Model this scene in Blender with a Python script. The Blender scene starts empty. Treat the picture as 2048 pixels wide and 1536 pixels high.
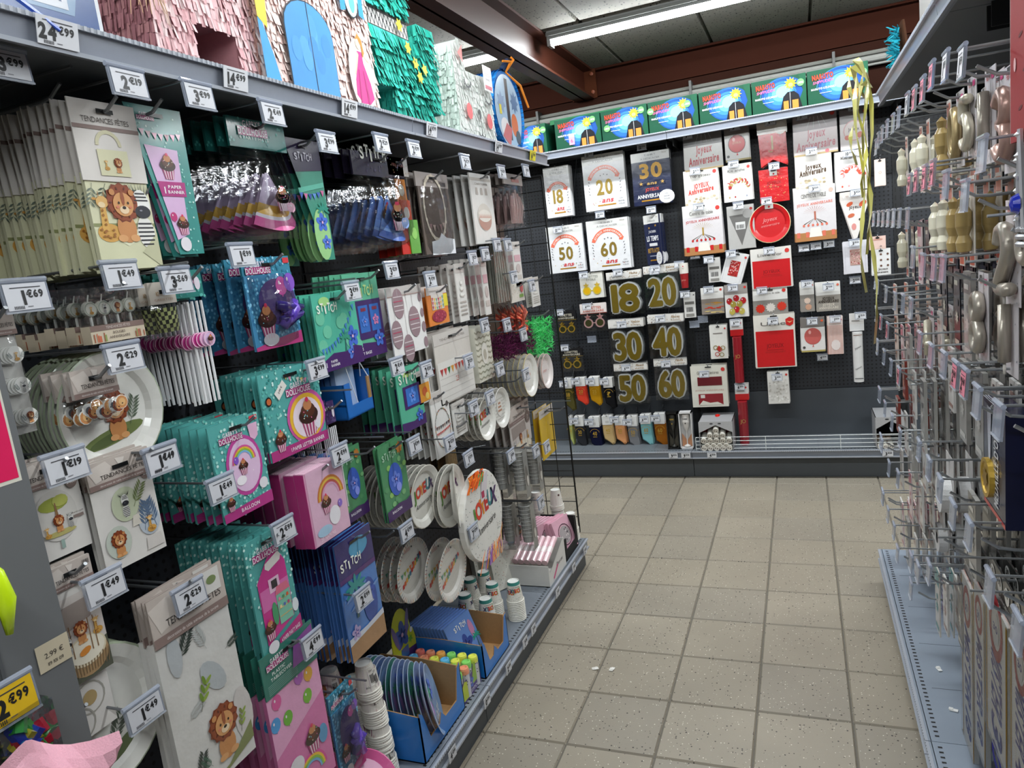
import bpy, math, random
from mathutils import Vector, Matrix
random.seed(7)
S = bpy.context.scene
COL = S.collection
PI = math.pi

# ------------------------------------------------------------------ camera, world, exposure
cam = bpy.data.objects.new('camera', bpy.data.cameras.new('camera'))
COL.objects.link(cam)
cam.data.sensor_width = 36
cam.data.lens = 1448.3 / 2048 * 36
cam.data.clip_start = 0.02
_r = Vector((0.925347, 0.360121, -0.118514)); _u = Vector((0.047022, 0.201170, 0.978427)); _f = Vector((-0.376194, 0.910958, -0.169218))
cam.matrix_world = Matrix(((_r.x, _u.x, -_f.x, 0), (_r.y, _u.y, -_f.y, 0), (_r.z, _u.z, -_f.z, 1.6258), (0, 0, 0, 1)))
S.camera = cam
S.view_settings.view_transform = 'Standard'
S.view_settings.look = 'None'
S.view_settings.gamma = 1
S.view_settings.exposure = 0.0
S.view_settings.use_curve_mapping = False
S.cycles.max_bounces = 8
S.cycles.diffuse_bounces = 3
S.cycles.glossy_bounces = 3
S.cycles.transmission_bounces = 6
S.cycles.transparent_max_bounces = 24
S.cycles.caustics_reflective = False
S.cycles.caustics_refractive = False
S.cycles.sample_clamp_indirect = 3.0
w = bpy.data.worlds.new('world'); S.world = w; w.use_nodes = True
w.node_tree.nodes['Background'].inputs[0].default_value = (0.9, 0.95, 1, 1)
w.node_tree.nodes['Background'].inputs[1].default_value = 0.025
LAMP = 94.0          # brightness of the fluorescent tubes

# ------------------------------------------------------------------ materials
def lin(c):
    c /= 255.0
    return c / 12.92 if c <= 0.04045 else ((c + 0.055) / 1.055) ** 2.4
_hc = {}
def hx(h):
    if not isinstance(h, str): return h
    if h not in _hc: _hc[h] = (lin(int(h[0:2], 16)), lin(int(h[2:4], 16)), lin(int(h[4:6], 16)), 1.0)
    return _hc[h]
MATS = {}
def mat(name, rough=0.6, metal=0.0, coat=0.0, bump=0.0, bscale=40, mottle=0.06, spec=0.5, clear=0.0):
    """every surface takes its colour from the faces' Col attribute, with a little mottling and relief"""
    m = bpy.data.materials.new(name); m.use_nodes = True
    n = m.node_tree.nodes; l = m.node_tree.links
    b = n['Principled BSDF']; out = n['Material Output']
    a = n.new('ShaderNodeAttribute'); a.attribute_name = 'Col'
    t = n.new('ShaderNodeTexCoord')
    nz = n.new('ShaderNodeTexNoise'); nz.inputs['Scale'].default_value = bscale; nz.inputs['Detail'].default_value = 3
    l.new(t.outputs['Object'], nz.inputs['Vector'])
    mr = n.new('ShaderNodeMapRange'); mr.inputs['To Min'].default_value = 1 - mottle; mr.inputs['To Max'].default_value = 1 + mottle
    l.new(nz.outputs['Fac'], mr.inputs['Value'])
    mx = n.new('ShaderNodeVectorMath'); mx.operation = 'SCALE'
    l.new(a.outputs['Color'], mx.inputs[0]); l.new(mr.outputs[0], mx.inputs['Scale'])
    l.new(mx.outputs[0], b.inputs['Base Color'])
    b.inputs['Roughness'].default_value = rough; b.inputs['Metallic'].default_value = metal
    b.inputs['Coat Weight'].default_value = coat; b.inputs['Coat Roughness'].default_value = 0.12
    b.inputs['Specular IOR Level'].default_value = spec
    if bump:
        bp = n.new('ShaderNodeBump'); bp.inputs['Strength'].default_value = bump; bp.inputs['Distance'].default_value = 0.004
        l.new(nz.outputs['Fac'], bp.inputs['Height']); l.new(bp.outputs[0], b.inputs['Normal'])
    if clear:
        tr = n.new('ShaderNodeBsdfTransparent'); tr.inputs[0].default_value = (0.93, 0.94, 0.95, 1)
        lw = n.new('ShaderNodeLayerWeight'); lw.inputs['Blend'].default_value = 0.35
        if bump: l.new(bp.outputs[0], lw.inputs['Normal'])
        m2 = n.new('ShaderNodeMapRange'); m2.inputs['To Min'].default_value = .04 if bump else .3; m2.inputs['To Max'].default_value = .6 if bump else .75
        l.new(lw.outputs['Fresnel'], m2.inputs['Value'])
        ms = n.new('ShaderNodeMixShader'); gb = n.new('ShaderNodeBsdfGlossy'); gb.inputs['Roughness'].default_value = rough
        if bump: l.new(bp.outputs[0], gb.inputs['Normal'])
        l.new(m2.outputs[0], ms.inputs[0]); l.new(tr.outputs[0], ms.inputs[1]); l.new((gb if bump else b).outputs[0], ms.inputs[2])
        l.new(ms.outputs[0], out.inputs['Surface'])
    MATS[name] = m
    return m
mat('paper', 0.55, bump=0.05, bscale=30)
mat('gloss', 0.3, coat=0.35, mottle=0.05, bscale=60, bump=0.05)
mat('foil', 0.22, coat=0.5, bump=0.55, bscale=26, mottle=0.05)
mat('gold', 0.33, metal=0.45, bump=0.2, bscale=60)
mat('steel', 0.3, metal=0.65, mottle=0.08)
mat('paint', 0.5, mottle=0.05, bscale=8, bump=0.03)
mat('satin', 0.5, mottle=0.05, spec=0.2)
mat('matte', 0.8, mottle=0.08, bscale=6, spec=0.12)
mat('fabric', 0.9, bump=0.3, bscale=400, mottle=0.1, spec=0.2)
mat('tissue', 0.8, mottle=0.12, bscale=90, spec=0.25, bump=0.15)
mat('board', 0.75, mottle=0.1, bscale=120)
mat('film', 0.08, bump=0.9, bscale=24, clear=0.93, mottle=0)
mat('acrylic', 0.06, clear=0.84, mottle=0)  # its pale diffuse share stands in for reflections on the clear plastic
def lampmat():
    m = bpy.data.materials.new('tube_light'); m.use_nodes = True
    n = m.node_tree.nodes; l = m.node_tree.links
    e = n.new('ShaderNodeEmission'); e.inputs[0].default_value = (0.93, 0.98, 1, 1); e.inputs[1].default_value = LAMP
    l.new(e.outputs[0], n['Material Output'].inputs['Surface']); MATS['lamp'] = m
lampmat()
def holes_mat():
    """dark painted pegboard: round holes on a 25 mm pitch, recessed by bump"""
    m = bpy.data.materials.new('pegboard'); m.use_nodes = True
    n = m.node_tree.nodes; l = m.node_tree.links; b = n['Principled BSDF']
    a = n.new('ShaderNodeAttribute'); a.attribute_name = 'Col'
    t = n.new('ShaderNodeTexCoord'); sp = n.new('ShaderNodeSeparateXYZ'); l.new(t.outputs['Object'], sp.inputs[0])
    def mth(op, *v):
        q = n.new('ShaderNodeMath'); q.operation = op
        for i, x in enumerate(v):
            if hasattr(x, 'links'): l.new(x, q.inputs[i])
            else: q.inputs[i].default_value = x
        return q.outputs[0]
    fx = mth('SUBTRACT', mth('FRACT', mth('MULTIPLY', sp.outputs['X'], 40.0)), 0.5)
    fz = mth('SUBTRACT', mth('FRACT', mth('MULTIPLY', sp.outputs['Z'], 40.0)), 0.5)
    d = mth('SQRT', mth('ADD', mth('MULTIPLY', fx, fx), mth('MULTIPLY', fz, fz)))
    h = mth('LESS_THAN', d, 0.21)
    mx = n.new('ShaderNodeMix'); mx.data_type = 'RGBA'
    l.new(h, mx.inputs['Factor']); l.new(a.outputs['Color'], mx.inputs['A']); mx.inputs['B'].default_value = (0.002, 0.002, 0.002, 1)
    l.new(mx.outputs['Result'], b.inputs['Base Color']); b.inputs['Roughness'].default_value = 0.5
    bp = n.new('ShaderNodeBump'); bp.invert = True; bp.inputs['Distance'].default_value = 0.003; l.new(h, bp.inputs['Height']); l.new(bp.outputs[0], b.inputs['Normal'])
    MATS['pegs'] = m
holes_mat()
def speck_mat(name, dark, light, scale, thr, rough=0.45, cloud=0.12, lightspecks=True):
    """flecked stone or mineral board; the Col attribute times slow clouding, plus dark and pale flecks"""
    m = bpy.data.materials.new(name); m.use_nodes = True
    n = m.node_tree.nodes; l = m.node_tree.links; b = n['Principled BSDF']
    a = n.new('ShaderNodeAttribute'); a.attribute_name = 'Col'
    g = n.new('ShaderNodeNewGeometry')
    c = n.new('ShaderNodeTexNoise'); c.inputs['Scale'].default_value = 3; c.inputs['Detail'].default_value = 6; l.new(g.outputs['Position'], c.inputs['Vector'])
    mr = n.new('ShaderNodeMapRange'); mr.inputs['From Min'].default_value = 0.3; mr.inputs['From Max'].default_value = 0.7; mr.inputs['To Min'].default_value = 1 - cloud; mr.inputs['To Max'].default_value = 1 + cloud; l.new(c.outputs['Fac'], mr.inputs['Value'])
    mx = n.new('ShaderNodeVectorMath'); mx.operation = 'SCALE'; l.new(a.outputs['Color'], mx.inputs[0]); l.new(mr.outputs[0], mx.inputs['Scale'])
    cur = mx.outputs[0]
    for k, (colr, sc, th) in enumerate(((dark, scale, thr), (light, scale * 1.2, thr * 0.85)) if lightspecks else ((dark, scale, thr),)):
        v = n.new('ShaderNodeTexVoronoi'); v.inputs['Scale'].default_value = sc
        mp = n.new('ShaderNodeMapping'); mp.inputs['Location'].default_value = (k * 3.3, k * 1.7, 0); l.new(g.outputs['Position'], mp.inputs['Vector']); l.new(mp.outputs[0], v.inputs['Vector'])
        wn = n.new('ShaderNodeSeparateColor'); l.new(v.outputs['Color'], wn.inputs[0])
        sz = n.new('ShaderNodeMath'); sz.operation = 'MULTIPLY'; sz.inputs[1].default_value = th; l.new(wn.outputs[0], sz.inputs[0])
        lt = n.new('ShaderNodeMath'); lt.operation = 'LESS_THAN'; l.new(v.outputs['Distance'], lt.inputs[0]); l.new(sz.outputs[0], lt.inputs[1])
        mm = n.new('ShaderNodeMix'); mm.data_type = 'RGBA'; l.new(lt.outputs[0], mm.inputs['Factor']); l.new(cur, mm.inputs['A']); mm.inputs['B'].default_value = hx(colr)
        cur = mm.outputs['Result']
    l.new(cur, b.inputs['Base Color']); b.inputs['Roughness'].default_value = rough
    bp = n.new('ShaderNodeBump'); bp.inputs['Strength'].default_value = 0.12; bp.inputs['Distance'].default_value = 0.002
    n2 = n.new('ShaderNodeTexNoise'); n2.inputs['Scale'].default_value = 220; l.new(g.outputs['Position'], n2.inputs['Vector']); l.new(n2.outputs['Fac'], bp.inputs['Height']); l.new(bp.outputs[0], b.inputs['Normal'])
    MATS[name] = m
speck_mat('tilestone', '3a3632', 'e2ddd0', 70, 0.22, 0.42, 0.07)
speck_mat('mineral', '1c1b19', 'ffffff', 62, 0.34, 0.85, 0.1, False)

# ------------------------------------------------------------------ shapes
_gl = {}
def glyph(c, bold):
    k = (c, bold)
    if k in _gl: return _gl[k]
    cu = bpy.data.curves.new('g', 'FONT'); cu.body = c; cu.resolution_u = 3; cu.offset = bold
    o = bpy.data.objects.new('g', cu); COL.objects.link(o)
    me = bpy.data.meshes.new_from_object(o)
    vs = [(v.co.x, v.co.y) for v in me.vertices]; fs = [tuple(p.vertices) for p in me.polygons]
    bpy.data.objects.remove(o); bpy.data.curves.remove(cu); bpy.data.meshes.remove(me)
    if vs:
        x0 = min(v[0] for v in vs); x1 = max(v[0] for v in vs)
        vs = [(x - x0, y) for x, y in vs]; wd = x1 - x0
    else: wd = 0.22
    _gl[k] = (vs, fs, wd)
    return _gl[k]
CAP = 0.73
EPS = 0.0005
class Sh:
    """collects faces with a colour each; flat prints live in (u, v) at y = -(d + layer*EPS), facing -Y"""
    def __init__(s): s.V = []; s.F = []; s.C = []; s.M = []; s.ms = []; s.d = 0.0; s.cm = 'paper'; s.sm = False; s.q = 0
    def mi(s, m):
        if m not in s.ms: s.ms.append(m)
        return s.ms.index(m)
    def face(s, pts, c, m=None):
        i = len(s.V); s.V += [tuple(p) for p in pts]; s.F.append(tuple(range(i, i + len(pts)))); s.C.append(hx(c)); s.M.append(s.mi(m or s.cm)); return s
    def mesh(s, vs, fs, c, m=None):
        i = len(s.V); s.V += [tuple(v) for v in vs]; k = s.mi(m or s.cm); c = hx(c)
        for f in fs: s.F.append(tuple(i + j for j in f)); s.C.append(c); s.M.append(k)
        return s
    def box(s, x0, x1, y0, y1, z0, z1, c, m=None, open_top=False):
        v = [(x0, y0, z0), (x1, y0, z0), (x1, y1, z0), (x0, y1, z0), (x0, y0, z1), (x1, y0, z1), (x1, y1, z1), (x0, y1, z1)]
        f = [(0, 3, 2, 1), (0, 1, 5, 4), (1, 2, 6, 5), (2, 3, 7, 6), (3, 0, 4, 7)]
        if not open_top: f.append((4, 5, 6, 7))
        return s.mesh(v, f, c, m)
    def P(s, u, v, k): return (u, -(s.d + k * EPS), v)
    def poly(s, pts, c, k=1, m=None):
        s.q = (s.q + 1) % 40; k += s.q * .02
        return s.face([s.P(u, v, k) for u, v in pts], c, m)
    def rect(s, u0, v0, u1, v1, c, k=1, m=None): return s.poly([(u0, v0), (u1, v0), (u1, v1), (u0, v1)], c, k, m)
    def ell(s, cu, cv, ru, rv, c, k=1, n=18, m=None, rot=0):
        ca, sa = math.cos(rot), math.sin(rot); pts = []
        for i in range(n):
            a = 2 * PI * i / n; x, y = ru * math.cos(a), rv * math.sin(a); pts.append((cu + ca * x - sa * y, cv + sa * x + ca * y))
        return s.poly(pts, c, k, m)
    def ring(s, cu, cv, r0, r1, c, k=1, a0=0, a1=2 * PI, n=18, m=None, sq=1.0):
        for i in range(n):
            a, b = a0 + (a1 - a0) * i / n, a0 + (a1 - a0) * (i + 1) / n
            s.poly([(cu + r0 * math.cos(a), cv + sq * r0 * math.sin(a)), (cu + r1 * math.cos(a), cv + sq * r1 * math.sin(a)), (cu + r1 * math.cos(b), cv + sq * r1 * math.sin(b)), (cu + r0 * math.cos(b), cv + sq * r0 * math.sin(b))], c, k, m)
        return s
    def star(s, cu, cv, r, c, k=1, n=5, inner=0.42, rot=PI / 2, m=None):
        return s.poly([(cu + (r if i % 2 == 0 else r * inner) * math.cos(rot + PI * i / n), cv + (r if i % 2 == 0 else r * inner) * math.sin(rot + PI * i / n)) for i in range(2 * n)], c, k, m)
    def text(s, t, u, v, h, c, k=2, bold=0.0, w=None, al='c', shear=0.0, rot=0.0, m=None, arc=None, cond=1.0):
        """text of cap height h, baseline at v; w squeezes it to a width; arc=(radius) bends it over a circle centred below"""
        sc = h / CAP; x = 0; items = []
        for ch in t:
            vs, fs, wd = glyph(ch, bold); items.append((x, vs, fs, wd)); x += wd + (0.07 if wd else 0) + (0.02 if bold else 0)
        tot = max(x - 0.07, 0.01); sx = sc * cond
        if w is not None: sx = w / tot
        off = {'c': -tot * sx / 2, 'l': 0, 'r': -tot * sx}[al]
        ca, sa = math.cos(rot), math.sin(rot)
        for x0, vs, fs, wd in items:
            if not vs: continue
            pts = []
            for gx, gy in vs:
                X = off + (x0 + gx) * sx + shear * gy * sc; Y = gy * sc
                if arc:
                    a = PI / 2 - X / arc; R = arc + Y; X, Y = R * math.cos(a), R * math.sin(a) - arc
                pts.append(s.P(u + ca * X - sa * Y, v + sa * X + ca * Y, k))
            s.mesh(pts, fs, c, m)
        return s
    def tube(s, path, r, c, n=6, m=None, caps=True):
        P = [Vector(p) for p in path]; rings = []
        rr = r if isinstance(r, (list, tuple)) else [r] * len(P)
        up = None
        for i, p in enumerate(P):
            d = (P[min(i + 1, len(P) - 1)] - P[max(i - 1, 0)]).normalized()
            if up is None: up = d.orthogonal().normalized()
            a = (up - d * up.dot(d)).normalized(); up = a; b = d.cross(a)
            rings.append([p + (a * math.cos(2 * PI * j / n) + b * math.sin(2 * PI * j / n)) * rr[i] for j in range(n)])
        vs = [q for R in rings for q in R]; fs = []
        for i in range(len(P) - 1):
            for j in range(n): fs.append((i * n + j, i * n + (j + 1) % n, (i + 1) * n + (j + 1) % n, (i + 1) * n + j))
        if caps: fs += [tuple(range(n))[::-1], tuple((len(P) - 1) * n + j for j in range(n))]
        return s.mesh(vs, fs, c, m)
    def lathe(s, prof, c, n=24, m=None, axis='z', o=(0, 0, 0), cols=None):
        """prof: (radius, height) pairs turned about an axis through o"""
        vs = []
        for r, h in prof:
            for j in range(n):
                a = 2 * PI * j / n; x, y = r * math.cos(a), r * math.sin(a)
                vs.append((o[0] + x, o[1] + y, o[2] + h) if axis == 'z' else (o[0] + x, o[1] - h, o[2] + y))
        for i in range(len(prof) - 1):
            fs = [(i * n + j, i * n + (j + 1) % n, (i + 1) * n + (j + 1) % n, (i + 1) * n + j) for j in range(n)]
            base = len(s.V)
            s.mesh(vs[i * n:(i + 2) * n], [tuple(q - i * n for q in f) for f in fs], cols[i] if cols else c, m)
        return s
    def build(s, name, parent=None, loc=(0, 0, 0), rot=(0, 0, 0), smooth=False):
        me = bpy.data.meshes.new(name)
        me.from_pydata(s.V, [], s.F)
        for m in s.ms: me.materials.append(MATS[m])
        me.polygons.foreach_set('material_index', s.M)
        at = me.attributes.new('Col', 'FLOAT_COLOR', 'FACE')
        at.data.foreach_set('color', [x for c in s.C for x in c])
        if smooth: me.polygons.foreach_set('use_smooth', [True] * len(s.F))
        me.update()
        o = bpy.data.objects.new(name, me); COL.objects.link(o)
        o.location = loc; o.rotation_euler = rot
        if parent: o.parent = parent
        return o
def tag(o, label, cat, group=None, kind=None):
    o['label'] = label; o['category'] = cat
    if group: o['group'] = group
    if kind: o['kind'] = kind
    return o
def struct(o, label=None):
    o['kind'] = 'structure'
    if label: o['label'] = label
    return o
def thing(name, label, cat, loc=(0, 0, 0), rotz=0.0, group=None, tilt=0.0, lean=0.0):
    o = bpy.data.objects.new(name, None); COL.objects.link(o); o.empty_display_size = 0.02
    o.location = loc; o.rotation_euler = (lean, tilt, rotz)
    return tag(o, label, cat, group)
def dup(o, parent=None):
    c = o.copy(); COL.objects.link(c)
    if parent: c.parent = parent
    for ch in list(o.children): dup(ch, c)
    return c
def rnd(a, b): return random.uniform(a, b)
SIDE = {'L': PI / 2, 'B': 0.0, 'R': -PI / 2}
def out(side):                      # unit vector pointing from the fixture into the aisle
    return {'L': Vector((1, 0, 0)), 'B': Vector((0, -1, 0)), 'R': Vector((-1, 0, 0))}[side]
def wpos(side, a, z, d):            # a = position along the fixture, d = distance coordinate of the plane
    return {'L': (d, a, z), 'B': (a, d, z), 'R': (d, a, z)}[side]
ORD = 'first second third fourth fifth sixth seventh eighth ninth tenth eleventh twelfth thirteenth fourteenth fifteenth sixteenth seventeenth eighteenth nineteenth'.split()
ORD += [a + ('tieth' if not b else 'ty-' + b) for a in ('twen', 'thir') for b in [''] + ORD[:9]]

# ------------------------------------------------------------------ the room
s = Sh(); s.cm = 'board'; s.box(-4.5, 3.2, -3, 5.6, -0.06, -0.006, '6a655c')
floor = struct(s.build('floor'), 'grey beige flecked tiled shop floor')
def tile_sh(c):
    t = Sh(); t.cm = 'tilestone'; b = 0.004; q = 0.148
    lo = [(-q, -q, -.006), (q, -q, -.006), (q, q, -.006), (-q, q, -.006)]; up = [(-q + b, -q + b, 0), (q - b, -q + b, 0), (q - b, q - b, 0), (-q + b, q - b, 0)]
    t.mesh(lo + up, [(4, 5, 6, 7)] + [(i, (i + 1) % 4, 4 + (i + 1) % 4, 4 + i) for i in range(4)], c)
    return t
protos = [tile_sh(c).build('tile', floor) for c in ('9d9484', '989082', 'a09787')]
used = [0, 0, 0]; rest = Sh(); rest.cm = 'tilestone'
for i in range(-11, 15):
    for j in range(-3, 25):
        x, y = -0.960 + .3 * i, 4.001 - .3 * j
        if -4 <= i <= 5 and j <= 17 and y < 5.2:
            k = random.randrange(3)
            o = protos[k] if not used[k] else protos[k].copy()
            if used[k]: COL.objects.link(o); o.parent = floor
            used[k] = 1; o.location = (x, y, rnd(-.0006, .0006)); o.rotation_euler = (rnd(-.002, .002), rnd(-.002, .002), 0)
        elif -2.9 < y < 5.45 and -4.4 < x < 3.1:
            q = .146; rest.face([(x - q, y - q, 0), (x + q, y - q, 0), (x + q, y + q, 0), (x - q, y + q, 0)], '9d9484')
o = rest.build('outlying_tiles', floor); o['kind'] = 'stuff'
for nm, b in (('wall_back', (-4.5, 3.2, 5.5, 5.6)), ('wall_left', (-4.6, -4.5, -3, 5.6)), ('wall_right', (3.2, 3.3, -3, 5.6)), ('wall_front', (-4.5, 3.2, -3.1, -3))):
    s = Sh(); s.cm = 'paint'; s.box(b[0], b[1], b[2], b[3], 0, 3.0, '6f6a64' if nm != 'wall_back' else '4a3a30'); struct(s.build(nm), 'plain shop wall')
ZC = 2.87
s = Sh(); s.cm = 'board'; s.box(-4.5, 3.2, -3, 5.6, ZC + .03, ZC + .08, '2b2a28')
ceil = struct(s.build('ceiling'), 'fissured mineral board ceiling')
pp = None
for i in range(-6, 7):
    x0 = -1.075 + .6 * i
    for (y0, y1) in ((-3, -0.5), (-.5, 2.0), (2.0, 4.19), (4.22, 5.5)):
        s = Sh(); s.cm = 'mineral'; g = .012
        s.mesh([(x0, y0, ZC + .03), (x0 + .6, y0, ZC + .03), (x0 + .6, y1, ZC + .03), (x0, y1, ZC + .03), (x0 + g, y0 + g, ZC), (x0 + .6 - g, y0 + g, ZC), (x0 + .6 - g, y1 - g, ZC), (x0 + g, y1 - g, ZC)],
               [(4, 7, 6, 5), (0, 4, 5, 1), (1, 5, 6, 2), (2, 6, 7, 3), (3, 7, 4, 0)], '7d7a71')
        s.build('panel', ceil)
# steel beams painted oxide brown
def ibeam(sh, a, b, z0, z1, wd, along, c='3f1a0b', mt='paint'):
    def bx(lo, hi, za, zb):
        if along == 'x': sh.box(a[0], b[0], a[1] + lo, a[1] + hi, za, zb, c, mt)
        else: sh.box(a[0] + lo, a[0] + hi, a[1], b[1], za, zb, c, mt)
    bx(-wd / 2, wd / 2, z0, z0 + .014); bx(-wd / 2, wd / 2, z1 - .014, z1); bx(-.006, .006, z0, z1)
s = Sh(); ibeam(s, (-4.5, 5.36), (3.2, 5.36), 2.68, ZC - .002, .13, 'x', '33150a', 'matte')
bb = struct(s.build('trim_1'), 'oxide brown steel beam across the back wall')
s = Sh(); ibeam(s, (-1.36, -3), (-1.36, 5.29), 2.665, ZC - .002, .14, 'y')
cb = struct(s.build('trim_2'), 'oxide brown steel beam along the aisle ceiling')
s = Sh(); s.cm = 'matte'; s.box(-1.45, -1.27, 5.282, 5.296, 2.67, ZC - .004, '43200f')
for bx_ in (-1.425, -1.295):
    for bz in (2.71, 2.83): s.lathe([(0, .014), (.013, .012), (.013, 0)], '7a3c20', 8, 'paint', 'y', (bx_, 5.282, bz))
s.build('end_plate', cb)
s = Sh()
for z, y, r, c in ((2.56, 5.22, .02, '8d8d88'), (2.60, 5.25, .013, '75756f'), (2.535, 5.25, .012, '999993')): s.tube([(-4.4, y, z), (-1, y, z + .004), (3.1, y, z)], r, c, 8, 'paint')
for x in (-1.7, -.62, .25): s.box(x - .008, x + .008, 5.19, 5.29, 2.5, 2.64, '4a4a48', 'paint')
struct(s.build('trim_3'), 'grey cable conduits clipped below the brown back beam')
s = Sh(); s.cm = 'matte'; s.box(-4.4, 3.1, 5.3, 5.49, 2.3, 2.675, '2a1209'); struct(s.build('trim_4'), 'brown boarded band of wall under the back beam')

# ------------------------------------------------------------------ fluorescent lights
def light_row(y, xs, seen):
    for i, (x0, x1) in enumerate(xs):
        t = thing('tube_light', 'long fluorescent ceiling light ' + (('left of the brown beam', 'crossing the aisle right of the brown beam', 'beyond the right shelving')[i] if seen else '%s in the row %s' % (('left', 'middle', 'right')[i], 'above the camera aisle' if y > 0 else 'behind the camera')), 'light', ((x0 + x1) / 2, y, ZC), 0, 'ceiling tube lights')
        hl = (x1 - x0) / 2; h = Sh(); h.cm = 'paint'
        h.box(-hl, hl, -.035, .075, -.045, 0, '8f918e'); h.box(-hl, hl, -.05, -.035, -.03, -.012, '6f716e'); h.build('housing', t)
        d = Sh(); d.cm = 'lamp'
        prof = [(.032 * math.cos(a), -.047 + .028 * math.sin(a)) for a in [PI + PI * k / 6 for k in range(7)]]
        for k in range(6): d.face([(-hl + .02, prof[k][0], prof[k][1]), (-hl + .02, prof[k + 1][0], prof[k + 1][1]), (hl - .02, prof[k + 1][0], prof[k + 1][1]), (hl - .02, prof[k][0], prof[k][1])], 'ffffff')
        d.build('diffuser', t)
        for sx in (-hl, hl - .02): e = Sh(); e.cm = 'paint'; e.box(sx, sx + .02, -.036, .036, -.08, -.044, 'a5a7a4'); e.build('end_cap', t)
light_row(4.27, ((-3.0, -1.44), (-1.28, 0.6), (.64, 2.6)), True)
light_row(1.95, ((-3.0, -1.44), (-1.28, .6), (.64, 2.6)), False)
light_row(-.4, ((-3.0, -1.44), (-1.28, .6), (.64, 2.6)), False)

# ------------------------------------------------------------------ shelving
GREY, DK, RAIL = '5b6066', '17191c', '8d929c'
def dots(sh, a0, a1, y, z, c='0b0c0e'):
    a = a0 + .02
    while a < a1 - .02:
        sh.face([(a, y, z), (a + .007, y, z), (a + .007, y + .011, z), (a, y + .011, z)], c, 'paint'); a += .021
def rail_sh(wd, hi, c='8b909c', lip='a9aeb8'):
    """ticket channel: recessed face with a ribbed lip above and below, in front of y=0"""
    r = Sh(); r.cm = 'gloss'
    r.box(-wd / 2, wd / 2, -.004, .004, 0, hi, c); r.box(-wd / 2, wd / 2, -.012, -.004, hi - .007, hi, lip); r.box(-wd / 2, wd / 2, -.014, -.004, 0, .007, lip)
    k = -wd / 2
    while k < wd / 2 - .01:
        r.box(k, k + .005, -.0135, -.012, hi - .007, hi + .0005, 'c2c6cf'); k += .0125
    return r
def unit(side, name_label, a, width, depth, front, base_top, shelf_top=None, shelf_depth=None, rail=None, top_z=2.2, peg_from=None, kick=.0, grey='7b828b', plate=None):
    """one bay: local X along the bay, -Y towards the aisle, origin on the floor at the pegboard face"""
    loc = wpos(side, a, 0, front)
    o = out(side); loc = Vector(loc) - o * depth
    t = thing('shelving_unit', name_label, 'shelving', loc, SIDE[side], 'shop shelving bays')
    W = width / 2
    p = Sh(); p.cm = 'pegs'; z0 = peg_from or base_top + .02
    n = 4; dz = (top_z - z0) / n
    for i in range(n):
        q = Sh(); q.cm = 'pegs'; q.box(-W + .02, W - .02, -.0, .02, z0 + i * dz + .0015, z0 + (i + 1) * dz - .0015, '2b2e34'); q.build('pegboard_panel', t)
    if peg_from:
        q = Sh(); q.cm = 'paint'; q.box(-W + .02, W - .02, -.004, .02, base_top, peg_from - .002, '4b5056'); q.build('solid_panel', t)
    for sx in (-1, 1):
        u = Sh(); u.cm = 'paint'; x = sx * (W - .014); u.box(x - .014, x + .014, -.006, .03, 0, top_z, '1b1d20')
        k = .3
        while k < top_z - .05: u.rect(x - .004, k, x + .004, k + .03, '050505', 13); k += .05
        u.build('upright', t)
    b = Sh(); b.cm = 'paint'; b.box(-W + .001, W - .001, -depth + .008, 0, base_top - .03, base_top, grey); dots(b, -W, W, -depth + .022, base_top + .0006)
    for k in range(1, 5): b.box(-W + k * width / 5 - .0008, -W + k * width / 5 + .0008, -depth + .05, -.02, base_top, base_top + .0004, '4c5258')
    b.build('base_shelf', t)
    r = rail_sh(width - .003, .05, grey if side == 'R' else '7f858f'); r.build('price_rail', t, (0, -depth + .006, base_top - .05))
    kk = Sh(); kk.cm = 'paint'; kk.box(-W + .002, W - .002, -depth + .02 + kick, -depth + .035 + kick, 0.002, base_top - .03, '50555a'); kk.build('kick_plate', t)
    if shelf_top:
        sd = shelf_depth
        h = Sh(); h.cm = 'paint'; h.box(-W + .002, W - .002, -sd + .006, -.001, shelf_top - .03, shelf_top, '6b7076')
        for sx in (-W + .02, W - .024): h.box(sx, sx + .004, -sd + .1, 0, shelf_top - .085, shelf_top - .03, '2a2c2f')
        h.build('top_shelf', t)
        r = rail_sh(width - .003, .05); r.build('price_rail', t, (0, -sd + .004, shelf_top - .047), (.18, 0, 0))
    return t
LX, LP = -1.10, -1.57          # left bays: shelf front and pegboard
for a, nm in ((2.765, 'far left shelving bay with plates and cups on its base'), (1.435, 'middle left shelving bay full of hanging party packs'), (.105, 'nearest left shelving bay at the edge of view')):
    unit('L', nm, a, 1.33, .47, LX, .15, 2.088, .47, top_z=2.3, kick=.0)
BF, BP = 4.845, 5.235          # back wall bays
for a, nm in ((-1.41, 'left bay of the back wall with birthday shirts and sock hooks'), (-.08, 'right bay of the back wall with red birthday goods'), (1.25, 'back wall bay hidden behind the right gondola')):
    unit('B', nm, a, 1.33, .39, BF, .195, 2.30, .39, top_z=2.32, peg_from=.515, grey='6c7278', kick=.03)
RX, RP = .27, .76              # right bays
for a, nm in ((2.755, 'far right shelving bay crowded with wire hooks'), (1.425, 'nearer right shelving bay with sash hooks'), (.095, 'right shelving bay beside the camera')):
    unit('R', nm, a, 1.33, .49, RX, .15, 2.10, .43, top_z=2.3, grey='8d98a6')
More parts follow.
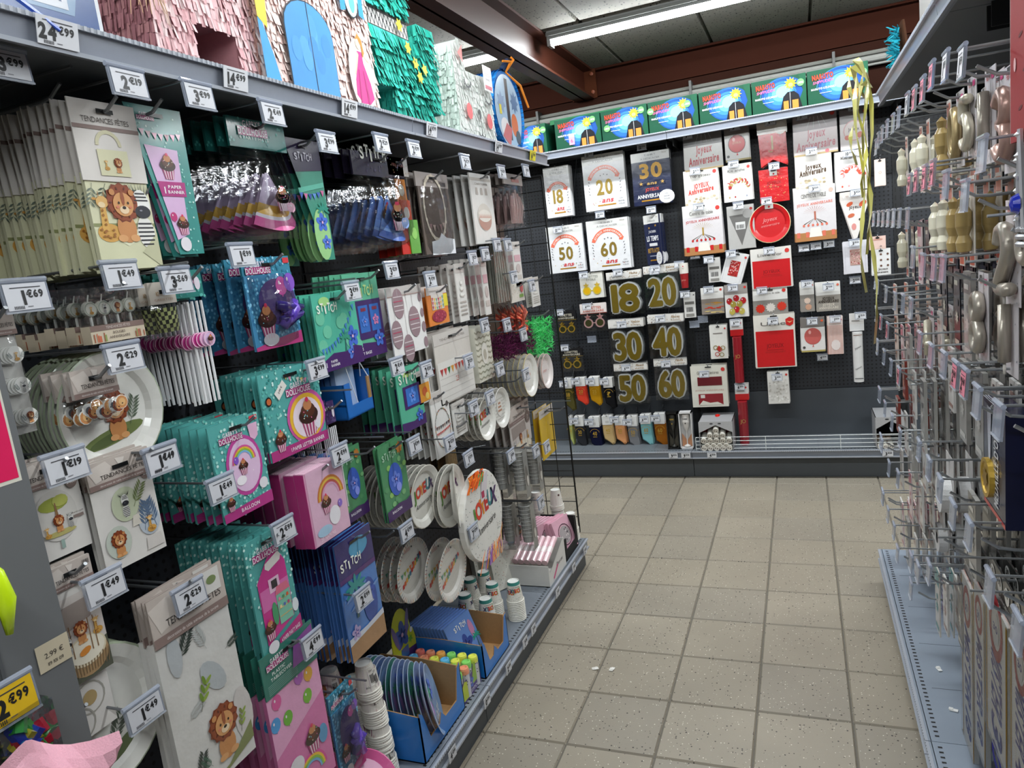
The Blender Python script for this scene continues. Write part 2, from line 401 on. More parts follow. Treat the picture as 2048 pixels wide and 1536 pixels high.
# black wire grid closing the far end of the left bays
def grid(name, label, W, H, loc, rz, pitch=.084, r=.0023, c='0c0c0d', ro=.005):
    t = thing(name, label, 'grid panel', loc, rz)
    f = Sh(); f.cm = 'paint'
    f.tube([(-W / 2, 0, 0), (-W / 2, 0, H)], ro, c); f.tube([(W / 2, 0, 0), (W / 2, 0, H)], ro, c); f.tube([(-W / 2, 0, H), (W / 2, 0, H)], ro, c); f.tube([(-W / 2, 0, 0), (W / 2, 0, 0)], ro, c)
    f.build('frame', t)
    k = -W / 2 + pitch
    proto = None
    while k < W / 2 - .01:
        if proto is None: q = Sh(); q.tube([(0, 0, 0), (0, 0, H)], r, c, 5, 'paint'); proto = q.build('wire', t, (k, 0, 0))
        else: o = proto.copy(); COL.objects.link(o); o.location = (k, 0, 0)
        k += pitch
    k = pitch; proto = None
    while k < H - .01:
        if proto is None: q = Sh(); q.tube([(-W / 2, .004, 0), (W / 2, .004, 0)], r, c, 5, 'paint'); proto = q.build('wire', t, (0, 0, k))
        else: o = proto.copy(); COL.objects.link(o); o.location = (0, 0, k)
        k += pitch
    return t
grid('wire_grid', 'black wire grid closing the end of the left shelving', .42, 1.83, (-1.355, 3.46, .17), 0)
grid('wire_grid', 'black wire grid fixed behind the right hand hooks', 1.3, 1.2, (.745, 2.765, .85), SIDE['R'])
# grey sign post at the near end of the left bays
t = thing('sign_post', 'grey metal post with price sticker at the near end of the left shelving', 'post', (-1.155, .682, 0), PI / 2)
p = Sh(); p.cm = 'paint'; p.box(-.055, .055, -.012, .03, .02, 1.75, '6a6c6e'); p.box(-.055, -.05, -.016, -.012, .02, 1.75, '55575a'); p.build('post', t)
p = Sh(); p.cm = 'gloss'; p.d = .012; p.rect(-.052, 1.378, .044, 1.74, 'e0dccf', 1); p.rect(-.05, 1.384, .040, 1.74, 'e4245f', 2); p.build('pink_poster', t)
p = Sh(); p.d = .013; p.rect(.0, 1.07, .055, 1.115, 'c9bda4', 1); p.text('2.99 €', .028, 1.09, .009, '3a3430', 2); p.text('119 101 09', .028, 1.077, .006, '3a3430', 2); p.build('price_sticker', t)
t = thing('foot', 'grey steel base foot under the near post', 'foot', (-1.155, .682, 0), PI / 2)
p = Sh(); p.cm = 'paint'; p.box(-.07, .07, -.05, .06, 0, .018, '55575a'); p.build('plate', t)

# ------------------------------------------------------------------ printed pictures (flat print on the packs)
def lion(s, u, v, r, k=4):
    s.ell(u, v - 1.4 * r, .62 * r, .8 * r, 'c98a54', k); s.ell(u - .4 * r, v - 1.95 * r, .32 * r, .2 * r, 'd9a06a', k + 1); s.ell(u + .4 * r, v - 1.95 * r, .32 * r, .2 * r, 'd9a06a', k + 1)
    s.star(u, v, 1.12 * r, '7d3a22', k + 1, 13, .88); s.ell(u, v, .98 * r, r, '8f4526', k + 2)
    for a in range(10): s.ell(u + .8 * r * math.cos(a * .63), v + .8 * r * math.sin(a * .63), .1 * r, .05 * r, '5f2a18', k + 3, 6, rot=a * .63)
    s.ell(u, v - .1 * r, .66 * r, .66 * r, 'd69a62', k + 4); s.ell(u, v + .25 * r, .12 * r, .42 * r, '9a5230', k + 5, 8)
    s.ell(u, v - .4 * r, .3 * r, .22 * r, 'efd3ae', k + 5); s.ell(u, v - .28 * r, .12 * r, .09 * r, '2b1a14', k + 6, 8)
    for d in (-1, 1): s.ell(u + d * .3 * r, v - .02 * r, .06 * r, .08 * r, '1d1512', k + 6, 8); s.ell(u + d * .62 * r, v + .55 * r, .18 * r, .18 * r, 'c98a54', k + 5, 10); s.ell(u + d * .42 * r, v - .25 * r, .1 * r, .07 * r, 'd9806a', k + 6, 8)
def zebra(s, u, v, r, k=4):
    s.ell(u, v - 1.5 * r, .55 * r, .85 * r, 'e8e6e0', k)
    for i in range(6): q = .52 * r * math.sqrt(max(.05, 1 - ((.46 - .22 * i) / .85) ** 2)); s.rect(u - q, v - (1.08 + .22 * i) * r, u + q, v - (1.0 + .22 * i) * r, '24252b', k + 1)
    s.ell(u, v, .55 * r, .75 * r, 'ecebe6', k + 2)
    for i in range(-3, 4): s.poly([(u + i * .13 * r - .04 * r, v + .35 * r), (u + i * .13 * r + .04 * r, v + .35 * r), (u + i * .22 * r, v + 1.15 * r)], '22232a', k + 1)
    for i in range(3): s.rect(u - (.44 - .06 * i) * r, v + (.15 + .18 * i) * r, u + (.44 - .06 * i) * r, v + (.22 + .18 * i) * r, '2a2b31', k + 3)
    for d in (-1, 1): s.poly([(u + d * .4 * r, v + .5 * r), (u + d * .65 * r, v + .6 * r), (u + d * .85 * r, v + 1.05 * r)], '3a3a40', k + 1)
    s.ell(u, v - .42 * r, .5 * r, .34 * r, '2a2b33', k + 3); s.ell(u - .12 * r, v - .35 * r, .1 * r, .05 * r, '8a8a94', k + 4, 6)
def giraffe(s, u, v, r, k=4):
    s.ell(u + .1 * r, v - 1.6 * r, .75 * r, .5 * r, 'd3a050', k); s.poly([(u - .35 * r, v - 1.5 * r), (u + .12 * r, v - 1.5 * r), (u + .12 * r, v), (u - .2 * r, v)], 'd8a857', k + 1)
    s.ell(u - .05 * r, v + .05 * r, .38 * r, .32 * r, 'deb06a', k + 2); s.ell(u - .12 * r, v - .1 * r, .22 * r, .16 * r, 'ecd3a6', k + 3)
    for d in (-1, 1): s.rect(u - .05 * r + d * .18 * r, v + .3 * r, u + d * .18 * r, v + .6 * r, '9a6a3a', k + 1); s.ell(u - .05 * r + d * .45 * r, v + .22 * r, .16 * r, .08 * r, 'c9954c', k + 1, 8)
    for i in range(9): s.ell(u + rnd(-.5, .6) * r, v - rnd(1.3, 1.9) * r, .09 * r, .07 * r, '9c6428', k + 3, 6)
    for i in range(4): s.ell(u - .05 * r + rnd(-.1, .1) * r, v - (.4 + .25 * i) * r, .07 * r, .08 * r, '9c6428', k + 3, 6)
def leaf(s, u, v, l, a, c='39463a', k=3, n=6):
    """feathered frond"""
    ca, sa = math.cos(a), math.sin(a)
    s.poly([(u - sa * .01 * l, v + ca * .01 * l), (u + ca * l, v + sa * l), (u + sa * .01 * l, v - ca * .01 * l)], c, k)
    for i in range(n):
        t = .2 + .75 * i / n; L = .38 * l * (1 - .6 * abs(t - .45))
        for d in (-1, 1):
            b = a + d * .75; x, y = u + ca * l * t, v + sa * l * t; ex, ey = x + math.cos(b) * L, y + math.sin(b) * L; nx, ny = -math.sin(b) * .045 * l, math.cos(b) * .045 * l
            s.poly([(x, y), ((x + ex) / 2 + nx, (y + ey) / 2 + ny), (ex, ey), ((x + ex) / 2 - nx, (y + ey) / 2 - ny)], c, k)
def branch(s, u, v, l, a, c='6f8d2f', k=3):
    ca, sa = math.cos(a), math.sin(a); s.poly([(u - sa * .012 * l, v + ca * .012 * l), (u + ca * l, v + sa * l), (u + sa * .012 * l, v - ca * .012 * l)], '4a4a35', k)
    for i in range(3):
        for d in (-1, 1): t = .3 + .25 * i; b = a + d * .6; s.ell(u + ca * l * t + math.cos(b) * .16 * l, v + sa * l * t + math.sin(b) * .16 * l, .17 * l, .065 * l, c if d > 0 else '8fa845', k + 1, 10, rot=b)
def balloon(s, u, v, r, c, k=4):
    s.ell(u, v, r, 1.12 * r, c, k, 16); s.poly([(u - .12 * r, v - 1.28 * r), (u + .12 * r, v - 1.28 * r), (u, v - 1.05 * r)], c, k)
    s.ell(u - .35 * r, v + .4 * r, .16 * r, .24 * r, 'f4e8ee', k + 1, 8)
def rainbow(s, u, v, r, k=3, cols=('d9559a', 'f0c23c', '8fc24a', '7fb5e0'), th=.11):
    for i, c in enumerate(cols): s.ring(u, v, r * (1 - th * (i + 1)), r * (1 - th * i), c, k, 0, PI, 14)
def cupcake(s, u, v, r, k=5):
    s.poly([(u - .5 * r, v - 1.3 * r), (u + .5 * r, v - 1.3 * r), (u + .75 * r, v - .3 * r), (u - .75 * r, v - .3 * r)], 'b24a78', k)
    for i in range(4): s.poly([(u + (-.42 + .25 * i) * r, v - 1.3 * r), (u + (-.32 + .25 * i) * r, v - 1.3 * r), (u + (-.46 + .35 * i) * r, v - .3 * r), (u + (-.6 + .35 * i) * r, v - .3 * r)], 'f0d6e2', k + 1)
    s.ell(u, v, .95 * r, .55 * r, '3a201a', k + 1); s.ell(u, v + .3 * r, .7 * r, .48 * r, '5a3020', k + 2); s.ell(u, v + .65 * r, .42 * r, .34 * r, 'c98658', k + 3); s.ell(u, v + 1.0 * r, .16 * r, .16 * r, 'd8345a', k + 4, 10)
    for i in range(7): s.ell(u + rnd(-.6, .6) * r, v + rnd(-.2, .5) * r, .07 * r, .04 * r, random.choice(('f2e7c9', 'ef7fb0', '7fd0d8')), k + 4, 6, rot=i)
def hibiscus(s, u, v, r, c='4a6fd0', c2='2b3f94', k=4):
    for i in range(5): a = PI / 2 + i * 1.2566; s.ell(u + .55 * r * math.cos(a), v + .55 * r * math.sin(a), .52 * r, .36 * r, c, k, 12, rot=a); s.ell(u + .3 * r * math.cos(a), v + .3 * r * math.sin(a), .26 * r, .1 * r, c2, k + 1, 8, rot=a)
    s.ell(u, v, .16 * r, .16 * r, 'e0b8d8', k + 2, 8)
def palm(s, u, v, h, c='2f9a86', k=3):
    s.poly([(u - .05 * h, v), (u + .04 * h, v), (u + .1 * h, v + .7 * h), (u + .05 * h, v + .7 * h)], '3f6a70', k)
    for i in range(7): a = PI * i / 6; s.ell(u + .08 * h + .22 * h * math.cos(a), v + .7 * h + .16 * h * math.sin(a), .24 * h, .06 * h, c, k + 1, 8, rot=a - .5 * math.cos(a))
def bunting(s, u0, v0, u1, v1, n, cols, k=3, sag=.15, hgt=.7):
    d = (u1 - u0) / n
    for i in range(n):
        t = (i + .5) / n; y = v0 + (v1 - v0) * t - sag * abs(u1 - u0) * 4 * t * (1 - t) * .5; x = u0 + (u1 - u0) * t
        s.poly([(x - .44 * d, y), (x, y - hgt * d * 1.3), (x + .44 * d, y)], cols[i % len(cols)], k)
def dotsfill(s, u0, v0, u1, v1, n, cols, k=2, r=.002, stick=False):
    for i in range(n):
        c = cols[i % len(cols)]; u, v = rnd(u0, u1), rnd(v0, v1)
        if stick: s.ell(u, v, r * 1.6, r * .6, c, k, 5, rot=rnd(0, 3))
        else: s.ell(u, v, r, r, c, k, 6)
def bars(s, u, v, w_, h_, k=3):
    x = 0
    while x < w_: b = rnd(.03, .09) * w_; s.rect(u + x, v, u + min(x + b, w_), v + h_, '2c2a2c', k); x += b + rnd(.03, .07) * w_
TEAL = ('3fa39c', '64beb4', '9adbd0', 'd0f0ea')
def glitter(s, u0, v0, u1, v1, n=50, k=2, cols=('5cb8ae', '2f8a86', '8fd4ca', 'c5ece4'), r=.003):
    dotsfill(s, u0, v0, u1, v1, int(n * 1.8), cols, k, r * 1.2)
def logo_doll(s, u, v, wd, k=6):
    s.rect(u - wd * .5, v - wd * .2, u + wd * .52, v - wd * .0, 'b03a7e', k - 2)
    s.text("GABBY'S", u, v, wd * .15, 'f4e6f0', k, .02, wd * .62, rot=.03); s.text('DOLLHOUSE', u, v - wd * .18, wd * .16, 'f6ecf4', k, .02, wd)
def logo_st(s, u, v, wd, c='f2f4ea', k=6):
    x = u - wd / 2
    for i, (ch, dy) in enumerate(zip('STITCH', (0, .05, -.03, .04, -.02, .03))):
        s.text(ch, x + wd * (i + .5) / 6, v + dy * wd, wd * .24, c, k, .025, wd * (.07 if ch == 'I' else .15), rot=(.08, -.05, .05, -.08, .06, -.04)[i])
def header_tf(s, w, h, k=2, strip=True, size=.6):
    """beige folded header: facets, the maker's name and a mauve strip; v from 0 to -h"""
    s.rect(-w / 2, -h, w / 2, 0, 'c2b6ae', k); s.poly([(-w / 2, -h * .2), (-w * .2, -h * .05), (-w * .05, -h * .55), (-w * .4, -h * .75)], 'd6ccc4', k + 1); s.poly([(-w * .05, -h * .05), (w * .1, -h * .1), (w * .02, -h * .5)], 'dcd3cb', k + 1)
    s.text('TENDANCES FÊTES', w * .05, -h * .68, h * .16, '37302e', k + 2, 0, w * .74)
    s.rect(-w / 2, -h, w / 2, -h * .8, '8b7670', k + 2); s.text('décoration de table animaux de la savane', 0, -h * .93, h * .07, 'e8deda', k + 3, 0, w * .7)
def slot(s, w, k=8, v=-.018): s.rect(-w * .1 - .004, v - .004, w * .1 + .004, v + .004, '121212', k)

# ------------------------------------------------------------------ price cards and hooks
def price(s, u, v, wd, ht, txt, k=1, bg='c9cad0', ink='17171a'):
    s.rect(u - wd / 2, v - ht / 2, u + wd / 2, v + ht / 2, bg, k)
    a, b = txt.split('€')
    s.rect(u - wd * .36, v + ht * .33, u + wd * .36, v + ht * .365, '3a3a40', k + 1)
    x = u - wd * .04
    s.text(a, x, v - ht * .28, ht * .52, ink, k + 1, .05, None, 'r', cond=.85)
    s.text('€' + b, x + wd * .03, v - ht * .04, ht * .28, ink, k + 1, .04, wd * .4, 'l')
    for i in range(7): s.rect(u - wd * .36 + i * wd * .035, v - ht * .46, u - wd * .36 + i * wd * .035 + wd * .018, v - ht * .34, '303036', k + 1)
    s.rect(u - wd * .05, v - ht * .4, u + wd * .08, v - ht * .37, '77777d', k + 1)
_hk = {}
def hook(side, a, z, reach, label, txt=None, ta=None, tz=None, bg='c9cad0', tw=.074, th=.045, dark=False, tip=True, tagd=.035, ticket=True, group='display hooks with price tickets', base=None):
    """double wire hook: a prong that carries the goods, an arm above it, a clear ticket holder and its price ticket"""
    P0 = {'L': LP, 'B': BP, 'R': RP}[side] if base is None else base
    ta = a if ta is None else ta; tz = z + .05 if tz is None else tz
    t = thing('display_hook', label, 'hook', wpos(side, a, z, P0), SIDE[side], group)
    sg = 1 if side != 'R' else -1
    du = (ta - a) * sg; dz = tz - z; D = reach
    key = ('p', round(D, 3), side)
    if key not in _hk:
        p = Sh(); p.tube([(0, 0, 0), (0, -D + .055, 0), (0, -D + .03, .003), (0, -D, .022)], .0034, 'a2a5a8' if side == 'R' else '85888b' if not dark else '26282a', 7, 'steel'); p.box(-.006, .006, -.004, 0, -.016, .05, '44474a', 'steel')
        o = p.build('prong', t); _hk[key] = o.data
    else:
        o = bpy.data.objects.new('prong', _hk[key]); COL.objects.link(o); o.parent = t
    ax = du - tw * .42 if abs(du) > .05 else 0.0
    p = Sh(); p.tube([(0, 0, .04), (ax * .5, -.06, dz), (ax, -.12, dz), (ax, -(D + tagd), dz)], .0027, 'a2a5a8' if side == 'R' else '7d8084', 6, 'steel'); p.build('label_arm', t)
    if ticket is None: return t
    y = -(D + tagd)
    key = ('h', round(tw, 3), round(th, 3))
    if key not in _hk:
        p = Sh(); p.cm = 'acrylic'; p.box(-tw / 2 - .002, tw / 2 + .002, -.0022, .0022, -th - .002, .003, 'c8d0e0')
        p.tube([(-tw / 2 - .004, -.001, .004), (tw / 2 + .002, -.001, .004)], .0045, 'd5dcec', 8, 'acrylic')
        p.box(-tw / 2 - .002, tw / 2 + .002, -.004, -.0022, -th - .003, -th, 'e6ebf4')
        o = p.build('ticket_holder', t, (du, y, dz)); _hk[key] = o.data
    else:
        o = bpy.data.objects.new('ticket_holder', _hk[key]); COL.objects.link(o); o.parent = t; o.location = (du, y, dz)
    o.rotation_euler = (-.08, 0, 0)
    if txt and ticket:
        p = Sh(); p.d = .0028; price(p, 0, -th / 2, tw - .004, th - .003, txt, 1, bg); q = p.build('price_ticket', o)
    elif ticket:
        p = Sh(); p.d = .0028; p.rect(-tw / 2 + .004, -th + .003, tw / 2 - .004, 0, bg, 1); p.rect(-tw * .3, -th * .6, tw * .1, -th * .45, '606066', 2); q = p.build('price_ticket', o)
    return t
def rail_ticket(pos, rz, label, txt, tw=.07, th=.043, bg='d8d9de', lean=.18):
    p = Sh(); p.d = .001; p.box(-tw / 2, tw / 2, -.001, 0, -th / 2, th / 2, bg); price(p, 0, 0, tw, th, txt, 1, bg)
    o = p.build('price_ticket', None, pos, (lean, 0, rz)); tag(o, label, 'price tag', 'price tickets on shelf rails'); return o
def hang(side, a, z, d, maker, name, desc, cat, n=1, step=.016, jit=.004, tilt=0.0, where=''):
    """front pack at depth d, then copies behind it along the hook; maker(t) adds the parts under the Empty t"""
    g = desc + where + ' on one hook' if n > 1 else None
    t = thing(name, ('front ' if n > 1 else '') + desc + where, cat, wpos(side, a, z, d), SIDE[side], g, tilt)
    maker(t)
    o = out(side)
    for i in range(1, n):
        c = dup(t); c['label'] = '%s, %s behind front%s' % (desc, ORD[i - 1], where)
        p = Vector(t.location) - o * (step * i)
        p.z += rnd(-jit, jit)
        if side == 'B': p.x += rnd(-jit, jit)
        else: p.y += rnd(-jit, jit)
        c.location = p; c.rotation_euler = (rnd(-.02, .02), tilt + rnd(-.03, .03), SIDE[side] + rnd(-.03, .03))
    return t
def card(w, h, draw, th=.0012, c='e9e6df', m='gloss', name='card', shape=None, edge=None):
    """maker for a flat printed card or packet; draw(sh) prints on its front"""
    def mk(t):
        s = Sh(); s.cm = m; s.d = th
        if shape:
            fr = [(u, -th, v) for u, v in shape]; bk = [(u, 0, v) for u, v in shape]
            s.face(fr, c); s.face(bk[::-1], c); n = len(shape)
            for i in range(n): s.face([fr[i], bk[i], bk[(i + 1) % n], fr[(i + 1) % n]][::-1], edge or c)
        else: s.box(-w / 2, w / 2, -th, 0, -h, 0, c)
        draw(s); s.build(name, t)
    return mk
def pouch(w, h, hh, draw_head, fill, hc='cfc6bf', depth=.018, hm='gloss'):
    """maker for a clear bag under a folded header card; fill(t) adds what is inside"""
    def mk(t):
        s = Sh(); s.cm = hm; s.d = .004; s.box(-w / 2, w / 2, -.004, .002, -hh, 0, hc); draw_head(s); s.build('header_card', t)
        fill(t)
        b = Sh(); b.cm = 'film'; nu, nv = 5, 6
        def pt(i, j, f):
            u = -w / 2 + w * i / nu; v = -hh - (h - hh) * j / nv; e = math.sin(PI * i / nu) ** .6 * math.sin(PI * min(1, j / nv * .9 + .08)) ** .6
            return (u + rnd(-.002, .002), -f * depth * e + rnd(-.0015, .0015), v)
        for f in ((1.0, 0.15)):
            g = [[pt(i, j, f) for j in range(nv + 1)] for i in range(nu + 1)]
            if f < .5: continue
            for i in range(nu):
                for j in range(nv): b.face([g[i][j], g[i][j + 1], g[i + 1][j + 1], g[i + 1][j]], 'ffffff')
        b.build('clear_bag', t, smooth=True)
    return mk

# ------------------------------------------------------------------ left shelving: goods on hooks
def left(box, mk, name, desc, cat, n=1, step=.016, tk=None, x=-1.19, tilt=0.0, jit=.004, nohook=False, off=0.0, bg='c9cad0', tp=-1.15):
    yc, zt, w, h = box
    t = hang('L', yc, zt, x, mk(w, h), name, desc, cat, n, step, jit, tilt)
    D = .43 if x > -1.3 else x + .06 - LP
    if not nohook:
        if tk: hook('L', yc + off, zt - .02, D, 'hook priced %s with %s' % (tk[1], desc), tk[1], tk[0][0], tk[0][1], bg, tagd=tp - LP - D)
        else: hook('L', yc + off, zt - .02, D, 'unpriced hook with ' + desc, None, yc, zt + .03, ticket=None)
    return t
def m_safari(w, h):
    def mk(t):
        hh = h * .47
        s = Sh(); s.cm = 'paper'; s.d = .006; s.box(-w * .47, w * .49, -.006, .002, -h, -hh * .9, 'd8d6b4'); 
        s.rect(-w * .47, -h * .74, w * .49, -h * .72, '8b8f60', 1)
        for i in range(6): leaf(s, rnd(-w * .4, w * .4), -hh - .004, .045, -PI / 2 + rnd(-.5, .5), ('4d5a4a', '6a7568')[i % 2], 2, 4)
        giraffe(s, -w * .28, -h * .6, .034, 3); lion(s, w * .02, -h * .595, .034, 4); zebra(s, w * .32, -h * .6, .036, 3)
        s.rect(-w * .47, -h, w * .49, -h * .755, 'd2d1ae', 2); s.poly([(-w * .4, -h * .76), (0, -h * .86), (w * .43, -h * .76)], 'dedcbc', 3); s.poly([(w * .2, -h * .9), (w * .49, -h * .78), (w * .49, -h)], 'bfbe9c', 4)
        s.build('paper_bag', t)
        s = Sh(); s.cm = 'paper'; s.d = .009; s.box(-w / 2, w / 2, -.009, -.0065, -hh, 0, 'dcd6d0'); s.text('TENDANCES FÊTES', 0, -hh * .27, hh * .07, '4a403c', 3, 0, w * .72)
        s.rect(-w / 2, -hh * .36, w / 2, -hh * .31, '8b7670', 2); slot(s, w)
        s.ring(-w * .02, -hh * .55, w * .15, w * .2, 'cfc9a8', 2, 0, PI, 10); s.rect(-w * .22, -hh * .93, w * .24, -hh * .6, 'd9d5b2', 3); lion(s, w * .06, -hh * .76, hh * .06, 4); giraffe(s, -w * .12, -hh * .76, hh * .05, 4)
        s.build('header_card', t)
    return mk
left((1.049,1.999,0.142,0.306), m_safari, 'gift_bag', 'cream paper gift bag with lion giraffe and zebra', 'gift bag', 15, .019, ((1.028,2.032), '2€19'), off=0, tp=-1.085)
def m_pennant(shape, kind):
    def f(w, h):
        b, e = shape
        pts = [(-w / 2, 0), (b * w - w / 2, -h), (e * w - w / 2, -h), (w / 2, 0)]
        def dr(s):
            if kind == 'doll':
                for i in range(70):
                    v = -rnd(.02, .98) * h; k = -v / h; u = rnd(-w / 2 + b * w * k + .006, w / 2 - (1 - e) * w * k - .006); s.ell(u, v, .0022, .0022, random.choice(TEAL[1:]), 2, 6)
                logo_doll(s, -w * .18, -h * .07, w * .3); bunting(s, -w * .44, -h * .135, w * .42, -h * .16, 8, ('e49ab8', 'f0c8d8', '8a3a50'), 3)
                s.poly([(-w * .28, -h * .26), (w * .3, -h * .28), (w * .24, -h * .86), (-w * .0, -h * .9)], 'dcb6dc', 3)
                cupcake(s, w * .06, -h * .39, w * .15); s.poly([(-w * .18, -h * .5), (w * .32, -h * .5), (w * .31, -h * .6), (-w * .14, -h * .6)], 'b0287c', 5)
                s.text('1', -w * .07, -h * .58, h * .045, 'f6eef4', 6, .03); s.text('PAPER', w * .12, -h * .545, h * .022, 'f6eef4', 6, .02, w * .25); s.text('BANNER', w * .13, -h * .58, h * .022, 'f6eef4', 6, .02, w * .3)
                cupcake(s, w * .14, -h * .79, w * .12); s.ell(w * .13, -h * .93, w * .1, h * .05, 'e8e4ea', 5); balloon(s, w * .0, -h * .74, w * .06, 'c43a7a'); slot(s, w)
            else:
                s.poly([(-w / 2, 0), (-w / 2 + b * w * .25, -h * .27), (w / 2, -h * .24), (w / 2, 0)], '2b2340', 2); logo_st(s, -w * .02, -h * .17, w * .5, 'b9b6c4')
                s.poly([(-w * .3, -h * .4), (w * .48, -h * .34), (w * .48, -h * .38), (-w * .28, -h * .44)], '58b09a', 3)
                bunting(s, -w * .3, -h * .43, w * .46, -h * .4, 6, ('3a62b8', 'c86a9a', '2f4f9c', '5a8ad0'), 4); s.ell(w * .22, -h * .78, w * .24, h * .22, '9acb8a', 3)
                palm(s, w * .3, -h * .72, h * .2, '2c8f7c', 4); hibiscus(s, w * .25, -h * .68, w * .17); hibiscus(s, w * .3, -h * .85, w * .13, '5a7fd8', '31469c', 5); slot(s, w)
        return card(w, h, dr, c='3d928c' if kind == 'doll' else '3d8d78', shape=pts, m='gloss', edge='1c5a54')
    return f
left((1.175,2.01,0.142,0.294), m_pennant((.5, .97), 'doll'), 'banner_pack', 'teal banner pack cut to a pennant with pink print', 'party banner', 8, .016, ((1.194,2.035), '3€99'), off=-.02, tp=-1.085)
def m_hats(cone, base, hc, cap, extra=None):
    def f(w, h):
        def head(s):
            glitter(s, -w / 2, -h * .2, w / 2, 0, 16, 2, cols=(('5cb8ae', '2f8a86') if cap == 'doll' else ('443a5a', '3a3050')))
            (logo_doll if cap == 'doll' else logo_st)(s, -w * .1, -h * .07, w * .5); slot(s, w)
            if cap == 'doll': s.text('6 PARTY HATS', -w * .08, -h * .17, h * .03, 'c9dcd6', 3, .01, w * .5)
        def fill(t):
            for k in range(3):
                c = Sh(); c.cm = 'gloss'; n = 14; o = Vector((w * .06, .012 * k - .002, -h * .42))
                for j in range(n):
                    a0, a1 = -PI * .5 - .55 + 1.1 * j / n, -PI * .5 - .55 + 1.1 * (j + 1) / n
                    R = h * .54; bulge = .03
                    def q(a, r): z = math.sin((a + PI / 2 + .55) / 1.1 * PI); return (o.x + r * math.cos(a), o.y - bulge * z * r / R, o.z + r * math.sin(a) + h * .02)
                    for (r0, r1, cc) in ((0.01, R * .6, cone), (R * .6, R * .78, base[0]), (R * .78, R * .84, base[1]), (R * .84, R, base[2])): c.face([q(a0, r0), q(a0, r1), q(a1, r1), q(a1, r0)], cc)
                c.d = .034; cupcake(c, w * .07, -h * .66, w * .12, 3); balloon(c, w * .2, -h * .74, w * .05, 'f0b8d0' if cap == 'doll' else '9ab8f0')
                c.build('cone_hat', t, (rnd(-.006, .006), 0, 0), (0, rnd(-.05, .05), 0))
        return pouch(w, h, h * .24, head, fill, hc, .05)
    return f
left((1.478,2.021,0.201,0.28), m_hats('dcc4e0', ('e9b64a', 'e8e0ec', 'd8559a'), '2c7a74', 'doll'), 'hat_pack', 'clear bag of lilac and pink party hats', 'party hats', 7, .032, ((1.412,2.031), '2€49'), tp=-1.085)
left((1.645,1.995,0.145,0.313), m_pennant((.78, 1.0), 'sea'), 'banner_pack', 'green banner pack cut to a pennant with blue flower print', 'party banner', 8, .018, ((1.608,1.987), '3€99'), tp=-1.085)
left((2.018,1.989,0.3,0.285), m_hats('4a78c8', ('5f8fe0', '8ab2f0', '3a5fb0'), '2a2438', 'st'), 'hat_pack', 'clear bag of blue party hats', 'party hats', 8, .03, ((1.876,2.011), '2€29'), tp=-1.085)
def m_fox(w, h):
    def head(s): s.text('FESTIVAL', 0, -h * .09, h * .03, '8a4a3a', 3, 0, w * .6); dotsfill(s, -w / 2, -h * .17, w / 2, 0, 14, ('8a4a50', '4a6a50', '9a7a40')); slot(s, w)
    def fill(t):
        for k, (c, v, hh) in enumerate((('e08a2c', -.2, .3), ('d8502c', -.42, .32), ('c8241c', -.66, .3), ('5aa038', -.62, .34))):
            s = Sh(); s.cm = 'gloss'; u = (.0, .06, -.2, .2)[k] * w; s.d = .004; s.box(u - w * .25, u + w * .25, -.004, 0, h * (v - hh), h * v, c); s.ell(u, h * (v - hh * .4), w * .14, h * .06, ('f2e8d8', 'f4efe6', 'e86a5a', '8cc860')[k], 2); s.build('paper_mask', t, (0, -.004 * k, 0))
    return pouch(w, h, h * .18, head, fill, 'b8b2ac', .02)
left((2.135,1.989,0.129,0.321), m_fox, 'mask_pack', 'clear bag of orange fox and red animal masks', 'party masks', 4, .03, ((2.066,2.012), '2€99'), tp=-1.085)
def m_garland(w, h):
    def head(s): s.text('GUIRLANDE', 0, -h * .12, h * .035, '7a6c64', 3, 0, w * .6); bars(s, w * .15, -h * .15, w * .25, h * .05); slot(s, w)
    def fill(t):
        s = Sh(); s.cm = 'paper'; s.d = .006; s.box(-w * .48, w * .46, -.006, 0, -h * .97, -h * .17, '5d5049'); s.ring(-w * .05, -h * .42, w * .3, w * .34, 'cbbfae', 2, n=20, sq=1.4)
        for i in range(16): a = i * .39; s.ell(-w * .05 + w * .32 * math.cos(a), -h * .42 + w * .45 * math.sin(a), w * .03, w * .03, 'ddd2c0', 3, 6)
        s.poly([(-w * .3, -h * .98), (w * .45, -h * .98), (w * .46, -h * .8), (w * .2, -h * .78), (w * .05, -h * .72), (-w * .05, -h * .8), (-w * .28, -h * .82)], 'e6e8ec', 3); bunting(s, -w * .3, -h * .6, w * .22, -h * .58, 5, ('8a6a6a', 'b09a90', '6a5a58')); s.build('garland', t)
    return pouch(w, h, h * .17, head, fill, 'a89e98', .03)
left((2.365,1.954,0.247,0.289), m_garland, 'garland_pack', 'clear bag with brown card and white paper garland', 'garland', 3, .03, ((2.439,2.002), '2€79'), tp=-1.085)
